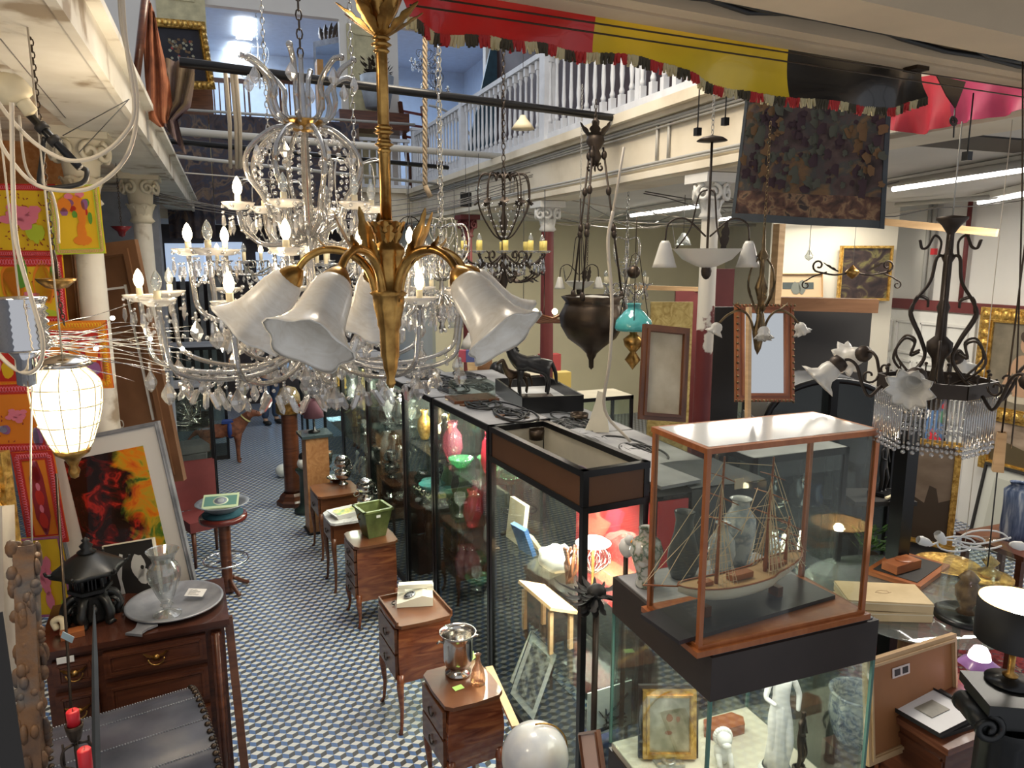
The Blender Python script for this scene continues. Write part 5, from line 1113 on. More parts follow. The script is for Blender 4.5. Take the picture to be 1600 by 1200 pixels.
for i, (px, lab) in enumerate(((345, 'stacked dark wooden chair upstairs by the flower painting'), (365, 'second dark wooden chair upstairs beside the stacked one'), (435, 'black chair seen against the blue upstairs room'))):
    c = U(px, 176, Y=12.75); t = thing('wooden_chair', lab, 'chair', (c.x+.12*i, 12.75+.0*i, 4.05), .1*i)
    zs = max(.5, c.z-4.05)
    MB().box((0, 0, zs*.55), (.34, .34, .04)).build('seat', M['mahog'], t)
    for x in (-.15, .15):
        MB().bar((x, .15, zs*.55), (x, .22, zs+.55), .03).build('back_post', M['mahog'], t)
        for y in (-.15, .15): MB().bar((x, y, 0), (x, y, zs*.55), .03).build('leg', M['mahog'], t)
    m = MB()
    for x in (-.08, 0, .08): m.bar((x, .17, zs*.6), (x, .21, zs+.5), .02)
    m.bar((-.15, .22, zs+.52), (.15, .22, zs+.52), .03, .07); m.build('back_slats', M['mahog'], t)
t = thing('mirror', 'tall silvery mirror with crest leaning at the right jamb of the first upstairs opening', 'mirror', (U(516, 100, Y=13.6).x, 13.65, 4.04), -.9)
hh = U(516, 60, Y=13.6).z-4.04; MB().box((0, 0, hh/2), (.7, .05, hh)).build('picture_frame', M['pewter'], t); MB().box((0, -.03, hh/2), (.56, .01, hh-.2)).build('mirror_glass', M['mirror'], t); m = MB()
for k in range(5): leaf(m, ((k-2)*.08, 0, hh), ((k-2)*.25, 0, 1), .3, .06, .3, (0, 1, 0))
m.build('crest', M['bronze'], t)
ublock(495, 92, 508, 170, 13.0, .3, var('orange_wood', (.45, .22, .05), .5), 'wardrobe_side', 'narrow orange wood board standing upstairs right of the chandelier chain', 'board')
for i, (x0, y0, x1, y1) in enumerate(((372, 30, 399, 58), (364, 68, 390, 92), (358, 92, 382, 108))):
    a, b, c2, d2 = [U(x, y, z=7.58) if U(x, y, z=7.58).y < 18.8 else U(x, y, Y=18.9) for x, y in ((x0, y0), (x1, y0), (x1-6, y1), (x0-6, y1))]
    cc = (a+b+c2+d2)/4; tag(MB().box((cc.x, cc.y, 7.56), (abs(b.x-a.x), max(.3, abs(a.y-d2.y)), .05)).build('ceiling_light', M['tube']), 'glowing white ceiling panel in the blue upstairs room', 'ceiling light', 'ceiling panels in the upstairs room')
m = MB()
for xx in (U(762, 100, Y=12.9).x,): m.box((xx+.15, 12.95, 5.3), (.8, .06, 2.5), R=Matrix.Rotation(.25, 3, 'Y'))
tag(m.build('leaning_panel', var('navy_panel', (.03, .07, .10), .4)), 'dark blue panel leaning by the second upstairs opening', 'panel')
m = MB()
for i in range(14): a = PI*i/13
arcx = (U(690, 120, Y=12.9).x, U(712, 155, Y=12.9))
m.tube(arc((arcx[1].x-.55, 12.9, 4.6), .95, -.1, 1.5, 16), .02, 6); m.tube([(arcx[1].x+.4, 12.9, 4.05), (arcx[1].x+.4, 12.9, 4.6)], .02, 6); tag(m.build('metal_arch', M['conduit']), 'thin curved grey metal hoop upstairs before the second opening', 'hoop')
# cloths draped over the left gallery edge
M['orangecloth'] = ramp_mat('faded_orange_cloth', [(.3, (.13, .04, .02)), (.55, (.32, .11, .05)), (.75, (.42, .20, .10))], 7, .9, detail=8, bump=.3)
M['olivecloth'] = ramp_mat('olive_purple_lining', [(.35, (.06, .05, .03)), (.5, (.14, .10, .06)), (.65, (.16, .11, .13))], 4, .9, detail=8, bump=.3)
def drape(lab, outl, D, mat, wave):
    P = [U(x, y, D=D) for x, y in outl[0]]; Q = [U(x, y, D=D+.05) for x, y in outl[1]]; n = len(P)-1
    def g(a, b): q = min(a*n, n-1e-6); i = int(q); w1 = P[i].lerp(P[i+1], q-i); w2 = Q[i].lerp(Q[i+1], q-i); return w1.lerp(w2, b)+Vector((0, -1, 0))*wave*math.sin(b*14+a*7)
    tag(MB().grid(g, 20, 20, thick=.006).build('draped_cloth', mat), lab, 'cloth')
drape('faded orange cloth draped from the left gallery edge', (((228, -10), (224, 60), (226, 120), (232, 185), (250, 200)), ((240, 20), (250, 70), (262, 120), (268, 165), (262, 188))), 4.3, M['orangecloth'], .03)
drape('olive and purple lined cloth hanging beside the faded orange one', (((256, 92), (262, 120), (266, 155), (250, 190), (255, 195)), ((303, 98), (302, 130), (296, 165), (276, 188), (290, 242))), 4.4, M['olivecloth'], .035)
# ================================================================== left side
def column(label, loc, r, zt, mat, capmat, z_cap=.42, cap_r=.19):
    t = thing('column', label, 'column', loc)
    MB().lathe([(r, 0), (r*.98, zt*.5), (r*.9, zt-z_cap)], 20).build('shaft', mat, t)
    m = MB(); m.lathe([(r*.9, zt-z_cap), (r*1.25, zt-z_cap+.02), (r*1.0, zt-z_cap+.05), (r*1.35, zt-.10), (cap_r*.8, zt-.05)], 16); m.box((0, 0, zt-.035), (cap_r*1.7, cap_r*1.7, .06))
    for k in range(8): a = 2*PI*k/8; leaf(m, polar(r*.95, a, zt-z_cap+.05), polar(.22, a, 1), z_cap*.55, .05, -.5)
    for k in range(4):
        a = PI/4+k*PI/2-PI/4
        for s in (-1, 1):
            b = a+s*.5; m.tube(spiral(polar(cap_r*.72, b, zt-.13), .055, .012, PI/2, 1.3*s, 18, polar(1, b+PI/2, 0), (0, 0, 1)), .014, 6)
    m.build('capital', capmat, t); return t
cc = U(152, 520, D=4.25); column('white plastered column with carved cream capital rising behind the leaning abstract picture', (cc.x, cc.y, 0), .078, 3.69, M['whiteold'], M['cream'])
cc = U(222, 340, D=6.4); column('farther white column with carved capital beyond the brown door panels', (cc.x, cc.y, 0), .08, 3.69, M['whiteold'], M['cream'])
m = MB(); a, b = U(176, 300, D=7.4), U(262, 300, D=7.4); m.box(((a.x+b.x)/2-.2, (a.y+b.y)/2, 1.8), (abs(b.x-a.x)+.2, .3, 3.6)); struct('wall_pier', m, M['wallgrey'])
def text_mesh(body, size, mat, parent, Mx, name='lettering', ext=.0008):
    cu = bpy.data.curves.new(name, 'FONT'); cu.body = body; cu.size = size; cu.extrude = ext; cu.align_x = 'CENTER'; cu.align_y = 'CENTER'
    tmp = bpy.data.objects.new(name, cu); dg = bpy.context.evaluated_depsgraph_get(); me = bpy.data.meshes.new_from_object(tmp.evaluated_get(dg)) if False else None
    cu.materials.append(mat); o = tmp; C.objects.link(o); o.parent = parent; o.matrix_local = Mx; return o
t, W, Hq, zc = picture('door_panel', 'old brown wooden door panel marked 60, standing beyond the white column', 'panel', U(190, 760, D=5.2), U(292, 748, D=5.2), U(168, 380, D=5.2), .10, .05, 'oldwood', M['oldwood'])
m = MB()
for q in ((W*.5, Hq*.82, W*.4, .015), (W*.72, Hq*.55, .015, Hq*.56)): m.box((q[0], q[1], zc+.004), (q[2], q[3], .012))
m.build('white_beading', M['white'], t); text_mesh('60', .085, flat('number_white', (.6, .57, .5), .6), t, Matrix.Translation((W*.22, Hq*.27, .055)))
t, W, Hq, zc = picture('board', 'tall narrow brown board leaning between the textiles and the white column', 'board', U(112, 560, D=4.35), U(136, 560, D=4.35), U(103, 392, D=4.35), .015, .03, 'oldwood', M['oldwood'])
o = U(0, 185, D=4.6); o2 = U(90, 290, D=4.6)
tag(MB().box(((o.x+o2.x)/2-.1, o.y+.05, (o.z+o2.z)/2), (.8, .05, abs(o.z-o2.z))).build('chipboard', ramp_mat('orange_chipboard', [(.4, (.42, .17, .05)), (.6, (.52, .25, .09))], 30, .8)), 'orange chipboard sheet high on the left below the ceiling boards', 'board')
# ---- printed textiles
def C_(nm, c): 
    return bpy.data.materials.get(nm) or flat(nm, c, .8)
yel, oran, redp, pinkp, grn, lime, pur, mar = [C_(n, c) for n, c in (('yellow_print', (.80, .52, .02)), ('orange_print', (.80, .24, .02)), ('red_print', (.55, .03, .02)), ('pink_print', (.80, .22, .32)), ('green_print', (.12, .32, .04)), ('lime_print', (.48, .60, .04)), ('purple_print', (.30, .12, .30)), ('maroon_print', (.30, .02, .03)))]
def textile(label, bl, br, tl, D, base, border, bw, motifs, dots=None, seed=1, bstyle=0):
    bl, br, tl = [U(*p, D=D) for p in (bl, br, tl)]; x = br-bl; W = x.length; x.normalize(); y = tl-bl; y -= x*y.dot(x); Hq = y.length; y.normalize(); n = x.cross(y)
    R = Matrix((x, y, n)).transposed().to_4x4(); R.translation = bl; t = thing('printed_textile', label, 'textile'); t.matrix_world = R
    m = MB().grid(lambda a, b: (W*a, Hq*b, .006*math.sin(a*7)*math.sin(b*5)), 12, 12, thick=.004)
    z = .0065; rnd = random.Random(seed); ms = [base, border, pinkp if border is not oran else yel]
    if bw:
        m.m = 1
        for q in ((W/2, bw/2, W, bw), (W/2, Hq-bw/2, W, bw), (bw/2, Hq/2, bw, Hq-2*bw), (W-bw/2, Hq/2, bw, Hq-2*bw)): m.box((q[0], q[1], z), (q[2], q[3], .002))
        m.m = 2
        for (p, q, ln) in (((bw/2, bw/2), (W-bw/2, bw/2), W), ((bw/2, Hq-bw/2), (W-bw/2, Hq-bw/2), W), ((bw/2, bw/2), (bw/2, Hq-bw/2), Hq), ((W-bw/2, bw/2), (W-bw/2, Hq-bw/2), Hq)):
            N_ = max(6, int(ln/bw*3)); d = Vector((q[0]-p[0], q[1]-p[1], 0)); s = d.normalized().cross(Vector((0, 0, 1)))
            for sg in (-1, 1): m.tube([Vector((p[0], p[1], z+.0015))+d*(i/N_/3)+s*sg*bw*.32*math.sin(i/3*PI) for i in range(3*N_+1)], bw*.035, 4)
    for mat, blobs in motifs:
        ms.append(mat); m.m = len(ms)-1
        for i, (u, v, rx, ry) in enumerate(blobs): splat(m, u*W, v*Hq, rx*W, ry*Hq, z-.001+.0008*(i % 3), seed+i, 12, .22)
    if dots:
        ms.append(dots[0]); m.m = len(ms)-1
        for i in range(dots[1]):
            u, v = rnd.random(), rnd.random(); m.box((bw+(W-2*bw)*u, bw+(Hq-2*bw)*v, z-.0006), (.012, .005, .001), rz=rnd.random()*3)
    m.build('cloth', ms, t)
    return t
flower = lambda u, v, s, n=9: [(u+s*math.cos(k*2*PI/n)*(.6+.4*(k % 2)), v+s*math.sin(k*2*PI/n)*(.6+.4*(k % 2)), s*.45, s*.45) for k in range(n)]+[(u, v, s*.6, s*.6)]
textile('yellow printed textile with pink flower tree, top left of the hanging cloths', (-90, 400), (98, 402), (-90, 286), 4.12, yel, redp, .035, [(pinkp, flower(.70, .56, .14)), (lime, [(.76, .36, .05, .14), (.8, .32, .04, .16), (.84, .34, .04, .12)])], (mar, 160), 2)
textile('yellow textile with a multicoloured flower tree inside a lime-green border', (88, 398), (166, 396), (84, 290), 4.02, yel, lime, .03, [(oran, [(.5, .72, .2, .16), (.30, .72, .16, .12), (.62, .6, .1, .25), (.58, .3, .10, .2), (.58, .2, .2, .08)]), (pur, [(.38, .74, .12, .07), (.28, .62, .09, .07), (.7, .72, .08, .09)]), (pinkp, [(.62, .86, .1, .05), (.40, .84, .1, .05)]), (grn, [(.74, .74, .06, .07), (.48, .58, .06, .06), (.78, .52, .05, .10)]), (redp, [(.45, .66, .08, .05), (.70, .62, .05, .07)])], None, 4)
textile('green and yellow textile with arches and red border below the pink-tree one', (-90, 508), (108, 508), (-90, 402), 4.10, yel, redp, .05, [(grn, [(.42, .75, .09, .28), (.94, .72, .05, .25), (.68, .78, .05, .28)]), (oran, [(.60, .62, .10, .35), (.84, .62, .09, .35)]), (yel, [(.60, .60, .085, .30), (.84, .60, .075, .30)]), (pinkp, flower(.73, .42, .06)), (lime, [(.85, .1, .12, .15)])], (mar, 80), 7)
textile('orange-red patchwork textile behind the fairy-light twigs', (-90, 612), (178, 606), (-90, 506), 4.04, redp, oran, .05, [(oran, [(.70, .55, .05, .2), (.80, .55, .04, .18), (.9, .55, .04, .18)]), (pur, [(.65, .7, .04, .1), (.88, .3, .07, .14), (.55, .4, .05, .3)]), (pinkp, [(.8, .28, .08, .12), (.96, .3, .02, .2), (.3, .4, .08, .2)]), (yel, [(.5, .6, .06, .12), (.4, .3, .04, .14)])], None, 9)
textile('orange textile with lilac butterflies and red border, lower left behind the caged lamp', (-90, 712), (86, 706), (-90, 604), 3.98, oran, redp, .055, [(pinkp, flower(.72, .55, .08)), (pur, [(.60, .35, .05, .08), (.88, .22, .05, .16)]), (C_('lilac_print', (.40, .42, .62)), [(.58, .36, .045, .06), (.86, .2, .03, .18)])], (mar, 30), 12)
textile('red and orange scroll-bordered textile strip beside the gilt frame', (45, 850), (108, 846), (40, 706), 3.95, oran, redp, .05, [(mar, [(.5, .5, .22, .46)]), (redp, [(.5, .75, .12, .1), (.5, .5, .12, .1), (.5, .25, .12, .1)]), (pinkp, [(.5, .87, .06, .05), (.5, .62, .06, .05), (.5, .38, .06, .05), (.5, .13, .06, .05)])], None, 15)
textile('yellow textile with pink tree at the bottom, behind the black pagoda', (52, 965), (118, 960), (50, 840), 3.93, yel, pur, .015, [(pinkp, flower(.45, .55, .2)+[(.5, .2, .1, .14)]), (lime, [(.8, .15, .08, .06)])], None, 18)
# ---- large abstract picture and the small photo canvas
t, W, Hq, zc = picture('picture', 'large framed abstract painting in black, red, orange and green with wide white mount, leaning', 'picture', U(134, 985, D=4.0), U(318, 950, D=4.0), U(84, 690, D=4.12), .022, .03, 'pewter', var('abstract_dark', (.030, .018, .016), .15, amt=.5, scale=12), .10, flat('mount_board', (.76, .74, .71), .5))
abc = lambda nm, c: flat(nm, c, .12, Coat_Weight=.5)
mq, Nq, Lq = nt('abstract_painting'); bq_ = Nq['Principled BSDF']; setp(bq_, None, .12, 0, Coat_Weight=.4)
tq = Nq.new('ShaderNodeTexCoord'); sq = Nq.new('ShaderNodeSeparateXYZ'); n1 = Nq.new('ShaderNodeTexNoise'); n2 = Nq.new('ShaderNodeTexNoise'); Lq.new(tq.outputs['Object'], sq.inputs[0])
for n_, sc_ in ((n1, 7), (n2, 3.2)): n_.inputs['Scale'].default_value = sc_; n_.inputs['Detail'].default_value = 5; n_.inputs['Distortion'].default_value = 1.6; Lq.new(tq.outputs['Object'], n_.inputs['Vector'])
def rmp(stops, src):
    r = Nq.new('ShaderNodeValToRGB'); e = r.color_ramp.elements; Lq.new(src, r.inputs[0])
    while len(e) < len(stops): e.new(.5)
    for q, (p_, c_) in zip(e, stops): q.position = p_; q.color = (*c_, 1)
    return r.outputs[0]
dk = rmp([(.3, (.006, .005, .006)), (.48, (.035, .012, .010)), (.56, (.12, .012, .010)), (.62, (.55, .03, .02)), (.70, (.03, .015, .012))], n1.outputs[0])
bt = rmp([(.28, (.03, .09, .02)), (.38, (.10, .20, .03)), (.46, (.55, .38, .03)), (.56, (.80, .26, .015)), (.68, (.70, .10, .015))], n1.outputs[0])
ma_ = Nq.new('ShaderNodeMath'); ma_.operation = 'MULTIPLY_ADD'; ma_.inputs[1].default_value = .55; Lq.new(n2.outputs[0], ma_.inputs[0]); Lq.new(sq.outputs[0], ma_.inputs[2])
mr_ = Nq.new('ShaderNodeMapRange'); mr_.inputs[1].default_value = W*.62+.25; mr_.inputs[2].default_value = W*.62+.32; Lq.new(ma_.outputs[0], mr_.inputs[0])
mx_ = Nq.new('ShaderNodeMix'); mx_.data_type = 'RGBA'; Lq.new(mr_.outputs[0], mx_.inputs[0]); Lq.new(dk, mx_.inputs[6]); Lq.new(bt, mx_.inputs[7]); Lq.new(mx_.outputs[2], bq_.inputs['Base Color'])
[ch for ch in t.children if ch.name.startswith('canvas')][0].data.materials[0] = mq
m = MB(); splat(m, W*.42, Hq*.24, .05, .05, zc+.001, 3, 16, .35); m.build('red_paint', flat('paint_red', (.62, .025, .02), .15), t)
t, W, Hq, zc = picture('photo_canvas', 'small black and white portrait photograph propped behind the crystal vase', 'picture', U(182, 975, D=3.72), U(262, 962, D=3.72), U(164, 852, D=3.80), .006, .02, 'cream', M['black_matte'])
m = MB(); splat(m, W*.62, Hq*.68, W*.16, Hq*.17, zc, 3); splat(m, W*.80, Hq*.50, W*.07, Hq*.10, zc, 4); splat(m, W*.70, Hq*.55, W*.13, Hq*.12, zc, 6); m.build('face', flat('photo_light', (.6, .6, .58), .5), t)
m = MB(); m.prism([(W*.2, Hq*.15), (W*.3, Hq*.35), (W*.27, Hq*.55), (W*.36, Hq*.85), (W*.30, Hq*.87), (W*.20, Hq*.62), (W*.23, Hq*.45), (W*.13, Hq*.12)], .001, (0, 0, zc), (1, 0, 0), (0, 1, 0)); m.build('white_shape', flat('photo_white', (.75, .75, .73), .5), t)
m = MB(); splat(m, W*.70, Hq*.66, W*.04, Hq*.03, zc+.002, 3); splat(m, W*.82, Hq*.45, W*.04, Hq*.02, zc+.002, 5); m.build('dark_features', M['black_matte'], t)
# ---- dresser
ZD = 1.2
FR, FL = U(353, 966, z=ZD), U(62, 1020, z=ZD); dxv = (FR-FL); LW = dxv.length; dxv.normalize(); dyv = Vector((-dxv.y, dxv.x, 0)); DA = math.atan2(dxv.y, dxv.x)
t = thing('dresser', 'dark carved mahogany chest of drawers with moulded drawer and brass pull at lower left', 'dresser', (FL.x, FL.y, 0), DA)
DP = .50
MB().box((LW/2, DP/2, ZD-.015), (LW+.03, DP+.03, .03)).box((LW/2, DP/2, ZD-.037), (LW+.01, DP+.01, .014)).build('top', wood('dresser_top', (.035, .012, .008), (.10, .035, .02), rough=.2), t)
MB().box((LW/2, DP/2+.01, (ZD-.04+.12)/2), (LW-.02, DP-.04, ZD-.16)).build('body', M['mahog'], t)
def raised(m, x0, x1, z0, z1, y, w_=.012, d_=.012):
    for q in (((x0+x1)/2, z0, x1-x0, w_), ((x0+x1)/2, z1, x1-x0, w_), (x0, (z0+z1)/2, w_, z1-z0), (x1, (z0+z1)/2, w_, z1-z0)): m.box((q[0], y, q[1]), (q[2], d_, q[3]))
for (x0, x1) in ((.04, LW*.27), (LW*.31, LW-.10)):
    for k, (z0, z1) in enumerate(((ZD-.20, ZD-.06), (ZD-.42, ZD-.23), (ZD-.75, ZD-.45))):
        m = MB().box(((x0+x1)/2, .012, (z0+z1)/2), (x1-x0, .03, z1-z0-.01)); raised(m, x0+.025, x1-.025, z0+.025, z1-.025, -.006); raised(m, x0+.04, x1-.04, z0+.04, z1-.04, -.004, .005, .006); d = m.build('drawer', M['mahog'], t)
        if k < 1 or x0 < .1:
            cx_, cz_ = (x0+x1)/2, (z0+z1)/2; m = MB(); m.lathe([(0, 0), (.016, .002), (.018, .006), (0, .010)], 14, c=(cx_, -.006, cz_), axis=(0, -1, 0)); m.tube(arc((cx_, -.02, cz_), .035, PI, 2*PI, 10), .004, 6)
            for s in (-1, 1): leaf(m, (cx_+s*.01, -.008, cz_), (s, 0, .2), .05, .012, .4, (0, -.3, 1))
            m.build('brass_pull', M['brass'], d)
m = MB(); m.box((LW-.05, .0, ZD/2-.02), (.05, .04, ZD-.10)); m.cyl((LW-.05, -.02, .15), (LW-.05, -.02, ZD-.06), .014, n=8); m.build('corner_pilaster', M['mahog'], t)
for x in (.03, LW-.03):
    for y in (.03, DP-.03): MB().cyl((x, y, .12), (x, y, 0), .03, .02, 8).build('foot', M['mahog'], t)
MB().box((.10, -.018, ZD-.05), (.07, .004, .03)).build('paper_label', M['paper'], t)
def on_dresser(u, v): return FL + dxv*(LW*u) + dyv*(DP*v)
# leaning dark post by the dresser's right side
a, b = U(352, 972, D=3.5), U(384, 1230, D=3.3); tag(MB().bar(a+Vector((.015, .06, 0)), Vector((b.x+.015, b.y+.05, .0)), .04).build('wooden_post', M['walnut']), 'slim dark wooden post standing at the right end of the dresser', 'post')
# pewter tray, crystal vase, card
ZT = ZD+.001; p = U(273, 938, z=ZT+.03); t = thing('pewter_tray', 'large round pewter platter with spout handle holding the crystal vase on the dresser', 'tray', (p.x, p.y, ZT), -.35)
MB().lathe([(0, .010), (.17, .012), (.185, .020), (.225, .030), (.235, .034), (.238, .026), (.19, .010), (.17, 0), (0, 0)], 44).build('dish', M['pewter'], t)
m = MB(); a0 = -1.75; d = polar(1, a0, 0); s = Vector((-d.y, d.x, 0))
m.prism([(-.055, 0), (-.03, .05), (-.028, .08), (-.045, .105), (.045, .105), (.028, .08), (.03, .05), (.055, 0)], .012, d*.222+Vector((0, 0, .018)), s*1, d); m.build('handle', M['pewter'], t)
p = U(262, 960, z=ZT+.013); t = thing('crystal_vase', 'tall cut-crystal vase with flared scalloped rim standing in the pewter platter', 'vase', (p.x, p.y, ZT+.012))
cutg = thin_glass('cut_glass_vase', (.88, .90, .90), .22, .05, .07)
MB().lathe([(.065, 0), (.068, .006), (.040, .016), (.018, .030), (.022, .045), (.032, .055), (.022, .066), (.040, .10), (.060, .15), (.076, .20), (.078, .235), (.066, .265), (.050, .285), (.056, .31), (.078, .345), (.070, .342), (.050, .31), (.044, .285), (.066, .24), (.062, .20), (.034, .10)], 36, wob=lambda a, i: 1+(.05*math.sin(a*18) if i % 2 else -.02*math.sin(a*18)), smooth=False).build('body', cutg, t)
p = U(304, 924, z=ZT+.04); m = MB(); m.prism([(0, 0), (.10, 0), (.10, .055), (0, .055)], .001, (0, 0, 0), (1, 0, 0), (0, 1, .35)); t = m.build('price_card', M['paper'], loc=(p.x-.05, p.y-.03, ZT+.036)); t.rotation_euler = (0, 0, -.45); tag(t, 'white handwritten price card lying on the pewter platter', 'card')
m = MB()
for i in range(4): m.tube([(.015+.01*j+random.uniform(-.001, .001), .012+.010*i+.002*math.sin(j*2.3), .0022) for j in range(7-(i % 2)*2)], .0008, 4)
hw = m.build('handwriting', M['cableb'], t); hw.rotation_euler = (math.atan(.35), 0, 0)
# black pagoda lantern
p = on_dresser(.24, .55); t = thing('pagoda_lantern', 'black cast-iron pagoda lantern with tiered roof on the dresser', 'lantern', (p.x, p.y, ZT), .3); t.scale = (1.12, 1.12, 1.12)
iron = var('black_glossy_iron', (.010, .011, .011), .38)
m = MB()
for k in range(6): a = k*PI/3; m.tube(spl([polar(.05, a, .12), polar(.09, a, .10), polar(.11, a, .05), polar(.10, a, .015), polar(.12, a, .0)], 5), [.02]*21, 7); m.tube(spiral(polar(.085, a+.5, .07), .03, .008, 0, 1.1, 12, polar(1, a+.5, 0), (0, 0, 1)), .008, 5)
m.lathe([(.06, .0), (.09, .02), (.07, .10), (.075, .13)], 12); m.build('base', iron, t, disp=(.03, .012))
m = MB(); m.lathe([(.075, .13), (.09, .14), (.09, .155), (.06, .16)], 6, smooth=False)
for k in range(6): a = k*PI/3; m.cyl(polar(.075, a, .15), polar(.075, a, .235), .008, n=6); p0, p1 = polar(.072, a, .15), polar(.072, a+PI/3, .15); [m.bar(p0.lerp(p1, f), p0.lerp(p1, f)+Vector((0, 0, .085)), .005) for f in (.3, .5, .7)]
m.lathe([(.075, .235), (.085, .245)], 6, smooth=False); m.build('lantern_body', iron, t)
m = MB(); m.lathe([(.145, .232), (.13, .25), (.095, .275), (.05, .305), (.03, .312)], 36, wob=lambda a, i: 1+.03*math.sin(a*18)+(.07*math.cos(a*6) if i < 2 else 0))
for k in range(6): a = k*PI/3; m.tube(spl([polar(.14, a, .24), polar(.16, a, .245), polar(.165, a, .26)], 4), .007, 6)
m.build('roof', iron, t); MB().lathe([(.03, .31), (.04, .318), (.02, .33), (.028, .345), (.012, .36), (.018, .37), (0, .385)], 14).build('finial', iron, t)
# small things on the dresser's left end
p = on_dresser(.06, .35); m = MB(); m.tube(spl([(0, 0, .02), (-.01, 0, .06), (.02, -.01, .075), (.035, -.02, .05), (.03, -.03, .0)], 5), .016, 8); tag(m.build('walking_cane', M['candle'], loc=(p.x, p.y, ZT)), 'pale curved ivory-coloured handle on the dresser, left end', 'handle')
p = on_dresser(.15, .22); m = MB().box((0, 0, .015), (.10, .06, .03), rz=.2); tag(m.build('small_box', M['cherry'], loc=(p.x, p.y, ZT)), 'small reddish wooden box on the dresser before the pagoda', 'box')
a, b = U(88, 740, D=2.9), U(112, 1120, D=2.75); tag(MB().tube([a, b, b-Vector((0, 0, .8))], .006, 6).build('thin_rod', M['bronze']), 'thin vertical brown rod before the dresser, left of the pagoda', 'rod')
p = U(107, 992, D=2.75); m = MB().box((0, 0, 0), (.05, .002, .035), R=Euler((.2, .5, -.4)).to_matrix()); tag(m.build('tag', flat('pale_blue_card', (.42, .55, .62), .6), loc=p+Vector((0, -.02, 0))), 'pale blue card tag tied to the thin brown rod', 'tag')
# ---- domed leather trunk on a bench
CBR, CBL = U(298, 1066, z=1.10), U(72, 1132, z=1.10); dx2 = Vector((CBR.x-CBL.x, CBR.y-CBL.y, 0)); LT = dx2.length; TA = math.atan2(dx2.y, dx2.x); ZB, ZS, TD = .60, 1.01, .62
mid = CBL; t = thing('domed_trunk', 'domed leather trunk with rows of round studs, in front of the dresser', 'trunk', (CBL.x, CBL.y, ZB), TA)
nY = Vector((math.sin(TA), -math.cos(TA), 0))   # toward camera is local -y
hs = ZS-ZB
def dome(a, b, k=1.0): th = PI*b; return (LT*a, -TD/2+TD/2*k*math.cos(th), hs+.15*k*math.sin(th)**.8)
MB().box((LT/2, -TD/2, hs/2), (LT, TD, hs)).build('body', M['leather'], t)
m = MB().grid(lambda a, b: dome(a, b), 20, 20, thick=0)
for a in (0, 1): m.add([dome(a, i/20) for i in range(21)], [tuple(range(21)) if a else tuple(range(20, -1, -1))], False)
m.build('lid', M['leather'], t)
m = MB()
for a in (0, 1):
    for i in range(23): p = dome(a, i/22, 1.01); m.ball((p[0]+(-.012 if a else .012), p[1], p[2]), (.012, .013, .010), 8, 5)
    for i in range(50): p = dome(a, i/49, 1.01); m.ball((p[0]+(.0 if a else 0), p[1], p[2]), .005, 5, 4)
tag(m.build('large_studs', M['bronze'], t), None, None, None, 'stuff')
m = MB()
for b in (.22, .42, .60, .78, .04):
    for i in range(56): p = dome((i+.5)/56, b, 1.005); m.ball(p, .0042, 5, 4)
tag(m.build('small_studs', M['pewter'], t), None, None, None, 'stuff')
m = MB()
for b in (.06,): m.tube([Vector(dome(i/20, b, 1.01)) for i in range(21)], .008, 6)
m.build('edge_binding', M['black_matte'], t)
bc = CBL + dx2*.5 + nY*(TD/2); t = thing('bench', 'plain dark bench under the domed trunk', 'bench', (bc.x, bc.y, 0), TA); MB().box((0, 0, ZB-.03), (LT+.1, TD+.06, .055)).build('seat', M['walnut'], t)
for sx in (-1, 1):
    for sy in (-1, 1): MB().box((sx*LT*.45, sy*TD*.4, (ZB-.057)/2), (.05, .05, ZB-.057)).build('leg', M['walnut'], t)
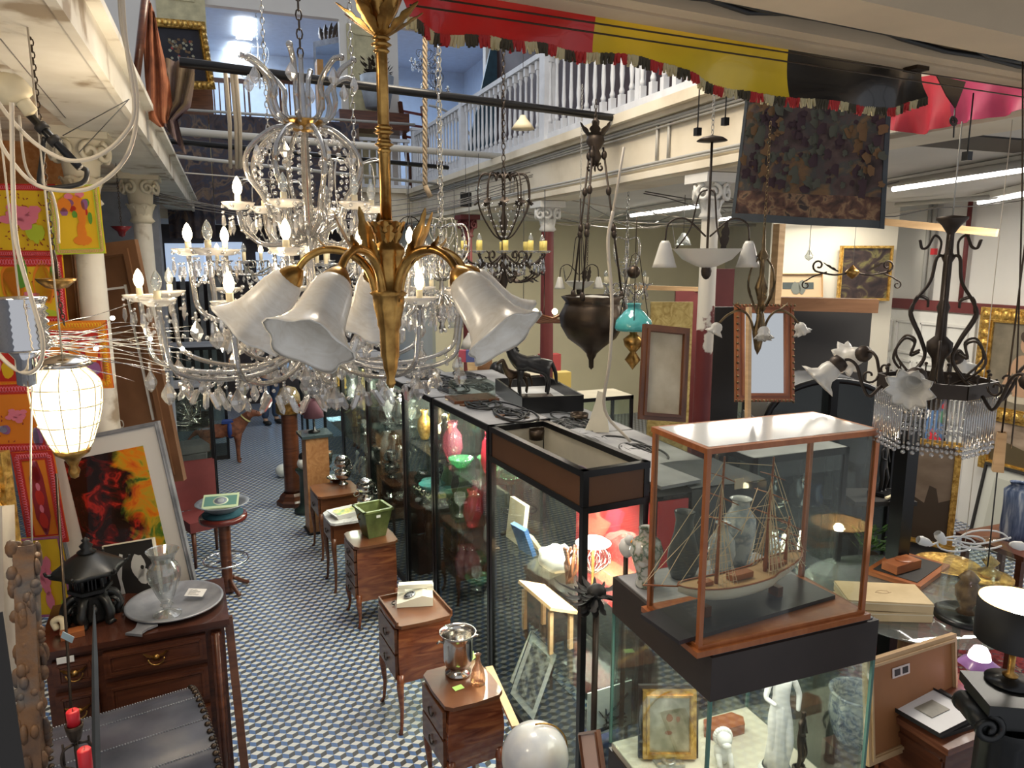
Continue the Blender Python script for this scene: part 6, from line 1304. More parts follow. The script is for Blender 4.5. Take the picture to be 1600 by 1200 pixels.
# ---- near foreground: blade, candles, carved pillar, frames
a, b = U(147, 945, D=1.75), U(152, 1290, D=1.65); t = thing('spear', 'tall pointed grey iron spearhead rising at the bottom left', 'blade', tuple(b)); ln = (a-b)
m = MB(); x_ = Vector((cy_, -sy_, 0)); y_ = Vector((sy_, cy_, 0)); V = []
for f, wd in ((0, .011), (.35, .011), (.75, .008), (.93, .004), (1, .0003)):
    p = ln*f; V += [p-x_*wd, p-y_*.0035, p+x_*wd, p+y_*.0035]
m.add(V, [(i*4+k, i*4+(k+1) % 4, i*4+4+(k+1) % 4, i*4+4+k) for i in range(4) for k in range(4)], False); m.build('blade', var('grey_iron', (.12, .125, .12), .4, .7), t); MB().cyl((0, 0, -1.0), (0, 0, 0), .012).build('shaft', M['wrought'], t)
for (px, py, D, r, hh, lab) in ((113, 1110, 1.75, .0155, .045, 'short red candle in a wrought iron holder at the bottom left, upper one'), (131, 1170, 1.55, .015, .09, 'red candle at the very bottom left, lower one')):
    p = U(px, py, D=D); t = thing('red_candle', lab, 'candle', (p.x, p.y, p.z-hh)); MB().lathe([(r, 0), (r, hh-.003), (r*.85, hh), (0, hh-.004)], 18).build('wax', M['red'], t); MB().cyl((0, 0, hh-.004), (.001, 0, hh+.006), .0009, n=5).build('wick', M['black'], t)
    t = thing('candle_holder', 'wrought iron candle cup and stem under the '+('upper' if 'upper' in lab else 'lower')+' red candle', 'candle holder', (p.x, p.y, p.z-hh-.001))
    MB().lathe([(.012, -.04), (.018, -.02), (r+.006, -.004), (r+.007, .006), (r+.002, .006), (r+.001, 0), (0, 0)], 16).build('cup', M['bronze'], t)
    m = MB().tube([(0, 0, -.04), (0, 0, -.16)], .006, 6)
    for k in range(4): a = k*PI/2+.3; m.tube(spl([polar(.006, a, -.05), polar(.03, a, -.06), polar(.035, a, -.10), polar(.012, a, -.12)], 4), .004, 5); m.cyl(polar(.03, a, -.04), polar(.03, a, -.10), .003, n=5)
    m.tube([(0, 0, -.16), (0, 0, -.9)], .006, 6); m.build('iron_stem', M['wrought'], t)
M['carved'] = ramp_mat('worn_gilt_plaster', [(.35, (.05, .035, .03)), (.5, (.17, .085, .035)), (.62, (.11, .095, .085)), (.8, (.24, .13, .06))], 6, .6, detail=8, bump=.6, bscale=25)
a, b = U(40, 852, D=2.0), U(62, 1420, D=1.75); t = thing('carved_moulding', 'worn gilt and grey carved frame edge standing upright in the left foreground', 'frame', tuple(b)); m = MB(); d = (a-b); x, y, dd = frame_of(d)
m.bar((0, 0, 0), d, .065, .05); rnd = random.Random(21)
for i in range(260): f = rnd.random(); m.ball(d*f+x*rnd.uniform(-.034, .034)+y*rnd.uniform(-.03, .03), (rnd.uniform(.008, .018), rnd.uniform(.008, .018), rnd.uniform(.010, .035)), 7, 5)
m.build('carving', M['carved'], t)
a, b = U(4, 790, D=2.1), U(18, 1420, D=1.8); m = MB().bar(a-Vector((.05, 0, 0)), b-Vector((.05, 0, 0)), .13); tag(m.build('stone_slab', ramp_mat('pale_grey_stone', [(.35, (.30, .26, .22)), (.7, (.50, .46, .40))], 4, .8, bump=.2)), 'pale grey stone-like slab edge at the extreme left', 'slab')
a, b = U(-14, 960, D=1.25), U(32, 1290, D=1.15); tag(MB().bar(a, b, .035, .02).build('black_picture', M['black_matte']), 'black frame edge slanting through the extreme lower left corner', 'frame')
t, W, Hq, zc = picture('gilt_picture', 'heavy carved gilt picture frame standing at the far left edge', 'frame', U(-160, 985, D=3.15), U(50, 975, D=3.15), U(-170, 712, D=3.2), .115, .06, 'gold', M['wallgrey'], carved=1)
# ---- lamps at left
c = U(106, 640, D=2.3); z0 = c.z; zz = lambda py: zat(106, py, 2.3)-z0
t = thing('caged_lamp', 'brightly lit white globe lamp in a pale wire cage with brass foot', 'lamp', (c.x, c.y, z0))
MB().lathe([(.045, zz(700)), (.06, zz(690)), (.085, zz(650)), (.095, zz(620)), (.092, zz(595)), (.06, zz(575)), (.04, zz(570))], 24).build('glass_globe', thin_glass('globe_glass', (.95, .93, .85), .10, .1, .10, (1, .95, .85)), t)
m = MB()
for k in range(12): a = 2*PI*k/12; m.tube(spl([polar(.05, a, zz(702)), polar(.066, a, zz(688)), polar(.092, a, zz(650)), polar(.102, a, zz(620)), polar(.098, a, zz(594)), polar(.05, a, zz(572))], 4), .0022, 5)
for r, py in ((.066, 688), (.086, 662), (.100, 632), (.101, 604)): m.tube([polar(r, 2*PI*i/30, zz(py)) for i in range(30)], .0022, 5, closed=True)
m.build('wire_cage', M['candle'], t)
MB().lathe([(0, zz(748)), (.012, zz(745)), (.018, zz(735)), (.012, zz(728)), (.025, zz(716)), (.05, zz(708)), (.055, zz(702)), (.045, zz(700))], 20).build('brass_foot', M['brass'], t)
MB().lathe([(.06, zz(576)), (.085, zz(570)), (.07, zz(562)), (.03, zz(556)), (.0, zz(553))], 22).build('cap', M['silver'], t)
MB().ball((0, 0, zz(622)), .03, 14, 9).build('bulb', M['bulbw'], t); m = MB().tube([(0, 0, zz(555)), (0, 0, 3.69-z0)], .003, 5); m.build('cord', M['cablew'], t)
point('caged_lamp_glow', (c.x, c.y, z0+.14*0+zz(640)), 16, (1, .88, .68), .06)
c = U(35, 510, D=2.15); z0 = c.z; zz = lambda py: zat(35, py, 2.15)-z0; t = thing('ribbed_lamp', 'ribbed chrome cylindrical lamp hanging at the left edge', 'lamp', (c.x, c.y, z0))
MB().lathe([(.06, zz(548))]+[(.061+.009*(i % 2), zz(548)+i*.0095) for i in range(15)]+[(.070, zz(468)), (.07, zz(464)), (0, zz(462))], 28).build('shade', M['chrome'], t); m = MB().tube([(0, 0, zz(463)), (0, 0, 3.69-z0)], .003, 5); m.build('cord', M['cablew'], t); MB().lathe([(.0, zz(605)), (.03, zz(600)), (.03, zz(560)), (.045, zz(548)), (0, zz(547))], 16).build('socket', M['chrome'], t)
c = U(88, 440, D=2.4); t = thing('brass_dish', 'small lobed brass dish hanging in front of the green-arched textile', 'dish', tuple(c)); MB().lathe([(0, -.025), (.03, -.02), (.052, .0), (.058, .010), (.05, .002), (.02, -.012)], 24, wob=lambda a, i: 1+.06*math.sin(a*10)).build('dish', M['brass'], t); m = MB().tube([(0, 0, -.02), (.005, 0, .06), (.0, 0, .10)], .006, 6); chain(m, (0, 0, .1), (0, 0, 3.69-c.z), .012, .002); m.build('chain', M['bronze'], t); m = MB(); chain(m, (0, 0, -.03), (.01, 0, -.14), .012, .002); m.build('lower_chain', M['bronze'], t)
c = U(190, 358, D=5.6); t = thing('red_lantern', 'small dark red glass hanging lamp beyond the textiles', 'lamp', tuple(c)); MB().lathe([(0, -.06), (.02, -.05), (.03, -.02), (.075, .02), (.07, .02), (.02, -.02)], 20).build('glass_cup', flat('ruby_glass', (.15, .01, .015), .1), t); m = MB(); chain(m, (0, 0, .0), (0, 0, 3.69-c.z), .012, .002); m.build('chain', M['bronze'], t)
# twig lights
t = thing('twig_lights', 'silvery bundle of twisted wire twigs with tiny lit bulbs, reaching from the left edge', 'fairy lights', tuple(U(-30, 530, D=2.3)))
o0 = Vector(t.location); rnd = random.Random(9); ends = []
for i in range(26):
    y0 = 505+rnd.random()*70; p = [U(-30, 530+rnd.uniform(-14, 20), D=2.3)]; L_ = rnd.choice((180, 240, 300, 330)); y1 = y0+rnd.uniform(-25, 30)
    for k in range(1, 8): f = k/7; p.append(U(-30+L_*f, 530+(y1-530)*f+rnd.uniform(-5, 5)+6*math.sin(f*5+i), D=2.3+.5*f+rnd.uniform(-.03, .03)))
    MB().tube([q-o0 for q in spl(p, 3)], [.0028-.0020*j/22 for j in range(22)], 5).build('twig', M['silver'] if i % 3 else M['conduit'], t); ends.append(p)
for (px, py, D) in ((176, 497, 2.55), (306, 517, 2.75), (285, 545, 2.7), (40, 600, 2.4), (235, 530, 2.7), (150, 545, 2.5)):
    p = U(px, py, D=D)-o0; MB().ball(p, .0075, 8, 6).build('tiny_bulb', M['bulbw'], t); m = MB().tube([p, p.lerp((ends[0][5]-o0), .5)], .001, 4).build('lead', M['silver'], t)
tag(MB().tube([U(229, -20, D=4.0), U(212, 130, D=4.0)], .02, 8).build('dark_pole', M['mahog']), 'dark brown pole rising beside the gallery edge left of the orange cloth', 'pole')
# loops of flex at top left
def flex(label, pts, D, r, mat): tag(MB().tube(spl([U(x, y, D=D+(.02*i)) for i, (x, y) in enumerate(pts)], 6), r, 7).build('cord', M[mat]), label, 'cord')
flex('thick tan cord hanging in a wide loop from the gallery edge, inner one', ((190, -20), (196, 60), (210, 170), (190, 215), (150, 245), (105, 250), (60, 228), (20, 190), (-10, 150)), 1.9, .0055, 'cablew')
flex('thick tan cord hanging in a wide loop from the gallery edge, outer one', ((186, -20), (192, 50), (214, 150), (200, 240), (150, 290), (100, 298), (50, 285), (10, 240), (-10, 200)), 1.95, .0055, 'cablew')
flex('long pale flex dropping down the textiles and turning back at the left edge', ((18, 160), (20, 280), (26, 380), (50, 470), (66, 530), (62, 570), (40, 583), (10, 566), (-20, 530)), 2.0, .006, 'cablew')
flex('cream electric cord hanging beside the caged lamp', ((52, 560), (48, 700), (50, 860), (52, 1000)), 2.2, .003, 'cablew')
flex('black hose curling under the black tube at top left', ((70, 215), (66, 250), (64, 290), (100, 292), (130, 285), (136, 268), (128, 262)), 2.3, .008, 'cableb')
flex('cream cord looping by the black tube', ((30, 180), (36, 240), (44, 270), (60, 288), (80, 300), (90, 340), (92, 380)), 2.3, .004, 'cablew')
a, b = U(28, 160, D=2.3), U(125, 262, D=2.3); t = thing('black_tube', 'glossy black metal tube with clamps slanting below the ceiling boards', 'tube', tuple(a)); MB().tube([Vector(), b-a], .012, 12).build('barrel', M['black'], t); m = MB()
for f in (.35, .55): m.tube([(b-a)*f, (b-a)*(f+.08)], .019, 12)
m.build('clamp', M['black_matte'], t)
p = U(14, 140, D=2.25); m = MB().ball((0, 0, 0), (.055, .05, .045), 14, 9); m.cyl((.02, 0, -.01), (.05, -.0, -.06), .02); tag(m.build('lamp_fitting', M['candle'], loc=tuple(p), disp=(.04, .02)), 'dusty tan lamp fitting at the upper left edge', 'lamp fitting')
a, b = U(0, 60, z=3.66), U(102, 184, z=3.66); tag(MB().tube([a, b], .0025, 4).build('ceiling_wire', M['cable']), 'thin wire stapled across the left ceiling boards', 'wire')
for (x0, y0, x1, y1) in ((202, 155, 98, 212), (200, 157, 124, 238)):
    tag(MB().tube([U(x0, y0, z=3.64), U(x1, y1, D=3.0)], .002, 4).build('stay_wire', M['cableb']), 'thin black wire from the gallery edge towards the carved capital', 'wire', 'black wires from the gallery edge to the capital')
# ---- round stool with bowl and book, glass case beyond, dog, person
c = U(348, 800, z=.75); t = thing('round_stool', 'round mahogany bar stool with teal seat pad and chrome foot ring', 'stool', (c.x, c.y, 0))
MB().lathe([(.13, .67), (.20, .68), (.205, .70), (.20, .725), (.0, .73)], 28).build('seat', M['cherry'] if False else flat('oxblood_wood', (.12, .02, .015), .25), t); MB().lathe([(.17, .726), (.175, .745), (.0, .755)], 28).build('seat_pad', flat('teal_velvet', (.015, .07, .10), .9), t)
MB().lathe([(.07, 0), (.075, .03), (.045, .08), (.05, .66)], 16).build('pillar', M['mahog'], t); MB().tube([polar(.19, 2*PI*i/32, .30) for i in range(32)], .010, 6, closed=True).build('foot_ring', M['chrome'], t)
for k in range(4): a = k*PI/2+.5; MB().tube([polar(.05, a, .30), polar(.19, a, .30)], .007, 6).build('spoke', M['chrome'], t); MB().tube(spl([polar(.05, a, .12), polar(.14, a, .05), polar(.20, a, .015)], 4), [.02]*9, 6).build('foot', M['mahog'], t)
t = thing('metal_bowl', 'dark metal bowl on the teal stool pad', 'bowl', (c.x, c.y, .757)); MB().lathe([(.10, 0), (.15, .03), (.19, .07), (.23, .085), (.225, .09), (.18, .075), (.13, .03), (0, .012)], 30).build('body', M['pewter'], t)
t = thing('book', 'green ornamental booklet with oval portrait lying in the dark bowl', 'book', (c.x-.01, c.y-.01, .855), .15, rot=(.28, 0, -.1)); MB().box((0, 0, 0), (.30, .22, .012)).build('cover', flat('pale_green_paper', (.50, .58, .36), .6), t)
MB().box((0, 0, .0065), (.27, .15, .001)).build('printed_field', flat('dark_green_print', (.10, .22, .18), .6), t); MB().lathe([(0, .0075), (.065, .0075), (.066, .0065)], 26).build('oval_border', flat('print_cream', (.55, .60, .42), .6), t); m = MB().lathe([(0, .0088), (.052, .0088), (.053, .0065)], 26); m.build('oval_portrait', M['wallgrey'], t); MB().ball((.0, .0, .009), (.03, .035, .002)).build('portrait_head', flat('portrait_grey', (.3, .32, .32), .6), t)
a = U(343, 745, D=8.0); t = vitrine('small black glass case with crumpled silver wire and grey boxes, by the leaning picture', (a.x-.75, a.y, 0), 0, .6, .72, 1.58, (.7, 1.1))
m = MB(); rnd = random.Random(4)
for i in range(14): m.tube(spl([(rnd.uniform(-.2, .2), rnd.uniform(-.12, .12), rnd.uniform(0, .3)) for _ in range(5)], 4), .008, 5)
tag(m.build('silver_wire_sculpture', M['silver'], loc=(a.x-.35, a.y+.3, 1.115)), 'crumpled silver wire tangle on the upper shelf of the small left case', 'ornament')
for i, z in enumerate((.706, .80)): tag(MB().box((0, 0, .045), (.45, .34, .085), rz=.3*i).build('grey_box', var('grey_box%d' % i, (.13, .12, .13), .6), loc=(a.x-.35, a.y+.3, z)), ('lower', 'upper')[i]+' of two dull grey flat boxes stacked in the small left case', 'box')
m = MB(); m.lathe([(.02, 0), (.06, .02), (.08, .05), (.075, .05), (.03, .02)], 16); tag(m.build('bowl', M['pewter'], loc=(a.x-.3, a.y+.28, .062)), 'small dark bowl on the floor of the small left case', 'bowl')
c = U(318, 800, D=7.0); t = thing('red_armchair', 'dark red upholstered chair mostly hidden behind the leaning picture', 'chair', (c.x, c.y, 0), .4)
MB().box((0, 0, .42), (.42, .40, .10)).build('seat', M['maroon'], t); MB().grid(lambda u, v: (-.2+.4*u, .19+.04*math.cos(u*3), .47+.5*v), 8, 8, thick=.05).build('backrest', M['maroon'], t)
for x in (-.17, .17):
    for y in (-.16, .16): MB().cyl((x, y, 0), (x, y, .38), .015, .025, 8).build('leg', M['mahog'], t)
c = U(372, 722, z=0); DGX = Vector((cy_, -sy_, 0)); t = thing('brown_dog', 'large brown dog standing in the aisle wearing a blue harness, head turned away', 'dog', (c.x-.22, c.y+.02, 0), -YAW+.25)
t.scale = (1.0, 1.0, 1.0)
fur = ramp_mat('brown_short_fur', [(.3, (.10, .028, .012)), (.7, (.24, .08, .035))], 20, .7)
DJ = [(-.05, 0, .50, .085, .10), (.12, 0, .50, .11, .13), (.24, 0, .53, .10, .13), (.33, 0, .62, .075, .09), (.40, 0, .70, .065, .07), (.46, 0, .74, .065, .065), (.55, 0, .71, .04, .04), (.60, 0, .70, .028),
      (-.20, 0, .50, .09, .10), (-.30, 0, .50, .05), (-.40, 0, .42, .02), (-.47, 0, .33, .012),
      (-.22, .08, .40, .07), (-.16, .09, .28, .045), (-.27, .09, .16, .024), (-.25, .09, .03, .024), (-.21, .09, .02, .022),
      (-.20, -.08, .40, .07), (-.13, -.09, .28, .045), (-.24, -.09, .16, .024), (-.22, -.09, .03, .024), (-.18, -.09, .02, .022),
      (.24, .08, .36, .05), (.23, .08, .20, .028), (.23, .08, .03, .024), (.27, .08, .02, .022), (.25, -.08, .36, .05), (.24, -.08, .20, .028), (.24, -.08, .03, .024), (.28, -.08, .02, .022)]
DB = [(0, 1), (1, 2), (2, 3), (3, 4), (4, 5), (5, 6), (6, 7), (0, 8), (8, 9), (9, 10), (10, 11), (8, 12), (12, 13), (13, 14), (14, 15), (15, 16), (8, 17), (17, 18), (18, 19), (19, 20), (20, 21), (2, 22), (22, 23), (23, 24), (24, 25), (2, 26), (26, 27), (27, 28), (28, 29)]
me = bpy.data.meshes.new('body'); me.from_pydata([j[:3] for j in DJ], DB, []); me.materials.append(fur); o = bpy.data.objects.new('body', me); C.objects.link(o); o.parent = t; md = o.modifiers.new('skin', 'SKIN'); md.use_smooth_shade = True
for v, j in zip(me.skin_vertices[0].data, DJ): v.radius = (j[3], j[4] if len(j) > 4 else j[3])
me.skin_vertices[0].data[0].use_root = True; s = o.modifiers.new('sub', 'SUBSURF'); s.levels = s.render_levels = 2
m = MB()
for s_ in (-1, 1): leaf(m, (.44, s_*.055, .78), (-.1, s_*.5, -1), .11, .04, .3, (0, s_, .2))
m.build('ears', fur, t); m = MB().ball((.625, 0, .705), .014, 6, 5); m.ball((.525, .038, .755), .008, 6, 5); m.ball((.525, -.038, .755), .008, 6, 5); m.build('nose_and_eyes', M['black'], t)
m = MB(); m.lathe([(.125, -.03), (.135, 0), (.125, .03)], 20, c=(.15, 0, .50), axis=(1, 0, 0)); m.box((.12, 0, .62), (.16, .14, .04)); m.build('harness', flat('royal_blue_webbing', (.02, .05, .22), .6), t)
MB().lathe([(.082, -.012), (.086, 0), (.082, .012)], 18, c=(.365, 0, .66), axis=(.65, 0, .75)).build('collar', flat('yellow_collar', (.65, .60, .25), .5), t)
c = U(424, 662, z=0); PS = 1.76; t = thing('person', 'person in dark jacket and blue jeans standing at the far end of the aisle', 'person', (c.x, c.y, 0), .5)
def skin_part(name, parent, J_, B2, mat, loc=None):
    me = bpy.data.meshes.new(name); me.from_pydata([j[:3] for j in J_], B2, []); me.materials.append(mat); o = bpy.data.objects.new(name, me); C.objects.link(o); o.parent = parent; md = o.modifiers.new('skin', 'SKIN'); md.use_smooth_shade = True
    for v, j in zip(me.skin_vertices[0].data, J_): v.radius = (j[3], j[4] if len(j) > 4 else j[3])
    me.skin_vertices[0].data[0].use_root = True; s = o.modifiers.new('sub', 'SUBSURF'); s.levels = s.render_levels = 1; return o
skin = flat('skin', (.50, .30, .20), .5)
PJ = [(0, 0, .95, .14, .10), (0, 0, 1.15, .13, .09), (0, 0, 1.38, .16, .10), (0, 0, 1.48, .06), (0, -.01, 1.54, .055), (0, -.02, 1.64, .078, .095), (0, -.02, 1.71, .065, .08)]
PB_ = [(0, 1), (1, 2), (2, 3), (3, 4), (4, 5), (5, 6)]
for s_ in (-1, 1):
    b0 = len(PJ); PJ += [(s_*.19, 0, 1.42, .055), (s_*.24, .02, 1.15, .042), (s_*.25, -.06, .92, .03), (s_*.25, -.08, .86, .034, .018)]; PB_ += [(2, b0), (b0, b0+1), (b0+1, b0+2), (b0+2, b0+3)]
    for f in range(5): k = len(PJ); PJ += [(s_*(.235+.010*f), -.10-.01*f+(.03 if f == 0 else 0), .83-(0 if f == 0 else .0), .009), (s_*(.235+.008*f), -.11-.01*f, .78+(.02 if f in (0, 4) else 0), .008)]; PB_ += [(b0+3, k), (k, k+1)]
    b0 = len(PJ); PJ += [(s_*.09, 0, .85, .09), (s_*.10, -.02, .48, .06), (s_*.11, .02, .09, .042), (s_*.12, -.12, .04, .035)]; PB_ += [(0, b0), (b0, b0+1), (b0+1, b0+2), (b0+2, b0+3)]
skin_part('body', t, PJ, PB_, skin)
skin_part('jacket', t, [(0, 0, 1.15, .17, .13), (0, 0, .95, .17, .13), (0, 0, 1.38, .18, .12), (0, 0, 1.49, .08)]+[(s_*x, y, z, r) for s_ in (-1, 1) for x, y, z, r in ((.20, 0, 1.42, .075), (.25, .02, 1.15, .06), (.255, -.05, .95, .05))], [(0, 1), (0, 2), (2, 3), (2, 4), (4, 5), (5, 6), (2, 7), (7, 8), (8, 9)], flat('dark_jacket', (.02, .02, .025), .8))
skin_part('jeans', t, [(0, 0, .93, .16, .12)]+[(s_*x, y, z, r) for s_ in (-1, 1) for x, y, z, r in ((.095, 0, .82, .105), (.10, -.02, .48, .08), (.11, .02, .10, .07))], [(0, 1), (1, 2), (2, 3), (0, 4), (4, 5), (5, 6)], flat('blue_denim', (.045, .07, .13), .8))
m = MB()
for s_ in (-1, 1): m.ball((s_*.115, -.06, .045), (.05, .13, .045), 10, 6)
m.build('shoes', M['black_matte'], t); MB().ball((0, .01, 1.68), (.088, .105, .095), 14, 9).build('hair', flat('dark_hair', (.03, .02, .015), .7), t)
m = MB()
for s_ in (-1, 1): m.ball((s_*.03, -.105, 1.66), .010, 6, 5)
m.build('eyes', M['black'], t); m = MB().ball((0, -.12, 1.63), (.012, .02, .02), 6, 5); m.ball((0, -.105, 1.59), (.025, .01, .006), 6, 5); m.build('nose_and_mouth', skin, t)
# ================================================================== right side
mt, N, L = nt('column_paint'); b_ = N['Principled BSDF']; setp(b_, None, .5)
tc = N.new('ShaderNodeTexCoord'); sx_ = N.new('ShaderNodeSeparateXYZ'); nz = N.new('ShaderNodeTexNoise'); nz.inputs['Scale'].default_value = 5; nz.inputs['Detail'].default_value = 8
L.new(tc.outputs['Object'], sx_.inputs[0]); L.new(tc.outputs['Object'], nz.inputs['Vector']); ad_ = N.new('ShaderNodeMath'); ad_.operation = 'MULTIPLY_ADD'; ad_.inputs[1].default_value = 1.9; L.new(nz.outputs[0], ad_.inputs[0]); L.new(sx_.outputs[2], ad_.inputs[2])
mr = N.new('ShaderNodeMapRange'); mr.inputs[1].default_value = 3.36; mr.inputs[2].default_value = 3.42; L.new(ad_.outputs[0], mr.inputs[0]); mxx = N.new('ShaderNodeMix'); mxx.data_type = 'RGBA'; mxx.inputs[6].default_value = (.13, .02, .02, 1); mxx.inputs[7].default_value = (.66, .62, .54, 1); L.new(mr.outputs[0], mxx.inputs[0]); L.new(mxx.outputs[2], b_.inputs['Base Color'])
c = U(1106, 420, X=3.06); column('slim iron column with peeling white paint above dark red, beside the leaning beige picture', (3.06, c.y, 0), .062, 3.54, mt, M['white'], .30, .15)
c = U(855, 420, X=3.06); column('dark red iron column with white scroll capital behind the bronze urn lamp', (3.06, c.y, 0), .07, 3.54, M['maroon'], M['white'], .30, .16)
column('farthest dark red iron column under the gallery edge', (3.06, 9.6, 0), .07, 3.54, M['maroon'], M['maroon'], .30, .16)
def tube_light(p, q, lab, z=3.52):
    a, b = U(*p, z=z), U(*q, z=z); t = thing('fluorescent_light', lab, 'ceiling light', tuple((a+b)/2), math.atan2((b-a).y, (b-a).x)); L_ = (b-a).length
    MB().box((0, 0, .045), (L_, .13, .06)).build('housing', M['white'], t); MB().cyl((-L_/2+.03, 0, 0), (L_/2-.03, 0, 0), .02, n=10).build('tube', M['tube'], t); return t
tube_light((1393, 296), (1640, 258), 'long glowing fluorescent tube on the white ceiling right of the tapestry')
tube_light((1528, 317), (1660, 292), 'second fluorescent tube on the right ceiling, lower at the right edge')
tube_light((985, 337), (1092, 322), 'far fluorescent tube seen left of the white-painted column top')
tube_light((1105, 345), (1150, 340), 'short bright stretch of fluorescent tube just left of the tapestry')
m = MB(); a = U(1400, 222, z=3.59); m.box((a.x+.5, a.y-.1, 3.597), (1.0, .35, .012)); tag(m.build('ceiling_hatch', M['black_matte']), 'open black rectangular hatch in the white ceiling', 'hatch')
for i, (p, q) in enumerate((((1250, 300), (870, 356)), ((1700, 240), (1390, 288)), ((1200, 345), (1000, 352)), ((1650, 300), (1400, 320)), ((1180, 352), (960, 345)))):
    a_, b_2 = U(*p, z=3.54), U(*q, z=3.54); b_2 = a_ + (b_2-a_)*min(1, 6/(b_2-a_).length)
    tag(MB().tube([a_, b_2], .025, 7).build('pipe', M['conduit']), ('pale pipe along the right ceiling towards the tapestry', 'pale pipe along the ceiling beside the long fluorescent tube', 'pale pipe deepest under the right ceiling', 'pale pipe before the right wall top', 'pale pipe crossing behind the peeling column')[i], 'pipe')
# wall things
m = MB(); YA, YB = U(1350, 600, X=7.68).y, U(1515, 600, X=7.68).y
m.box((7.69, (YA+YB)/2, 1.18), (.04, YA-YB, 2.34)); o = m.build('door_1', M['white']); tag(o, None, None, None, 'structure')
m = MB()
for k in range(4):
    y0 = YB+.08+k*(YA-YB-.1)/4; y1 = y0+(YA-YB-.1)/4-.08
    for z0, z1 in ((.15, 1.0), (1.12, 1.75), (1.85, 2.22)):
        for q in (((y0+y1)/2, z0, y1-y0, .03), ((y0+y1)/2, z1, y1-y0, .03), (y0, (z0+z1)/2, .03, z1-z0), (y1, (z0+z1)/2, .03, z1-z0)): m.box((7.66, q[0], q[1]), (.03, q[2], q[3]))
struct('trim_6', m, M['wallwhite'])
a, b = U(1200, 500, D=8.6), U(1392, 500, D=8.6); m = MB().box(((a.x+b.x)/2+sy_*.04, (a.y+b.y)/2+cy_*.04, 1.8), ((b-a).xy.length, .06, 3.6), rz=-YAW); struct('wall_partition', m, M['wallcream'])
for i, px in enumerate((1449, 1457, 1510)):
    yy = U(px, 400, X=7.66).y; tag(MB().cyl((7.64, yy, 2.5), (7.64, yy, 3.6), .025, n=8).build('wall_pipe', M['maroon'] if i == 2 else M['conduit']), ('left one of two pale vertical pipes on the right wall', 'right one of two pale vertical pipes on the right wall', 'dark red vertical pipe with a yellow band on the right wall')[i], 'pipe')
tag(MB().box((7.62, U(1460, 365, X=7.6).y, 3.05), (.05, .05, .07)).build('pipe_clamp', M['red']), 'small red clamp on the pale wall pipes', 'clamp')
WX = 7.62
def wallpic(x0, y0, x1, y1, D0, lab, fm, cv, fw, carved=0, mat_w=0, matm=None, X=WX, tilt=0, dep=.05, name='painting'):
    """picture on or against the right wall: from photo column x0 to x1"""
    bl, br, tl = U(x0, y1, X=X), U(x1, y1, X=X), U(x0, y0, X=X); br.z = bl.z; tl = Vector((bl.x+tilt, bl.y, tl.z))
    return picture(name, lab, 'painting', bl, br, tl, fw, dep, fm, cv, mat_w, matm, carved=carved)
t, W, Hq, zc = wallpic(1520, 478, 1690, 648, 0, 'painting of a seated nude in a broad ornate gilt frame on the right wall', 'gold', var('warm_grey_canvas', (.20, .17, .12), .5), .15, 1, .0)
k_ = flat('nude_skin', (.46, .28, .17), .5); m = MB(); cx_ = W*.48
splat(m, cx_, Hq*.70, .075, .10, zc, 1, 14, .1); splat(m, cx_-.02, Hq*.50, .13, .14, zc+.001, 2, 14, .12); splat(m, cx_-.03, Hq*.34, .14, .10, zc+.002, 4, 14, .12); m.prism([(cx_-.12, Hq*.56), (cx_-.07, Hq*.56), (cx_-.17, Hq*.34), (cx_-.22, Hq*.33)], .001, (0, 0, zc+.003), (1, 0, 0), (0, 1, 0)); m.prism([(cx_-.08, Hq*.38), (cx_+.30, Hq*.33), (cx_+.33, Hq*.26), (cx_-.10, Hq*.24)], .001, (0, 0, zc+.004), (1, 0, 0), (0, 1, 0)); m.build('painted_figure', k_, t)
m = MB(); splat(m, cx_, Hq*.77, .085, .07, zc+.003, 6, 12, .1); splat(m, cx_+.06, Hq*.68, .03, .07, zc+.003, 7, 12, .1); m.build('painted_hair', flat('hair_brown', (.05, .03, .02), .6), t)
m = MB(); splat(m, W*.5, Hq*.22, .36, .05, zc+.0005, 8); m.build('painted_drape', flat('drape_pale', (.5, .44, .33), .6), t)
t, W, Hq, zc = wallpic(1532, 630, 1680, 728, 0, 'gilt-framed landscape with pale pink sky on the right wall below the nude', 'gold', ramp_mat('dusk_landscape', [(.3, (.10, .07, .04)), (.55, (.40, .30, .22)), (.8, (.55, .40, .32))], 2, .5, stretch=(1, 3, 1)), .11)
m = MB().prism([(.11, .11), (W-.11, .11), (W-.11, Hq*.42), (W*.6, Hq*.38), (W*.3, Hq*.48), (.11, Hq*.40)], .001, (0, 0, zc), (1, 0, 0), (0, 1, 0)); m.build('painted_land', flat('olive_land', (.09, .065, .03), .6), t)
wallpic(1512, 720, 1640, 850, 0, 'pale beige print in a thin black frame leaning low by the right wall', 'black_matte', flat('print_grey', (.42, .42, .36), .6), .03, 0, .10, flat('print_mount', (.52, .52, .46), .6), X=7.2, tilt=.15, dep=.03, name='framed_print')
def frontpic(x0, y0, x1, y1, D, lab, fm, cv, fw, rz=.0, tilt=.1, **k):
    """picture standing and facing the aisle/camera at distance D"""
    bl, tl = U(x0, y1, D=D), U(x0, y0, D=D); br = U(x1, y1, D=D+rz); br.z = bl.z; hh_ = tl.z-bl.z; n2 = Vector(((br-bl).y, -(br-bl).x, 0)).normalized()
    return picture(k.pop('name', 'painting'), lab, k.pop('cat', 'painting'), bl, br, bl+Vector((0, 0, hh_))-n2*tilt, fw, k.pop('dep', .04), fm, cv, **k)
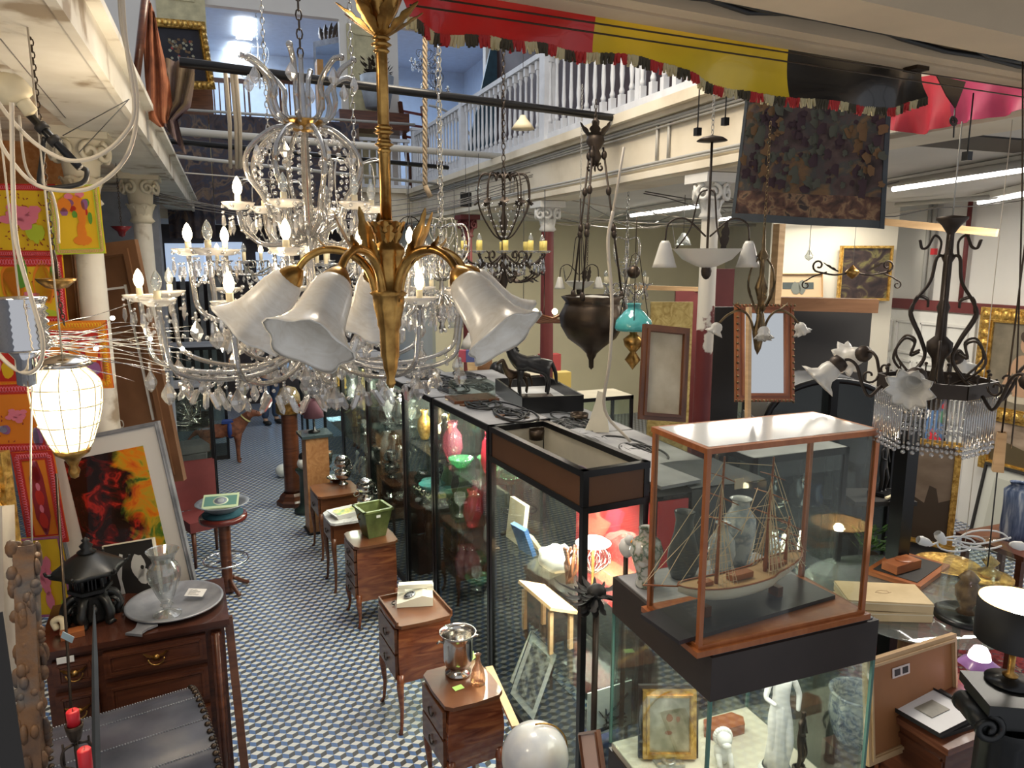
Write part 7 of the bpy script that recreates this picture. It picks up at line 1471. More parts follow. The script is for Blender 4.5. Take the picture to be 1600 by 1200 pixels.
t, W, Hq, zc = frontpic(1378, 683, 1488, 850, 6.4, 'tall gilt-framed landscape with dark trees at dusk standing behind the black post', 'gold', ramp_mat('brown_dusk', [(.3, (.09, .06, .035)), (.6, (.24, .18, .13)), (.8, (.30, .24, .19))], 1.5, .4, stretch=(1, 2, 1)), .05, rz=-.3)
m = MB().prism([(.05, .05), (W-.05, .05), (W-.05, Hq*.5), (W*.75, Hq*.46), (W*.7, Hq*.58), (W*.6, Hq*.6), (W*.55, Hq*.44), (W*.35, Hq*.5), (W*.3, Hq*.40), (.05, Hq*.42)], .001, (0, 0, zc), (1, 0, 0), (0, 1, 0)); m.build('painted_trees', flat('dark_trees', (.045, .03, .018), .5), t)
frontpic(1405, 842, 1484, 905, 6.0, 'lower gilt-framed dark picture standing below the dusk landscape', 'gold', var('dim_canvas', (.06, .06, .055), .3), .04, rz=-.25)
t, W, Hq, zc = frontpic(1437, 620, 1472, 694, 6.5, 'narrow abstract panel in blue, red, green and white behind the glass-rod fringe', 'black_matte', flat('panel_blue', (.08, .17, .34), .4), .01, tilt=0, name='abstract_artwork', cat='panel')
for i, (cc, P) in enumerate((('red', [(.1, .02), (.9, .1), (.4, .35)]), ('green', [(.6, .5), (1, .45), (.95, .8), (.7, .7)]), ('white', [(.1, .55), (.5, .9), (.4, .95), (.05, .7)]), ('red', [(.7, .8), (1, .75), (.9, 1)]))):
    MB().prism([(W*u*.96+.005, Hq*v*.96+.005) for u, v in P], .001, (0, 0, zc+.001*i), (1, 0, 0), (0, 1, 0)).build('painted_shard', {'red': M['red'], 'green': flat('panel_green', (.05, .25, .12), .4), 'white': M['white']}[cc], t)
t, W, Hq, zc = frontpic(1306, 384, 1387, 470, 8.55, 'dark brownish figure painting in a thin gilt frame on the wall above the plank', 'gold', ramp_mat('dark_figure_canvas', [(.35, (.015, .01, .01)), (.5, (.05, .03, .025)), (.60, (.16, .14, .05)), (.68, (.03, .02, .02))], 5, .3, detail=6, distort=1.5), .03, tilt=0)
t, W, Hq, zc = frontpic(1208, 428, 1284, 466, 8.5, 'small dim figure painting with a wide beige mount, beside the vertical timber', 'pine', var('teal_dark_canvas', (.035, .05, .05), .4), .012, tilt=.05, mat_w=.09, matm=flat('beige_mount', (.45, .33, .20), .7))
m = MB(); splat(m, W*.45, Hq*.4, .06, .08, zc, 1); splat(m, W*.58, Hq*.45, .05, .09, zc, 2); m.build('painted_figures', flat('figure_dim', (.12, .13, .11), .6), t)
t, W, Hq, zc = frontpic(998, 655, 1066, 508, 4.35, '', 'walnut', None, .05) if False else picture('painting', 'beige unfinished picture in a brown wooden frame leaning beside the peeling column', 'picture', U(996, 655, D=4.35), U(1068, 660, D=4.42), U(1018, 508, D=4.5), .045, .03, 'walnut', ramp_mat('beige_stained', [(.35, (.38, .32, .22)), (.6, (.56, .50, .38))], 4, .7, detail=8))
# mirror and neighbours
t, W, Hq, zc = frontpic(1147, 478, 1238, 628, 4.9, 'red-brown framed mirror with beaded edge behind the glass flower lamp', 'cherry', M['mirror'], .06, tilt=.12, carved=0, name='mirror', cat='mirror', inner=1)
m = MB()
for i in range(60):
    f = i/60*4; s = int(f); q = f-s; P = [(q*W, .01), (W-.01, q*Hq), (W-q*W, Hq-.01), (.01, Hq-q*Hq)][s]; m.ball((P[0], P[1], .05), .010, 6, 4)
tag(m.build('beading', M['oldbronze'], t), None, None, None, 'stuff')
def pbox(x0, y0, x1, y1, D, dep, mat, name, lab, cat, rz=0, floor=False, struct_=False):
    a, b = U(x0, y0, D=D), U(x1, y1, D=D); zb_ = 0 if floor else b.z; w2 = (Vector((b.x, b.y, 0))-Vector((a.x, a.y, 0))).length
    c2 = (a+b)/2+Vector((sy_, cy_, 0))*dep/2; o = MB().box((0, 0, (a.z-zb_)/2), (w2, dep, a.z-zb_)).build(name, mat); o.location = (c2.x, c2.y, zb_); o.rotation_euler = (0, 0, -YAW+rz); return tag(o, lab, cat)
pbox(1236, 484, 1345, 700, 6.6, .06, M['black_matte'], 'black_screen', 'large matt black screen panel behind the arched dark cabinet', 'screen', floor=True)
pbox(1118, 480, 1152, 650, 5.2, .06, M['black_matte'], 'black_screen', 'narrow black panel between the peeling column and the mirror', 'panel', floor=True)
t = thing('cabinet', 'black arch-topped glazed cabinet with grey curved crown, behind the ship case', 'cabinet', tuple(Vector((U(1296, 700, D=5.3).x, U(1296, 700, D=5.3).y, 0))), -YAW); ztp = U(1292, 592, D=5.3).z; zsh = U(1292, 660, D=5.3).z; rw = .50
m = MB(); n = 18
P = [(-rw, 0), (rw, 0), (rw, zsh)]+[(rw*math.cos(PI*i/n), zsh+(ztp-zsh)*math.sin(PI*i/n)) for i in range(1, n)]+[(-rw, zsh)]
m.prism(P, .04, (0, .45, 0)); m.build('back', M['black_matte'], t)
m = MB(); m.grid(lambda a, b: (-rw*math.cos(PI*a), .45*b, zsh+(ztp-zsh)*math.sin(PI*a)), 18, 1, thick=.03)
for s in (-1, 1): m.box((s*rw, .225, zsh/2), (.03, .45, zsh))
m.build('carcass', var('slate_grey', (.10, .105, .115), .4), t)
m = MB(); m.tube([(rw*math.cos(PI*i/n)*.97, 0, zsh+(ztp-zsh)*.97*math.sin(PI*i/n)) for i in range(n+1)], .025, 6); m.bar((-rw*.97, 0, 0), (-rw*.97, 0, zsh), .05); m.bar((rw*.97, 0, 0), (rw*.97, 0, zsh), .05); m.bar((0, 0, 0), (0, 0, ztp), .05); m.bar((-rw, 0, zsh*.96), (rw, 0, zsh*.96), .035); m.build('door_frame', M['black'], t); MB().prism(P, .004, (0, .01, 0)).build('glass_pane', M['glass'], t)
def timber(p, q, D0, D1, w_, lab, mat='pine'): tag(MB().bar(U(*p, D=D0), U(*q, D=D1), w_, w_*.8).build('timber', M[mat]), lab, 'timber')
timber((1218, 350), (1210, 478), 5.6, 5.6, .07, 'upright raw pine timber beside the tapestry')
timber((1376, 346), (1558, 364), 6.2, 5.6, .07, 'horizontal raw pine timber crossing behind the iron chandelier')
timber((1218, 474), (1370, 478), 6.4, 6.2, .14, 'grey-brown plank resting on top of the black screen', 'oldwood')
timber((1170, 480), (1168, 690), 4.6, 4.4, .03, 'thin pale timber strut before the mirror frame', 'pine')
timber((992, 449), (1095, 452), 8.5, 8.2, .06, 'pine shelf edge by the far cream wall', 'pine')
pbox(1056, 455, 1100, 476, 8.2, .05, M['maroon'], 'maroon_board', 'small dark red board under the far pine shelf', 'board', floor=True); pbox(1110, 420, 1145, 482, 7.0, .05, M['maroon'], 'maroon_board', 'dark red vertical board right of the peeling column', 'board', floor=True)
pbox(1018, 472, 1082, 508, 6.4, .05, ramp_mat('ochre_cloth', [(.3, (.30, .20, .05)), (.6, (.55, .42, .16)), (.8, (.62, .52, .25))], 8, .8, distort=3), 'gold_textile', 'crumpled ochre gold textile board behind the leaning beige picture', 'textile', floor=True)
# black tray box with horse sculpture
t = thing('black_tray_box', 'open black box with white floor under the horse sculpture', 'box', (2.56, 6.02, 1.703), -.12)
m = MB(); bw_, bd_ = .52, 1.0
for q in ((0, -bd_/2, bw_, .02), (0, bd_/2, bw_, .02), (-bw_/2, 0, .02, bd_), (bw_/2, 0, .02, bd_)): m.box((q[0], q[1], .07), (q[2], q[3], .14))
m.build('sides', M['black'], t); MB().box((0, 0, .04), (bw_-.02, bd_-.02, .02)).build('floor_panel', M['white'], t)
t = thing('horse_sculpture', 'dark bronze sculpture of a rearing-necked horse with foal on the white-floored box', 'sculpture', (2.52, 6.0, 1.765), -.25+PI); t.scale = (.50, .62, .58)
HJ = [(0, 0, .50, .11, .13), (.22, 0, .50, .10, .12), (.36, 0, .60, .08, .11), (.44, 0, .78, .055, .09), (.46, 0, .90, .05, .07), (.58, 0, .84, .04), (.66, 0, .78, .035), (-.20, 0, .52, .11, .13), (-.32, 0, .52, .04), (-.40, 0, .35, .04), (-.42, 0, .18, .025)]
HB = [(0, 1), (1, 2), (2, 3), (3, 4), (4, 5), (5, 6), (0, 7), (7, 8), (8, 9), (9, 10)]
for s in (-1, 1):
    k = len(HJ); HJ += [(-.22, s*.08, .36, .06), (-.27, s*.08, .20, .03), (-.24, s*.08, .02, .028), (.24, s*.07, .34, .05), (.26, s*.07, .18, .028), (.25, s*.07, .02, .028)]; HB += [(7, k), (k, k+1), (k+1, k+2), (1, k+3), (k+3, k+4), (k+4, k+5)]
fo = skin_part('foal', t, [(x*.6+.25, y*.6-.16, z*.6, r[0]*.6, (r[1] if len(r) > 1 else r[0])*.6) for x, y, z, *r in HJ], HB, M['bronze']); skin_part('body', t, HJ, HB, var('black_patina', (.02, .02, .022), .35, .4)); MB().box((0, 0, -.01), (.7, .3, .02)).build('base', M['bronze'], t)
m = MB()
for k in range(8): leaf(m, (.34+.02*k, 0, .68+.035*k), (-1, 0, .2), .10, .03, -.4, (0, 1, 0))
m.build('mane', M['black'], t)
# carved trunk, figure, mask in the mid distance on cases
def midcase(x0, x1, y0, y1, h_, lab, sh=(.5, .9), mats='graycase'): return vitrine(lab, (x0, y0, 0), 0, y1-y0, x1-x0, h_, sh, top=mats)
midcase(3.35, 4.5, 7.6, 8.1, 1.35, 'wide glass case with pale top behind the turquoise oil lamp', mats='cream')
midcase(2.3, 2.7, 8.9, 9.9, 1.45, 'dark-framed glass case behind the horse sculpture, left part')
midcase(3.3, 4.4, 9.4, 9.9, 1.35, 'wide far glass case with pale top behind the bronze urn lamp', mats='cream')
midcase(4.9, 6.0, 7.4, 7.9, 1.3, 'glass case in the right room behind the leaning beige picture')
midcase(3.02, 3.80, 3.62, 4.02, 1.75, 'black-framed glass case seen through the ship case', (.5, .9, 1.3))
c = U(846, 555, D=7.9); t = thing('carved_stump', 'brown carved tree-stump sculpture behind the grey case tops', 'sculpture', (U(752, 560, D=9.3).x, U(752, 560, D=9.3).y, 0)); zt = U(752, 530, D=9.3).z; MB().lathe([(.18, 0), (.15, zt*.5), (.13, zt*.9), (.14, zt), (0, zt-.01)], 14, wob=lambda a, i: 1+.12*math.sin(a*3+i)).build('trunk', M['oldwood'], t)
q = U(738, 560, D=9.0); m = MB(); zt = U(738, 528, D=9.0).z; m.lathe([(.06, 0), (.05, zt*.6), (.06, zt*.8), (.07, zt*.86), (.03, zt*.9), (.05, zt*.95), (0, zt)], 12); tag(m.build('carved_figure', M['pine'], loc=(q.x, q.y, 0)), 'slim pale carved wooden figure beside the tree-stump sculpture', 'sculpture')
q = U(776, 582, D=8.9); m = MB(); m.ball((0, 0, q.z), (.10, .08, .14), 12, 8); m.cyl((0, 0, 0), (0, 0, q.z-.12), .03); tag(m.build('black_mask', M['black'], loc=(q.x, q.y, 0)), 'glossy black mask on a stand right of the tree-stump sculpture', 'mask')
for i, (px, col_) in enumerate(((715, (.5, .08, .12)), (728, (.10, .12, .30)), (1213-370, (.75, .55, .2)))):
    pbox(px, 548 if i < 2 else 560, px+13, 566 if i < 2 else 580, 8.2, .1, flat('bright_box%d' % i, col_, .5), 'bright_panel', ('crimson display panel far behind the case tops', 'deep blue display panel beside the crimson one', 'amber panel behind the horse sculpture')[i], 'panel')  # plain coloured panels without emission
# black post with shelf, bronze, plant
a = U(1427, 655, D=4.7); bq = U(1395, 900, D=4.7); t = thing('black_post', 'glossy black upright post standing right of the ship case', 'post', (a.x-.03, a.y, 0)); MB().box((0, 0, a.z/2), (.10, .10, a.z)).build('shaft', M['black'], t); m = MB()
for z_ in (a.z+.01, a.z+.05): m.box((0, 0, z_), (.14, .14, .012))
m.cyl((0, 0, a.z), (0, 0, a.z+.30), .01); m.build('cap', M['black'], t)
c = U(1368, 772, D=4.9); t = thing('shelf_unit', 'dark shelf stand carrying the black bronze figure and plant', 'shelf', (c.x, c.y, 0), -YAW); 
for z_ in (c.z-.02, c.z-.55): MB().box((0, 0, z_), (.42, .3, .03)).build('shelf', M['black_matte'], t)
for x in (-.2, .2): MB().box((x, .13, c.z/2), (.03, .03, c.z-.04)).build('upright', M['black_matte'], t)
t = skin_figure('black bronze bust-like figure on the dark shelf right of the ship case', (c.x+.05, c.y, c.z+.0), .3, M['black'], .22, J, B_); MB().box((0, 0, .012), (.16, .12, .02)).build('base', M['black'], t)
MB().box((-.08, -.10, .02), (.12, .02, .012)).build('plaque', M['candle'], t)
t = thing('green_plant', 'small leafy green plant on the lower dark shelf right of the ship case', 'plant', (c.x+.0, c.y-.0, c.z-.534)); MB().lathe([(.04, 0), (.055, .10), (.05, .10), (0, .08)], 14).build('pot', M['bronze'], t); m = MB(); rnd = random.Random(8)
for i in range(110): a = rnd.random()*2*PI; leaf(m, polar(rnd.uniform(.0, .10), a, .10+rnd.random()*.18), polar(1, a, rnd.uniform(-.3, 1)), .05, .010, .3)
tag(m.build('foliage', flat('plant_green', (.06, .13, .03), .5), t), None, None, None, 'stuff')
# glass table and its things
ZG = .95; c = U(1425, 930, z=ZG); t = thing('glass_table', 'round glass-topped table carrying boxes and glass domes', 'table', (c.x, c.y, 0)); MB().lathe([(0, ZG-.012), (.62, ZG-.012), (.63, ZG-.006), (.62, ZG), (0, ZG)], 48).build('tabletop', thin_glass('table_glass', (.80, .88, .84), .12, .03, .05), t); MB().lathe([(.25, 0), (.22, .04), (.06, .10), (.05, ZG-.06), (.14, ZG-.013)], 20).build('pedestal', M['oldwood'], t)
def onT(px, py): return U(px, py, z=ZG)
rz_ = -.42
p = onT(1376, 955); 
for k, (lab, dz) in enumerate((('lower cream leather box of the stacked pair on the glass table', 0), ('upper cream leather box with faint stamped emblem on the glass table', .062))):
    t = thing('cream_box', lab, 'box', (p.x, p.y, ZG+.001+dz), rz_-.06*k); MB().box((0, 0, .029), (.46, .26, .056)).build('body', ramp_mat('cream_leather%d' % k, [(.3, (.46, .34, .18)), (.7, (.62, .48, .28))], 5, .5), t); MB().box((0, 0, .045), (.465, .265, .006)).build('lid_seam', flat('seam_pale%d' % k, (.66, .58, .42), .6), t)
m = MB().tube([Vector((.035*math.cos(i*.9)*(1+.4*math.sin(i*2)), .02*math.sin(i*.9), .0575)) for i in range(8)], .0012, 4); m.build('stamped_emblem', M['oldwood'], t)
p = onT(1418, 893); t = thing('writing_slope', 'dark leather-topped wooden writing slope at the back of the glass table', 'writing slope', (p.x, p.y, ZG+.001), .35); MB().box((0, 0, .015), (.5, .34, .03)).build('base', M['cherry'], t); MB().box((0, 0, .032), (.42, .27, .005)).build('leather_panel', M['black_matte'], t)
p = U(1408, 888, z=ZG+.04); t = thing('carved_box', 'small glossy reddish carved wooden box lying on the writing slope', 'box', (p.x, p.y, ZG+.038), .1); MB().box((0, 0, .03), (.24, .11, .055)).build('body', M['cherry'], t); MB().lathe([(0, .0), (.05, .005), (.055, .0)], 16, c=(0.02, 0, .06)).build('carved_oval', M['cherry'], t)
p = onT(1508, 965); t = thing('glass_dome', 'glass dome on a dark round base covering a carved vessel, on the glass table', 'dome', (p.x, p.y, ZG+.001)); MB().lathe([(.17, 0), (.175, .015), (.155, .03), (.0, .032)], 32).build('base', M['black'], t); MB().lathe([(.145, .032), (.145, .28), (.125, .36), (.08, .41), (0, .43)], 32).build('glass_cover', M['glass'], t); MB().lathe([(.05, .033), (.03, .06), (.06, .12), (.065, .18), (.04, .22), (.055, .24), (.02, .28), (0, .29)], 24, wob=lambda a, i: 1+.05*math.sin(a*7)).build('carved_vessel', ramp_mat('carved_vessel', [(.3, (.06, .03, .02)), (.6, (.2, .12, .06))], 18, .4, bump=.3), t)
p = onT(1545, 905); t = thing('glass_dome', 'clear glass cloche with gold ornament at the back of the glass table', 'dome', (p.x, p.y, ZG+.001)); MB().lathe([(.14, 0), (.14, .02), (0, .022)], 28).build('base', M['gold'], t); MB().lathe([(.12, .02), (.12, .18), (.08, .26), (0, .28)], 28).build('glass_cover', M['glass'], t); MB().lathe([(.06, .022), (.07, .05), (.02, .08), (.05, .12), (0, .16)], 18).build('gold_ornament', M['gold'], t)
m = MB(); m.lathe([(0, .0), (.16, .004), (.20, .02), (.19, .022), (.15, .010), (0, .008)], 32); p = onT(1480, 885); tag(m.build('gilt_dish', M['gold'], loc=(p.x, p.y, ZG+.001)), 'wide shallow gilt-rimmed dish behind the glass domes', 'dish')
# rug, jardiniere, frames, cabinet, column stand
a = U(1390, 1010, z=.0); t = thing('rug', 'dark red patterned oriental rug under the glass table', 'rug', (a.x+.3, a.y-.2, .004), -.3); MB().box((0, 0, .003), (2.4, 2.2, .006)).build('border', ramp_mat('rug_border', [(.4, (.04, .02, .03)), (.5, (.35, .24, .18)), (.56, (.18, .02, .03)), (.7, (.05, .04, .08))], 18, .95), t); MB().box((0, 0, .006), (1.9, 1.7, .006)).build('field', ramp_mat('rug_red', [(.4, (.12, .01, .015)), (.52, (.30, .04, .04)), (.58, (.05, .03, .06)), (.64, (.38, .28, .2)), (.7, (.16, .015, .02))], 14, .95), t)
p = U(1337, 1120, D=3.3); zj = U(1337, 1080, D=3.3).z; t = thing('porcelain_jardiniere', 'large blue and white porcelain fish bowl planter right of the low glass case', 'planter', (p.x, p.y, zj-.294)); t.scale = (.7, .7, .7); bw = ramp_mat('blue_white_porcelain', [(.42, (.60, .62, .62)), (.50, (.12, .16, .28)), (.56, (.55, .58, .60)), (.64, (.10, .13, .22))], 12, .15, coat=.5)
MB().lathe([(.10, 0), (.15, .10), (.185, .25), (.18, .36), (.165, .39), (.185, .41), (.19, .42), (.165, .42), (.155, .38), (.16, .25), (.12, .08), (0, .06)], 40).build('body', bw, t); MB().lathe([(0, .22), (.157, .22)], 30).build('inner_shadow_water', flat('shaded_water_green', (.05, .07, .05), .2), t)  # dark disc puts the bowl's inner shade into the water colour
t = thing('plant_stand', 'dark wooden stand under the porcelain fish bowl', 'stand', (p.x, p.y, 0)); MB().box((0, 0, (zj-.296)/2), (.2, .2, zj-.296)).build('body', M['mahog'], t)
t = thing('glass_column_lamp', 'tall dim green glass column seen through the low case', 'column', tuple(Vector((U(1270, 1100, D=3.6).x, U(1270, 1100, D=3.6).y, 0)))); MB().lathe([(.2, 0), (.2, .08), (.13, .14), (.11, .9), (.14, 1.0), (.16, 1.02)], 22).build('shaft', thin_glass('green_column', (.45, .55, .45), .2, .2, .3, (.14, .18, .12)), t)
t, W, Hq, zc = picture('reversed_painting', 'reverse of a framed picture with orange-brown board and a two-photo label', 'picture', U(1350, 1195, D=2.85), U(1490, 1135, D=3.2), U(1383, 1020, D=3.02), .035, .025, 'pine', var('orange_hardboard', (.33, .13, .04), .6, scale=2))
MB().box((W*.36, Hq*.80, zc+.003), (.13, .045, .002)).build('paper_label', flat('label_pink', (.70, .58, .54), .6), t)
for k in (-1, 1): MB().box((W*.36+k*.03, Hq*.80, zc+.005), (.04, .028, .002)).build('label_photo', M['darkwall'], t)
ZC = .98; ca, cb, cd = U(1366, 1098, z=ZC), U(1482, 1172, z=ZC), U(1482, 1030, z=ZC); xv = (cb-ca); CW = xv.length; xv.normalize(); yv = Vector((-xv.y, xv.x, 0)); CD = (cd-ca).dot(yv)
c = ca + xv*CW/2 + yv*CD/2; t = thing('mahogany_cabinet', 'dark mahogany panelled cabinet carrying the white-mounted print', 'cabinet', (c.x, c.y, 0), math.atan2(xv.y, xv.x)); MB().box((0, 0, ZC/2-.01), (CW-.04, CD-.04, ZC-.02)).build('body', M['mahog'], t); MB().box((0, 0, ZC-.015), (CW, CD, .03)).build('top', wood('cabinet_top', (.10, .03, .015), (.26, .10, .05), rough=.25), t)
m = MB()
for z0, z1 in ((.10, .45), (.52, .90)):
    for (x_, z_, a_, b_2) in ((0, z0, CW*.8, .02), (0, z1, CW*.8, .02), (-CW*.4, (z0+z1)/2, .02, z1-z0), (CW*.4, (z0+z1)/2, .02, z1-z0)): m.box((x_, -CD/2+.015, z_), (a_, .015, b_2))
    for (y_, z_, a_, b_2) in ((0, z0, CD*.8, .02), (0, z1, CD*.8, .02), (-CD*.4, (z0+z1)/2, .02, z1-z0), (CD*.4, (z0+z1)/2, .02, z1-z0)): m.box((-CW/2+.015, y_, z_), (.015, a_, b_2))
m.build('door_moulding', M['mahog'], t)
for i, (dz, lab) in enumerate(((.001, 'lower thin dark picture frame lying under the white-mounted print'), )): tag(MB().box((0, 0, .009), (.30, .26, .018)).build('flat_picture', M['black_matte'], loc=tuple(ca+xv*CW*.5+yv*CD*.30+Vector((0, 0, dz)))), lab, 'picture')
t, W, Hq, zc = picture('framed_print', 'small grey print in a wide white mount lying flat on the mahogany cabinet', 'print', U(1380, 1102, z=ZC+.022), U(1468, 1153, z=ZC+.022), U(1434, 1067, z=ZC+.022), .004, .014, 'black_matte', ramp_mat('sepia_print', [(.3, (.14, .13, .10)), (.7, (.36, .33, .26))], 9, .4), .085, flat('white_mount', (.78, .77, .77), .5))
c = U(1580, 1078, D=2.35); zc2 = c.z; t = thing('ionic_column_stand', 'black scrolled ionic column pedestal at the lower right, carrying the drum lamp', 'pedestal', (c.x, c.y, 0), -.5)
MB().box((0, 0, zc2-.018), (.24, .22, .036)).box((0, 0, zc2-.045), (.22, .18, .02)).build('abacus', iron, t); m = MB()
for sx in (-1, 1):
    for sy in (-1, 1): m.tube(spiral((sx*.105, sy*.085, zc2-.10), .052, .008, PI/2, 1.5*sx, 24, (1, 0, 0), (0, 0, 1)), .013, 6)
    m.cyl((sx*.105, -.08, zc2-.10), (sx*.105, .08, zc2-.10), .040)
m.box((0, 0, zc2-.085), (.2, .15, .05)); m.build('volutes', iron, t)
MB().lathe([(.12, 0), (.12, .06), (.095, .10), (.085, zc2-.18), (.10, zc2-.15), (.10, zc2-.12)], 36, wob=lambda a, i: 1+(.05*math.sin(a*14) if 1 < i < 4 else 0)).build('fluted_shaft', iron, t)
c2 = U(1577, 1066, z=zc2); tx, ty = c2.x-.0, c2.y-.0; t = thing('drum_lamp', 'brass-stemmed table lamp with large black drum shade lined in gold', 'lamp', (tx, ty, zc2+.001))
MB().lathe([(.075, 0), (.078, .008), (.03, .016), (.022, .022)], 26).build('foot', M['black'], t); MB().lathe([(.022, .020), (.026, .03), (.011, .04), (.011, .25), (0, .25)], 14).build('stem', M['brass'], t)
MB().lathe([(.125, .16), (.125, .31), (.123, .31), (.123, .16)], 40).build('drum_shade', flat('black_card', (.015, .014, .013), .5), t); MB().lathe([(.1215, .162), (.1215, .308)], 40).build('gold_lining', flat('gold_card', (.75, .55, .28), .5), t); MB().ball((0, 0, .25), .022, 12, 8).build('bulb', M['bulbw'], t); point('drum_lamp_glow', (tx, ty, zc2+.285), 3, (1, .82, .55), .02)
p = U(1527, 1056, z=.985); zs = .985+.03; t = thing('mushroom_lamp', 'small art-glass lamp with glowing white cap and violet ruffled rim', 'lamp', (p.x, p.y, zs-.03)); MB().lathe([(.035, -.0), (.03, .01), (.018, .04), (.022, .075)], 16).build('stem', flat('pink_marble_glass', (.70, .50, .42), .3), t)
MB().lathe([(.0, .155), (.03, .148), (.045, .12), (.05, .095)], 24).build('glowing_cap', emis('pink_white_glow', (1, .78, .85), 4), t); MB().lathe([(.05, .095), (.062, .08), (.085, .065), (.088, .06)], 36, wob=lambda a, i: 1+.06*math.sin(a*6)*i/3).build('violet_rim', flat('violet_glass', (.34, .17, .42), .2), t); point('mushroom_glow', (p.x, p.y-.02, zs+.0), 1.6, (1, .7, .75), .03)
p = U(1588, 800, D=5.0); vz = U(1588, 842, D=5.0).z; t = thing('table', 'dark table at the right edge carrying the shaggy blue vase', 'table', (p.x, p.y, 0)); MB().box((0, 0, vz-.02), (.5, .5, .035)).build('tabletop', M['mahog'], t)
for sx in (-1, 1):
    for sy in (-1, 1): MB().box((sx*.2, sy*.2, (vz-.038)/2), (.04, .04, vz-.038)).build('leg', M['mahog'], t)
vase('tall ribbed blue-grey vase standing at the right edge', (p.x, p.y, vz), [(.08, 0), (.09, .06), (.085, .25), (.09, .36), (.05, .40), (.06, .42)], ramp_mat('blue_streaked', [(.4, (.05, .08, .16)), (.55, (.16, .20, .30)), (.7, (.45, .48, .52))], 10, .4, stretch=(3, 3, .5)))
p = U(1562, 706, D=3.0); t = thing('counterweight', 'pale wooden block counterweight hanging on a rod at the right', 'weight', tuple(p)); m = MB(); m.lathe([(.028, -.085), (.022, .085)], 4, smooth=False); m.build('block', M['pine'], t); MB().tube([(0, 0, .08), (.01, 0, 3.6-p.z)], .004, 6).build('rod', M['bronze'], t); MB().tube([(0, 0, -.08), (-.02, -.02, -.5)], .003, 5).build('lower_cord', M['cableb'], t)
m = MB(); m.tube(spl([U(1598, -10, D=2.5), U(1597, 300, D=2.5), U(1588, 600, D=2.5), U(1580, 700, D=2.5)], 4), .003, 6); tag(m.build('hanging_rod', M['bronze']), 'thin bronze rod descending along the right edge', 'rod')
c = U(1508, 850, D=3.1); t = thing('curly_lamp', 'white looped metal lamp with small white tulip shades above the glass table', 'lamp', tuple(c)); m = MB(); X_ = Vector((cy_, -sy_, 0))
for s, r in ((0, .07), (1, .055), (2, .09)): m.tube([X_*(r*math.cos(k*.35)*1.2-.04+.06*s)+Vector((0, 0, r*.5*math.sin(k*.35)+.01*s)) for k in range(17)], .004, 6)
m.tube(spl([X_*-.16+Vector((0, 0, -.01)), X_*-.08+Vector((0, 0, .02)), X_*.05, X_*.2+Vector((0, 0, .03))], 5), .004, 6); m.build('loops', M['white'], t)
for q, d in ((-.15, (-1, 0, .35)), (-.09, (-.6, .2, .8)), (.2, (1, 0, -.2))): s = MB(); s.lathe([(.008, 0), (.018, .02), (.021, .05), (.016, .065)], 14); put(s.build('tulip_shade', M['white'], t), axis_mat(X_*q, Vector((d[0]*X_.x, d[0]*X_.y, d[2]))))
MB().tube([(0, 0, 0), (0, 0, 3.6-c.z)], .002, 4).build('cord', M['cablew'], t)
# globe at the bottom, small frames on the floor
c = U(836, 1182, D=3.0); t = thing('globe', 'large pale world globe on a stand at the bottom centre', 'globe', (c.x, c.y, c.z)); MB().ball((0, 0, 0), .152, 40, 26).build('sphere', ramp_mat('globe_map', [(.42, (.50, .52, .56)), (.50, (.66, .66, .64)), (.6, (.62, .60, .52)), (.75, (.55, .57, .60))], 3, .3, detail=10, coat=.4), t)
MB().tube([(.16*math.cos(a), 0, .16*math.sin(a)) for a in [-PI/2+PI*i/24 for i in range(25)]], .004, 6).build('meridian_arc', M['brass'], t); MB().tube([(0, 0, -.155), (0, 0, -c.z+.02)], .012, 8).lathe([(.12, -c.z), (.12, -c.z+.02), (.02, -c.z+.04)], 20).build('stand', M['mahog'], t)
tag(MB().bar(U(764, 1043, D=4.05), U(806, 1136, D=3.62), .045, .02).build('batten', M['pine']), 'pale pine batten leaning at the foot of the nearest display case', 'timber')
p = U(937, 1180, D=2.75); picture('pink_print', 'pale pink print in a brown frame standing at the foot of the low glass case', 'print', U(925, 1260, D=2.75), U(955, 1262, D=2.6), U(936, 1140, D=2.78), .012, .02, 'walnut', flat('pink_print_paper', (.60, .42, .36), .6))

c = U(850, 500, D=6.9); t = thing('branch_lamp', 'gnarled branch lamp with two lit round bulbs, behind the red column by the bronze urn', 'lamp', tuple(c)); m = MB(); X_ = Vector((cy_, -sy_, 0))
for i in range(5): m.tube(spl([X_*(-.15)+Vector((0, 0, .02*i)), X_*(.05*i)+Vector((0, 0, -.02)), X_*(.18+.05*i)+Vector((0, 0, .06-.03*i))], 4), .014, 6)
m.build('branches', M['walnut'], t)
for q in (-.08, .10): MB().ball(X_*q+Vector((0, 0, .08)), .028, 10, 7).build('bulb', M['bulb'], t)
MB().tube([(0, 0, 0), (0, 0, 3.595-c.z)], .004, 5).build('cord', M['cableb'], t)
for i, (x, y, w_, h_, cc, lab) in enumerate(((3.6, 8.05, .25, .3, (.75, .55, .15), 'amber and orange printed box on the pale-topped far case'), (4.9, 8.0, .3, .35, (.12, .14, .16), 'grey box on the pale-topped case deep in the right room'), (4.3, 9.9, .3, .25, (.4, .06, .06), 'red box on the wide far case top'), (5.6, 7.9, .5, .5, (.30, .22, .12), 'brown framed board standing on the case in the right room'))):
    rb = MB().box((0, 0, h_/2), (w_, .15, h_)).build('box', flat('boxcol%d' % i, cc, .6)); rb.location = (x, y-.25, 1.356 if x < 4.5 and x > 3.5 and y > 8.5 or x == 3.6 else 1.306); tag(rb, lab, 'box')
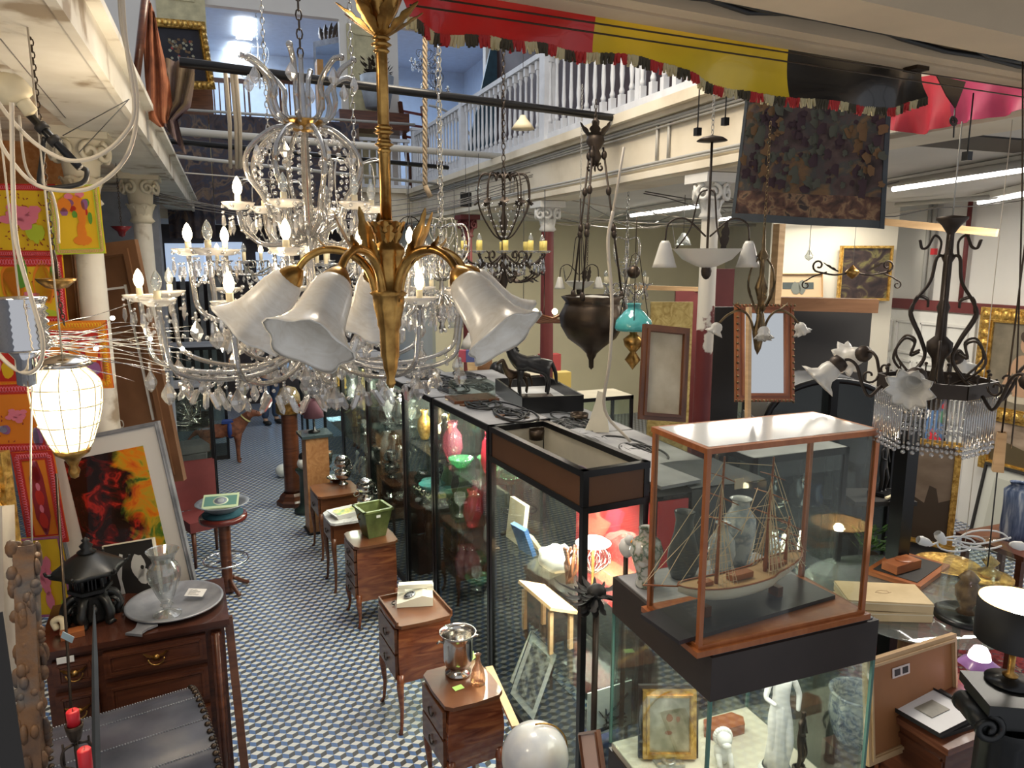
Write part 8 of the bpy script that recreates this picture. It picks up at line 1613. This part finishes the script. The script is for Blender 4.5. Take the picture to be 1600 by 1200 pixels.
c = U(1130, 640, D=4.65); t = skin_figure('carved dark wooden warrior figure at the foot of the peeling column', (c.x, c.y, 1.30), .4, M['bronze'], .30, J, B_); MB().box((0, 0, -.66), (.22, .22, 1.30)).build('plinth', M['mahog'], t); MB().lathe([(.045, 0), (.05, .02), (.02, .05), (0, .06)], 12, c=(0, -.005, .50)).build('helmet', M['bronze'], t)

# ================================================================== contents of the cases
def shelf_item(kind, loc, mat, lab, cat, grp=None, s=1):
    P = {'goblet': [(.03, 0), (.032, .004), (.005, .010), (.005, .06), (.02, .075), (.034, .10), (.033, .14)],
         'decanter': [(.05, 0), (.055, .02), (.05, .07), (.02, .12), (.015, .17), (.022, .175), (.01, .18), (.022, .20), (.022, .215), (0, .235)],
         'bowl': [(.03, 0), (.035, .01), (.06, .03), (.08, .06), (.076, .06), (.03, .015), (0, .012)],
         'jug': [(.035, 0), (.045, .02), (.05, .07), (.03, .12), (.035, .16), (.032, .16)],
         'vase': [(.025, 0), (.03, .01), (.05, .07), (.045, .13), (.02, .17), (.028, .20), (.024, .20)],
         'figurine': [(.03, 0), (.03, .015), (.02, .03), (.028, .08), (.018, .12), (.024, .15), (.010, .165), (.018, .18), (.016, .20), (0, .21)],
         'plate': [(.02, 0), (.03, .004), (.09, .014), (.088, .016), (0, .006)]}[kind]
    return tag(MB().lathe([(r*s, z*s) for r, z in P], 14).build({'goblet': 'wine_glass'}.get(kind, kind), mat, loc=loc), lab, cat, grp)
rnd = random.Random(31)
rub, blu, gr2, lilac = [thin_glass(n, c, .2, .08, .25, h) for n, c, h in (('ruby_glassware', (.8, .2, .25), (.5, .03, .06)), ('blue_glassware', (.3, .45, .8), (.05, .12, .4)), ('green_glassware', (.4, .8, .5), (.08, .3, .15)), ('rose_glassware', (.85, .5, .55), (.45, .15, .2)))]
def fill(y0, y1, zs, kinds, place, x0=.10, x1=.38, n=9):
    for z in zs:
        for i in range(n):
            kd, mt_, nm, s = kinds[rnd.randrange(len(kinds))]; y = y0+(y1-y0)*(i+.5)/n+rnd.uniform(-.02, .02); x = rnd.uniform(x0, x1)
            lab = '%s on the shelves of the %s' % (nm, place); shelf_item(kd, tuple(AL(y, x, z+.005)), mt_, lab, kd if kd != 'goblet' else 'glass', nm+'s in the '+place, s*rnd.uniform(1.1, 1.5))
fill(1.28, 2.12, (.505, .955, 1.405), [('decanter', M['clear'], 'clear glass decanter', 1.1), ('goblet', M['clear'], 'clear stemmed wine glass', 1.1), ('vase', rub, 'ruby red glass vase', 1), ('bowl', gr2, 'green glass bowl', 1), ('vase', lilac, 'rose pink glass vase', 1.2), ('goblet', blu, 'blue wine glass', 1)], 'coloured-glass case', n=10)
fill(2.33, 2.90, (.505, .955, 1.405), [('figurine', M['bronze'], 'dark bronze figurine', 1.2), ('figurine', M['porc'], 'white china figurine', 1), ('bowl', flat('teal_bowl', (.05, .2, .2), .2), 'teal china bowl', 1), ('vase', M['gold'], 'small gilt vase', .9), ('jug', flat('green_jug', (.12, .2, .08), .3), 'green china jug', 1)], 'figurine case', n=8)
fill(3.07, 4.05, (.505, .955, 1.405), [('jug', M['silver'], 'silver jug', 1.2), ('goblet', M['silver'], 'silver goblet', 1), ('bowl', M['silver'], 'silver bowl', 1), ('vase', M['clear'], 'cut glass vase', 1.2), ('goblet', M['clear'], 'crystal goblet', 1)], 'silver case', n=12)
fill(4.25, 5.15, (.505, .955, 1.405), [('jug', M['silver'], 'polished silver jug', 1.2), ('goblet', M['clear'], 'plain crystal goblet', 1), ('decanter', M['clear'], 'plain crystal decanter', 1)], 'case behind the silver bowls', n=8)
fill(5.35, 6.15, (.955, 1.405), [('goblet', M['clear'], 'small crystal goblet', 1), ('figurine', M['gold'], 'small gilt figurine', 1)], 'farthest case of the row', n=6)
m = MB()
for i in range(260): q = AL(rnd.uniform(2.33, 2.9), rnd.uniform(.06, .40), .96+rnd.random()*.02); m.ball(q, rnd.uniform(.006, .012), 5, 3)
tag(m.build('costume_jewellery', ramp_mat('mixed_beads', [(.3, (.6, .4, .12)), (.45, (.6, .6, .5)), (.55, (.2, .35, .2)), (.65, (.55, .12, .08))], 60, .2, .3)), 'heap of glittering costume jewellery on the figurine case shelf', 'jewellery', None, 'stuff')
# mushroom lamps and lights of the cases
for (y, x, z, lab) in ((2.6, .25, 1.405, 'small lit mushroom-shaped table lamp glowing inside the figurine case'),):
    q = AL(y, x, z); t = thing('table_lamp', lab, 'lamp', tuple(q)); MB().lathe([(.04, .005), (.02, .02), (.015, .13)], 14).build('base', M['bronze'], t); MB().lathe([(.09, .12), (.07, .17), (.02, .20), (0, .20)], 20).build('lamp_shade', emis('lamp_shade_glow', (1, .72, .42), 2.5), t)
for y in (1.7, 2.6, 3.5, 4.7, 5.7):
    q = AL(y, .235, 1.855); t = thing('case_light', 'small bright spotlight fixed under a case top of the centre row', 'case light', tuple(q), 0, 'spotlights under the case tops'); MB().lathe([(.03, .01), (.035, -.01), (.028, -.012), (0, -.004)], 14).build('housing', M['chrome'], t); MB().lathe([(0, -.013), (.024, -.013), (.024, -.010)], 12).build('lens', M['bulbw'], t)
    d = area('case_light_%.1f' % y, tuple(q-Vector((0, 0, .03))), .2, .5, 34, (1, .92, .78))
# ---- contents of the header case
V1 = lambda y, x, z=0: AL(y, x, z)
q = V1(.14, .16, 1.125); t = thing('disc_lamp', 'bright white glowing disc-shaped lamp at the near corner of the brown-headed case', 'lamp', tuple(q)); MB().lathe([(.05, 0), (.05, .01), (.008, .015), (.008, .30)], 16).build('stem', M['brass'], t); MB().lathe([(0, .33), (.07, .325), (.10, .305), (.09, .30), (0, .295)], 28).build('glowing_disc', emis('disc_glow', (1, .97, .9), 3.5), t)
area('disc_lamp_light', tuple(q+Vector((0, 0, .27))), .15, .15, 12, (1, .95, .85)); area('case_light_low', tuple(V1(.6, .2, 1.05)), .25, .8, 20, (1, .93, .8)); area('case_light_high', tuple(V1(.6, .2, 1.64)), .25, .8, 22, (1, .93, .8))
def rbox(name, lab, cat, loc, size, mat, rot=(0, 0, 0)): o = MB().box((0, 0, size[2]/2), size).build(name, mat, loc=tuple(loc)); o.rotation_euler = rot; return tag(o, lab, cat)
rbox('book', 'upright cream book with printed title inside the brown-headed case', 'book', V1(1.02, .12, 1.126), (.03, .22, .28), M['candle'], (0, .12, RA)); rbox('book', 'upright blue book leaning before the cream one in the brown-headed case', 'book', V1(.82, .11, 1.13), (.03, .16, .20), flat('blue_cover', (.03, .11, .28), .5), (0, -.35, RA+.1)); rbox('book', 'open pale book leaning under the blue one in the brown-headed case', 'book', V1(.93, .20, 1.126), (.02, .30, .14), flat('page_cream', (.62, .55, .36), .6), (0, -.6, RA))
m = MB()
for k in range(16): a = k*PI/8; m.tube([polar(.11*math.sin(PI*f/10), a+f*.12, .22*f/10) for f in range(11)], .0015, 4); m.tube([polar(.11*math.sin(PI*f/10), a-f*.12, .22*f/10) for f in range(11)], .0015, 4)
tag(m.build('wire_basket', M['silver'], loc=tuple(V1(.36, .30, 1.126))), 'round silver wire mesh ball behind the glowing disc lamp', 'basket')
m = MB(); m.ball((0, 0, .06), (.11, .14, .07), 16, 10); tag(m.build('folded_cloth', var('white_linen', (.62, .60, .54), .8), loc=tuple(V1(.55, .17, 1.122)), disp=(.06, .07)), 'crumpled white lace cloth on the upper shelf of the brown-headed case', 'cloth')
m = MB(); 
for k in range(7): m.tube(spl([(rnd.uniform(-.02, .02), rnd.uniform(-.02, .02), .0), (rnd.uniform(-.04, .04), rnd.uniform(-.05, .05), .10), (rnd.uniform(-.05, .05), rnd.uniform(-.05, .05), .22)], 4), .009, 6)
tag(m.build('driftwood', M['walnut'], loc=tuple(V1(.33, .12, 1.126))), 'bundle of twisted brown roots beside the crumpled lace cloth', 'ornament')
t = thing('folding_stool', 'small pale wooden easel stool with mesh top on the lower shelf of the brown-headed case', 'stool', tuple(V1(.62, .14, .626)), RA); MB().box((0, 0, .28), (.20, .42, .02), R=Matrix.Rotation(.35, 3, 'Y')).build('seat', M['pine'], t)
for x in (-.07, .07):
    for y in (-.17, .17): MB().bar((x, y, .0), (x, y, .27), .025).build('leg', M['pine'], t)
picture('etching', 'white-bordered black and white etching leaning on the floor of the brown-headed case', 'print', V1(.95, .05, .08), V1(.60, .05, .08), V1(.95, .22, .50), .005, .01, 'black_matte', ramp_mat('etching_ink', [(.45, (.10, .09, .08)), (.6, (.5, .48, .42))], 14, .6), .05, M['paper']); picture('etching', 'second etching of a landscape on pale paper behind the first one', 'print', V1(1.08, .12, .08), V1(.78, .12, .08), V1(1.08, .28, .42), .005, .01, 'cream', ramp_mat('etching_ink2', [(.45, (.2, .18, .14)), (.6, (.55, .52, .42))], 9, .6), .03, M['paper'])
rbox('blue_box', 'dark navy blue box on the floor of the brown-headed case', 'box', V1(.10, .22, .062), (.22, .16, .20), flat('navy', (.01, .015, .07), .4), (0, 0, RA)); rbox('white_board', 'white display board with pinned fragments in the near end of the brown-headed case', 'board', V1(.06, .24, .30), (.30, .008, .28), M['paper'], (0, 0, RA))
m = MB()
for i in range(9): m.bar(V1(.045, .10+rnd.random()*.26, .32+rnd.random()*.2), V1(.045, .12+rnd.random()*.24, .34+rnd.random()*.2), .012, .004)
tag(m.build('knives', M['wrought']), 'old dark iron fragments pinned on the white display board', 'fragments', None, 'stuff')
rbox('red_leaflet', 'bright red leaflet standing before the red backdrop', 'leaflet', (2.13, 2.84, 1.20), (.09, .006, .16), M['red'], (0, .35, 0)) if False else None
FH = U(950, 935, D=3.42); t = thing('feathered_hat', 'black feathered headdress spilling at the left side of the ship vitrine', 'headdress', tuple(U(932, 925, D=3.30))); m = MB()
for k in range(40): a = rnd.random()*2*PI; leaf(m, (0, 0, 0), polar(1, a, rnd.uniform(-2.2, .1)), rnd.uniform(.12, .28), .016, .5)
m.build('feathers', M['black_matte'], t); MB().ball((0, 0, .0), (.05, .045, .04)).build('crown', M['black_matte'], t); MB().cyl((0, 0, -FH.z), (0, 0, -.02), .015).build('stand', M['wrought'], t)
WP = U(978, 872, D=3.25); t = thing('white_parrot', 'small white bird ornament with orange beak behind the case corner', 'ornament', tuple(WP)); MB().ball((0, 0, .05), (.03, .05, .045)).ball((0, -.03, .10), .025).build('body', M['white'], t); MB().cyl((0, -.05, .10), (0, -.075, .09), .010, .001).build('beak', flat('orange_beak', (.8, .3, .02), .4), t); MB().cyl((0, 0, -WP.z), (0, 0, .01), .012).build('stand', M['wrought'], t)
# rear cases: bright shelves
for i in range(56):
    base = rnd.choice([(3.35, 4.5, 7.6, 8.1, (.5, .9)), (3.3, 4.4, 9.4, 9.9, (.5, .9)), (4.9, 6.0, 7.4, 7.9, (.5, .9)), (3.02, 3.80, 3.62, 4.02, (.5, .9, 1.3)), (3.02, 3.80, 3.62, 4.02, (.9, 1.3))])
    z = rnd.choice(base[4]); kd, mt_, nm = rnd.choice([('vase', M['clear'], 'pale glass vase'), ('figurine', M['white'], 'white figurine'), ('figurine', M['silver'], 'little silver candlestick'), ('bowl', M['silver'], 'low silver dish'), ('jug', blu, 'blue glass jug')])
    pl = {3.35: 'the case behind the turquoise lamp', 3.3: 'the case behind the bronze urn', 4.9: 'the case in the right room', 3.02: 'the case seen through the ship case'}[base[0]]
    shelf_item(kd, (rnd.uniform(base[0]+.1, base[1]-.1), rnd.uniform(base[2]+.1, base[3]-.1), z+.005), mt_, nm+' on a shelf of '+pl, kd, nm+'s in '+pl)
for i, (x, y) in enumerate(((3.9, 7.85), (3.85, 9.65), (5.4, 7.65), (3.4, 3.82))): area('rear_case_light_%d' % i, (x, y, 1.25), .6, .2, 12, (1, .95, .8))
# far end of the aisle: shopfront windows and shutter
for i, (x0, x1) in enumerate(((405, 452), (470, 520), (530, 575))):
    a, b = U(x0, 555, Y=15.7), U(x1, 572, Y=15.7); m = MB().box(((a.x+b.x)/2, 15.74, (a.z+b.z)/2), (b.x-a.x, .04, a.z-b.z+.1)); tag(m.build('window_%d' % (i+1), emis('daylight_window%d' % i, (.25, .55, 1), 1.2)), None, None, None, 'structure')
m = MB()
for k in range(12): m.box((-1.9+k*.16, 15.7, 1.3), (.09, .06, 2.6))
tag(m.build('shutter', var('steel_shutter', (.20, .21, .22), .4, .5)), 'grey vertical-slatted metal shutter on the far end wall', 'shutter')
for i, (px, py, h2) in enumerate(((290, 410, 1.2), (350, 400, .9), (430, 420, 1.1))):
    a = U(px, py, Y=15.6); tag(MB().box((a.x, 15.72, a.z), (.7, .05, h2*.6)).build('window_%d' % (i+4), emis('grey_daylight%d' % i, (.55, .68, .9), .55)), None, None, None, 'structure')
midx = U(500, 600, D=11).x; vitrine('glass case with bluish light at the far end left of the aisle', (-.9, 11.5, 0), 0, .8, .8, 1.7, (.6, 1.1)); vitrine('low dark case across the far end of the aisle behind the mahogany column', (1.0, 11.2, 0), 0, .9, 1.2, 1.5, (.6, 1.0))
area('far_case_light', (1.6, 11.6, 1.4), .6, .6, 12, (.6, .8, 1))
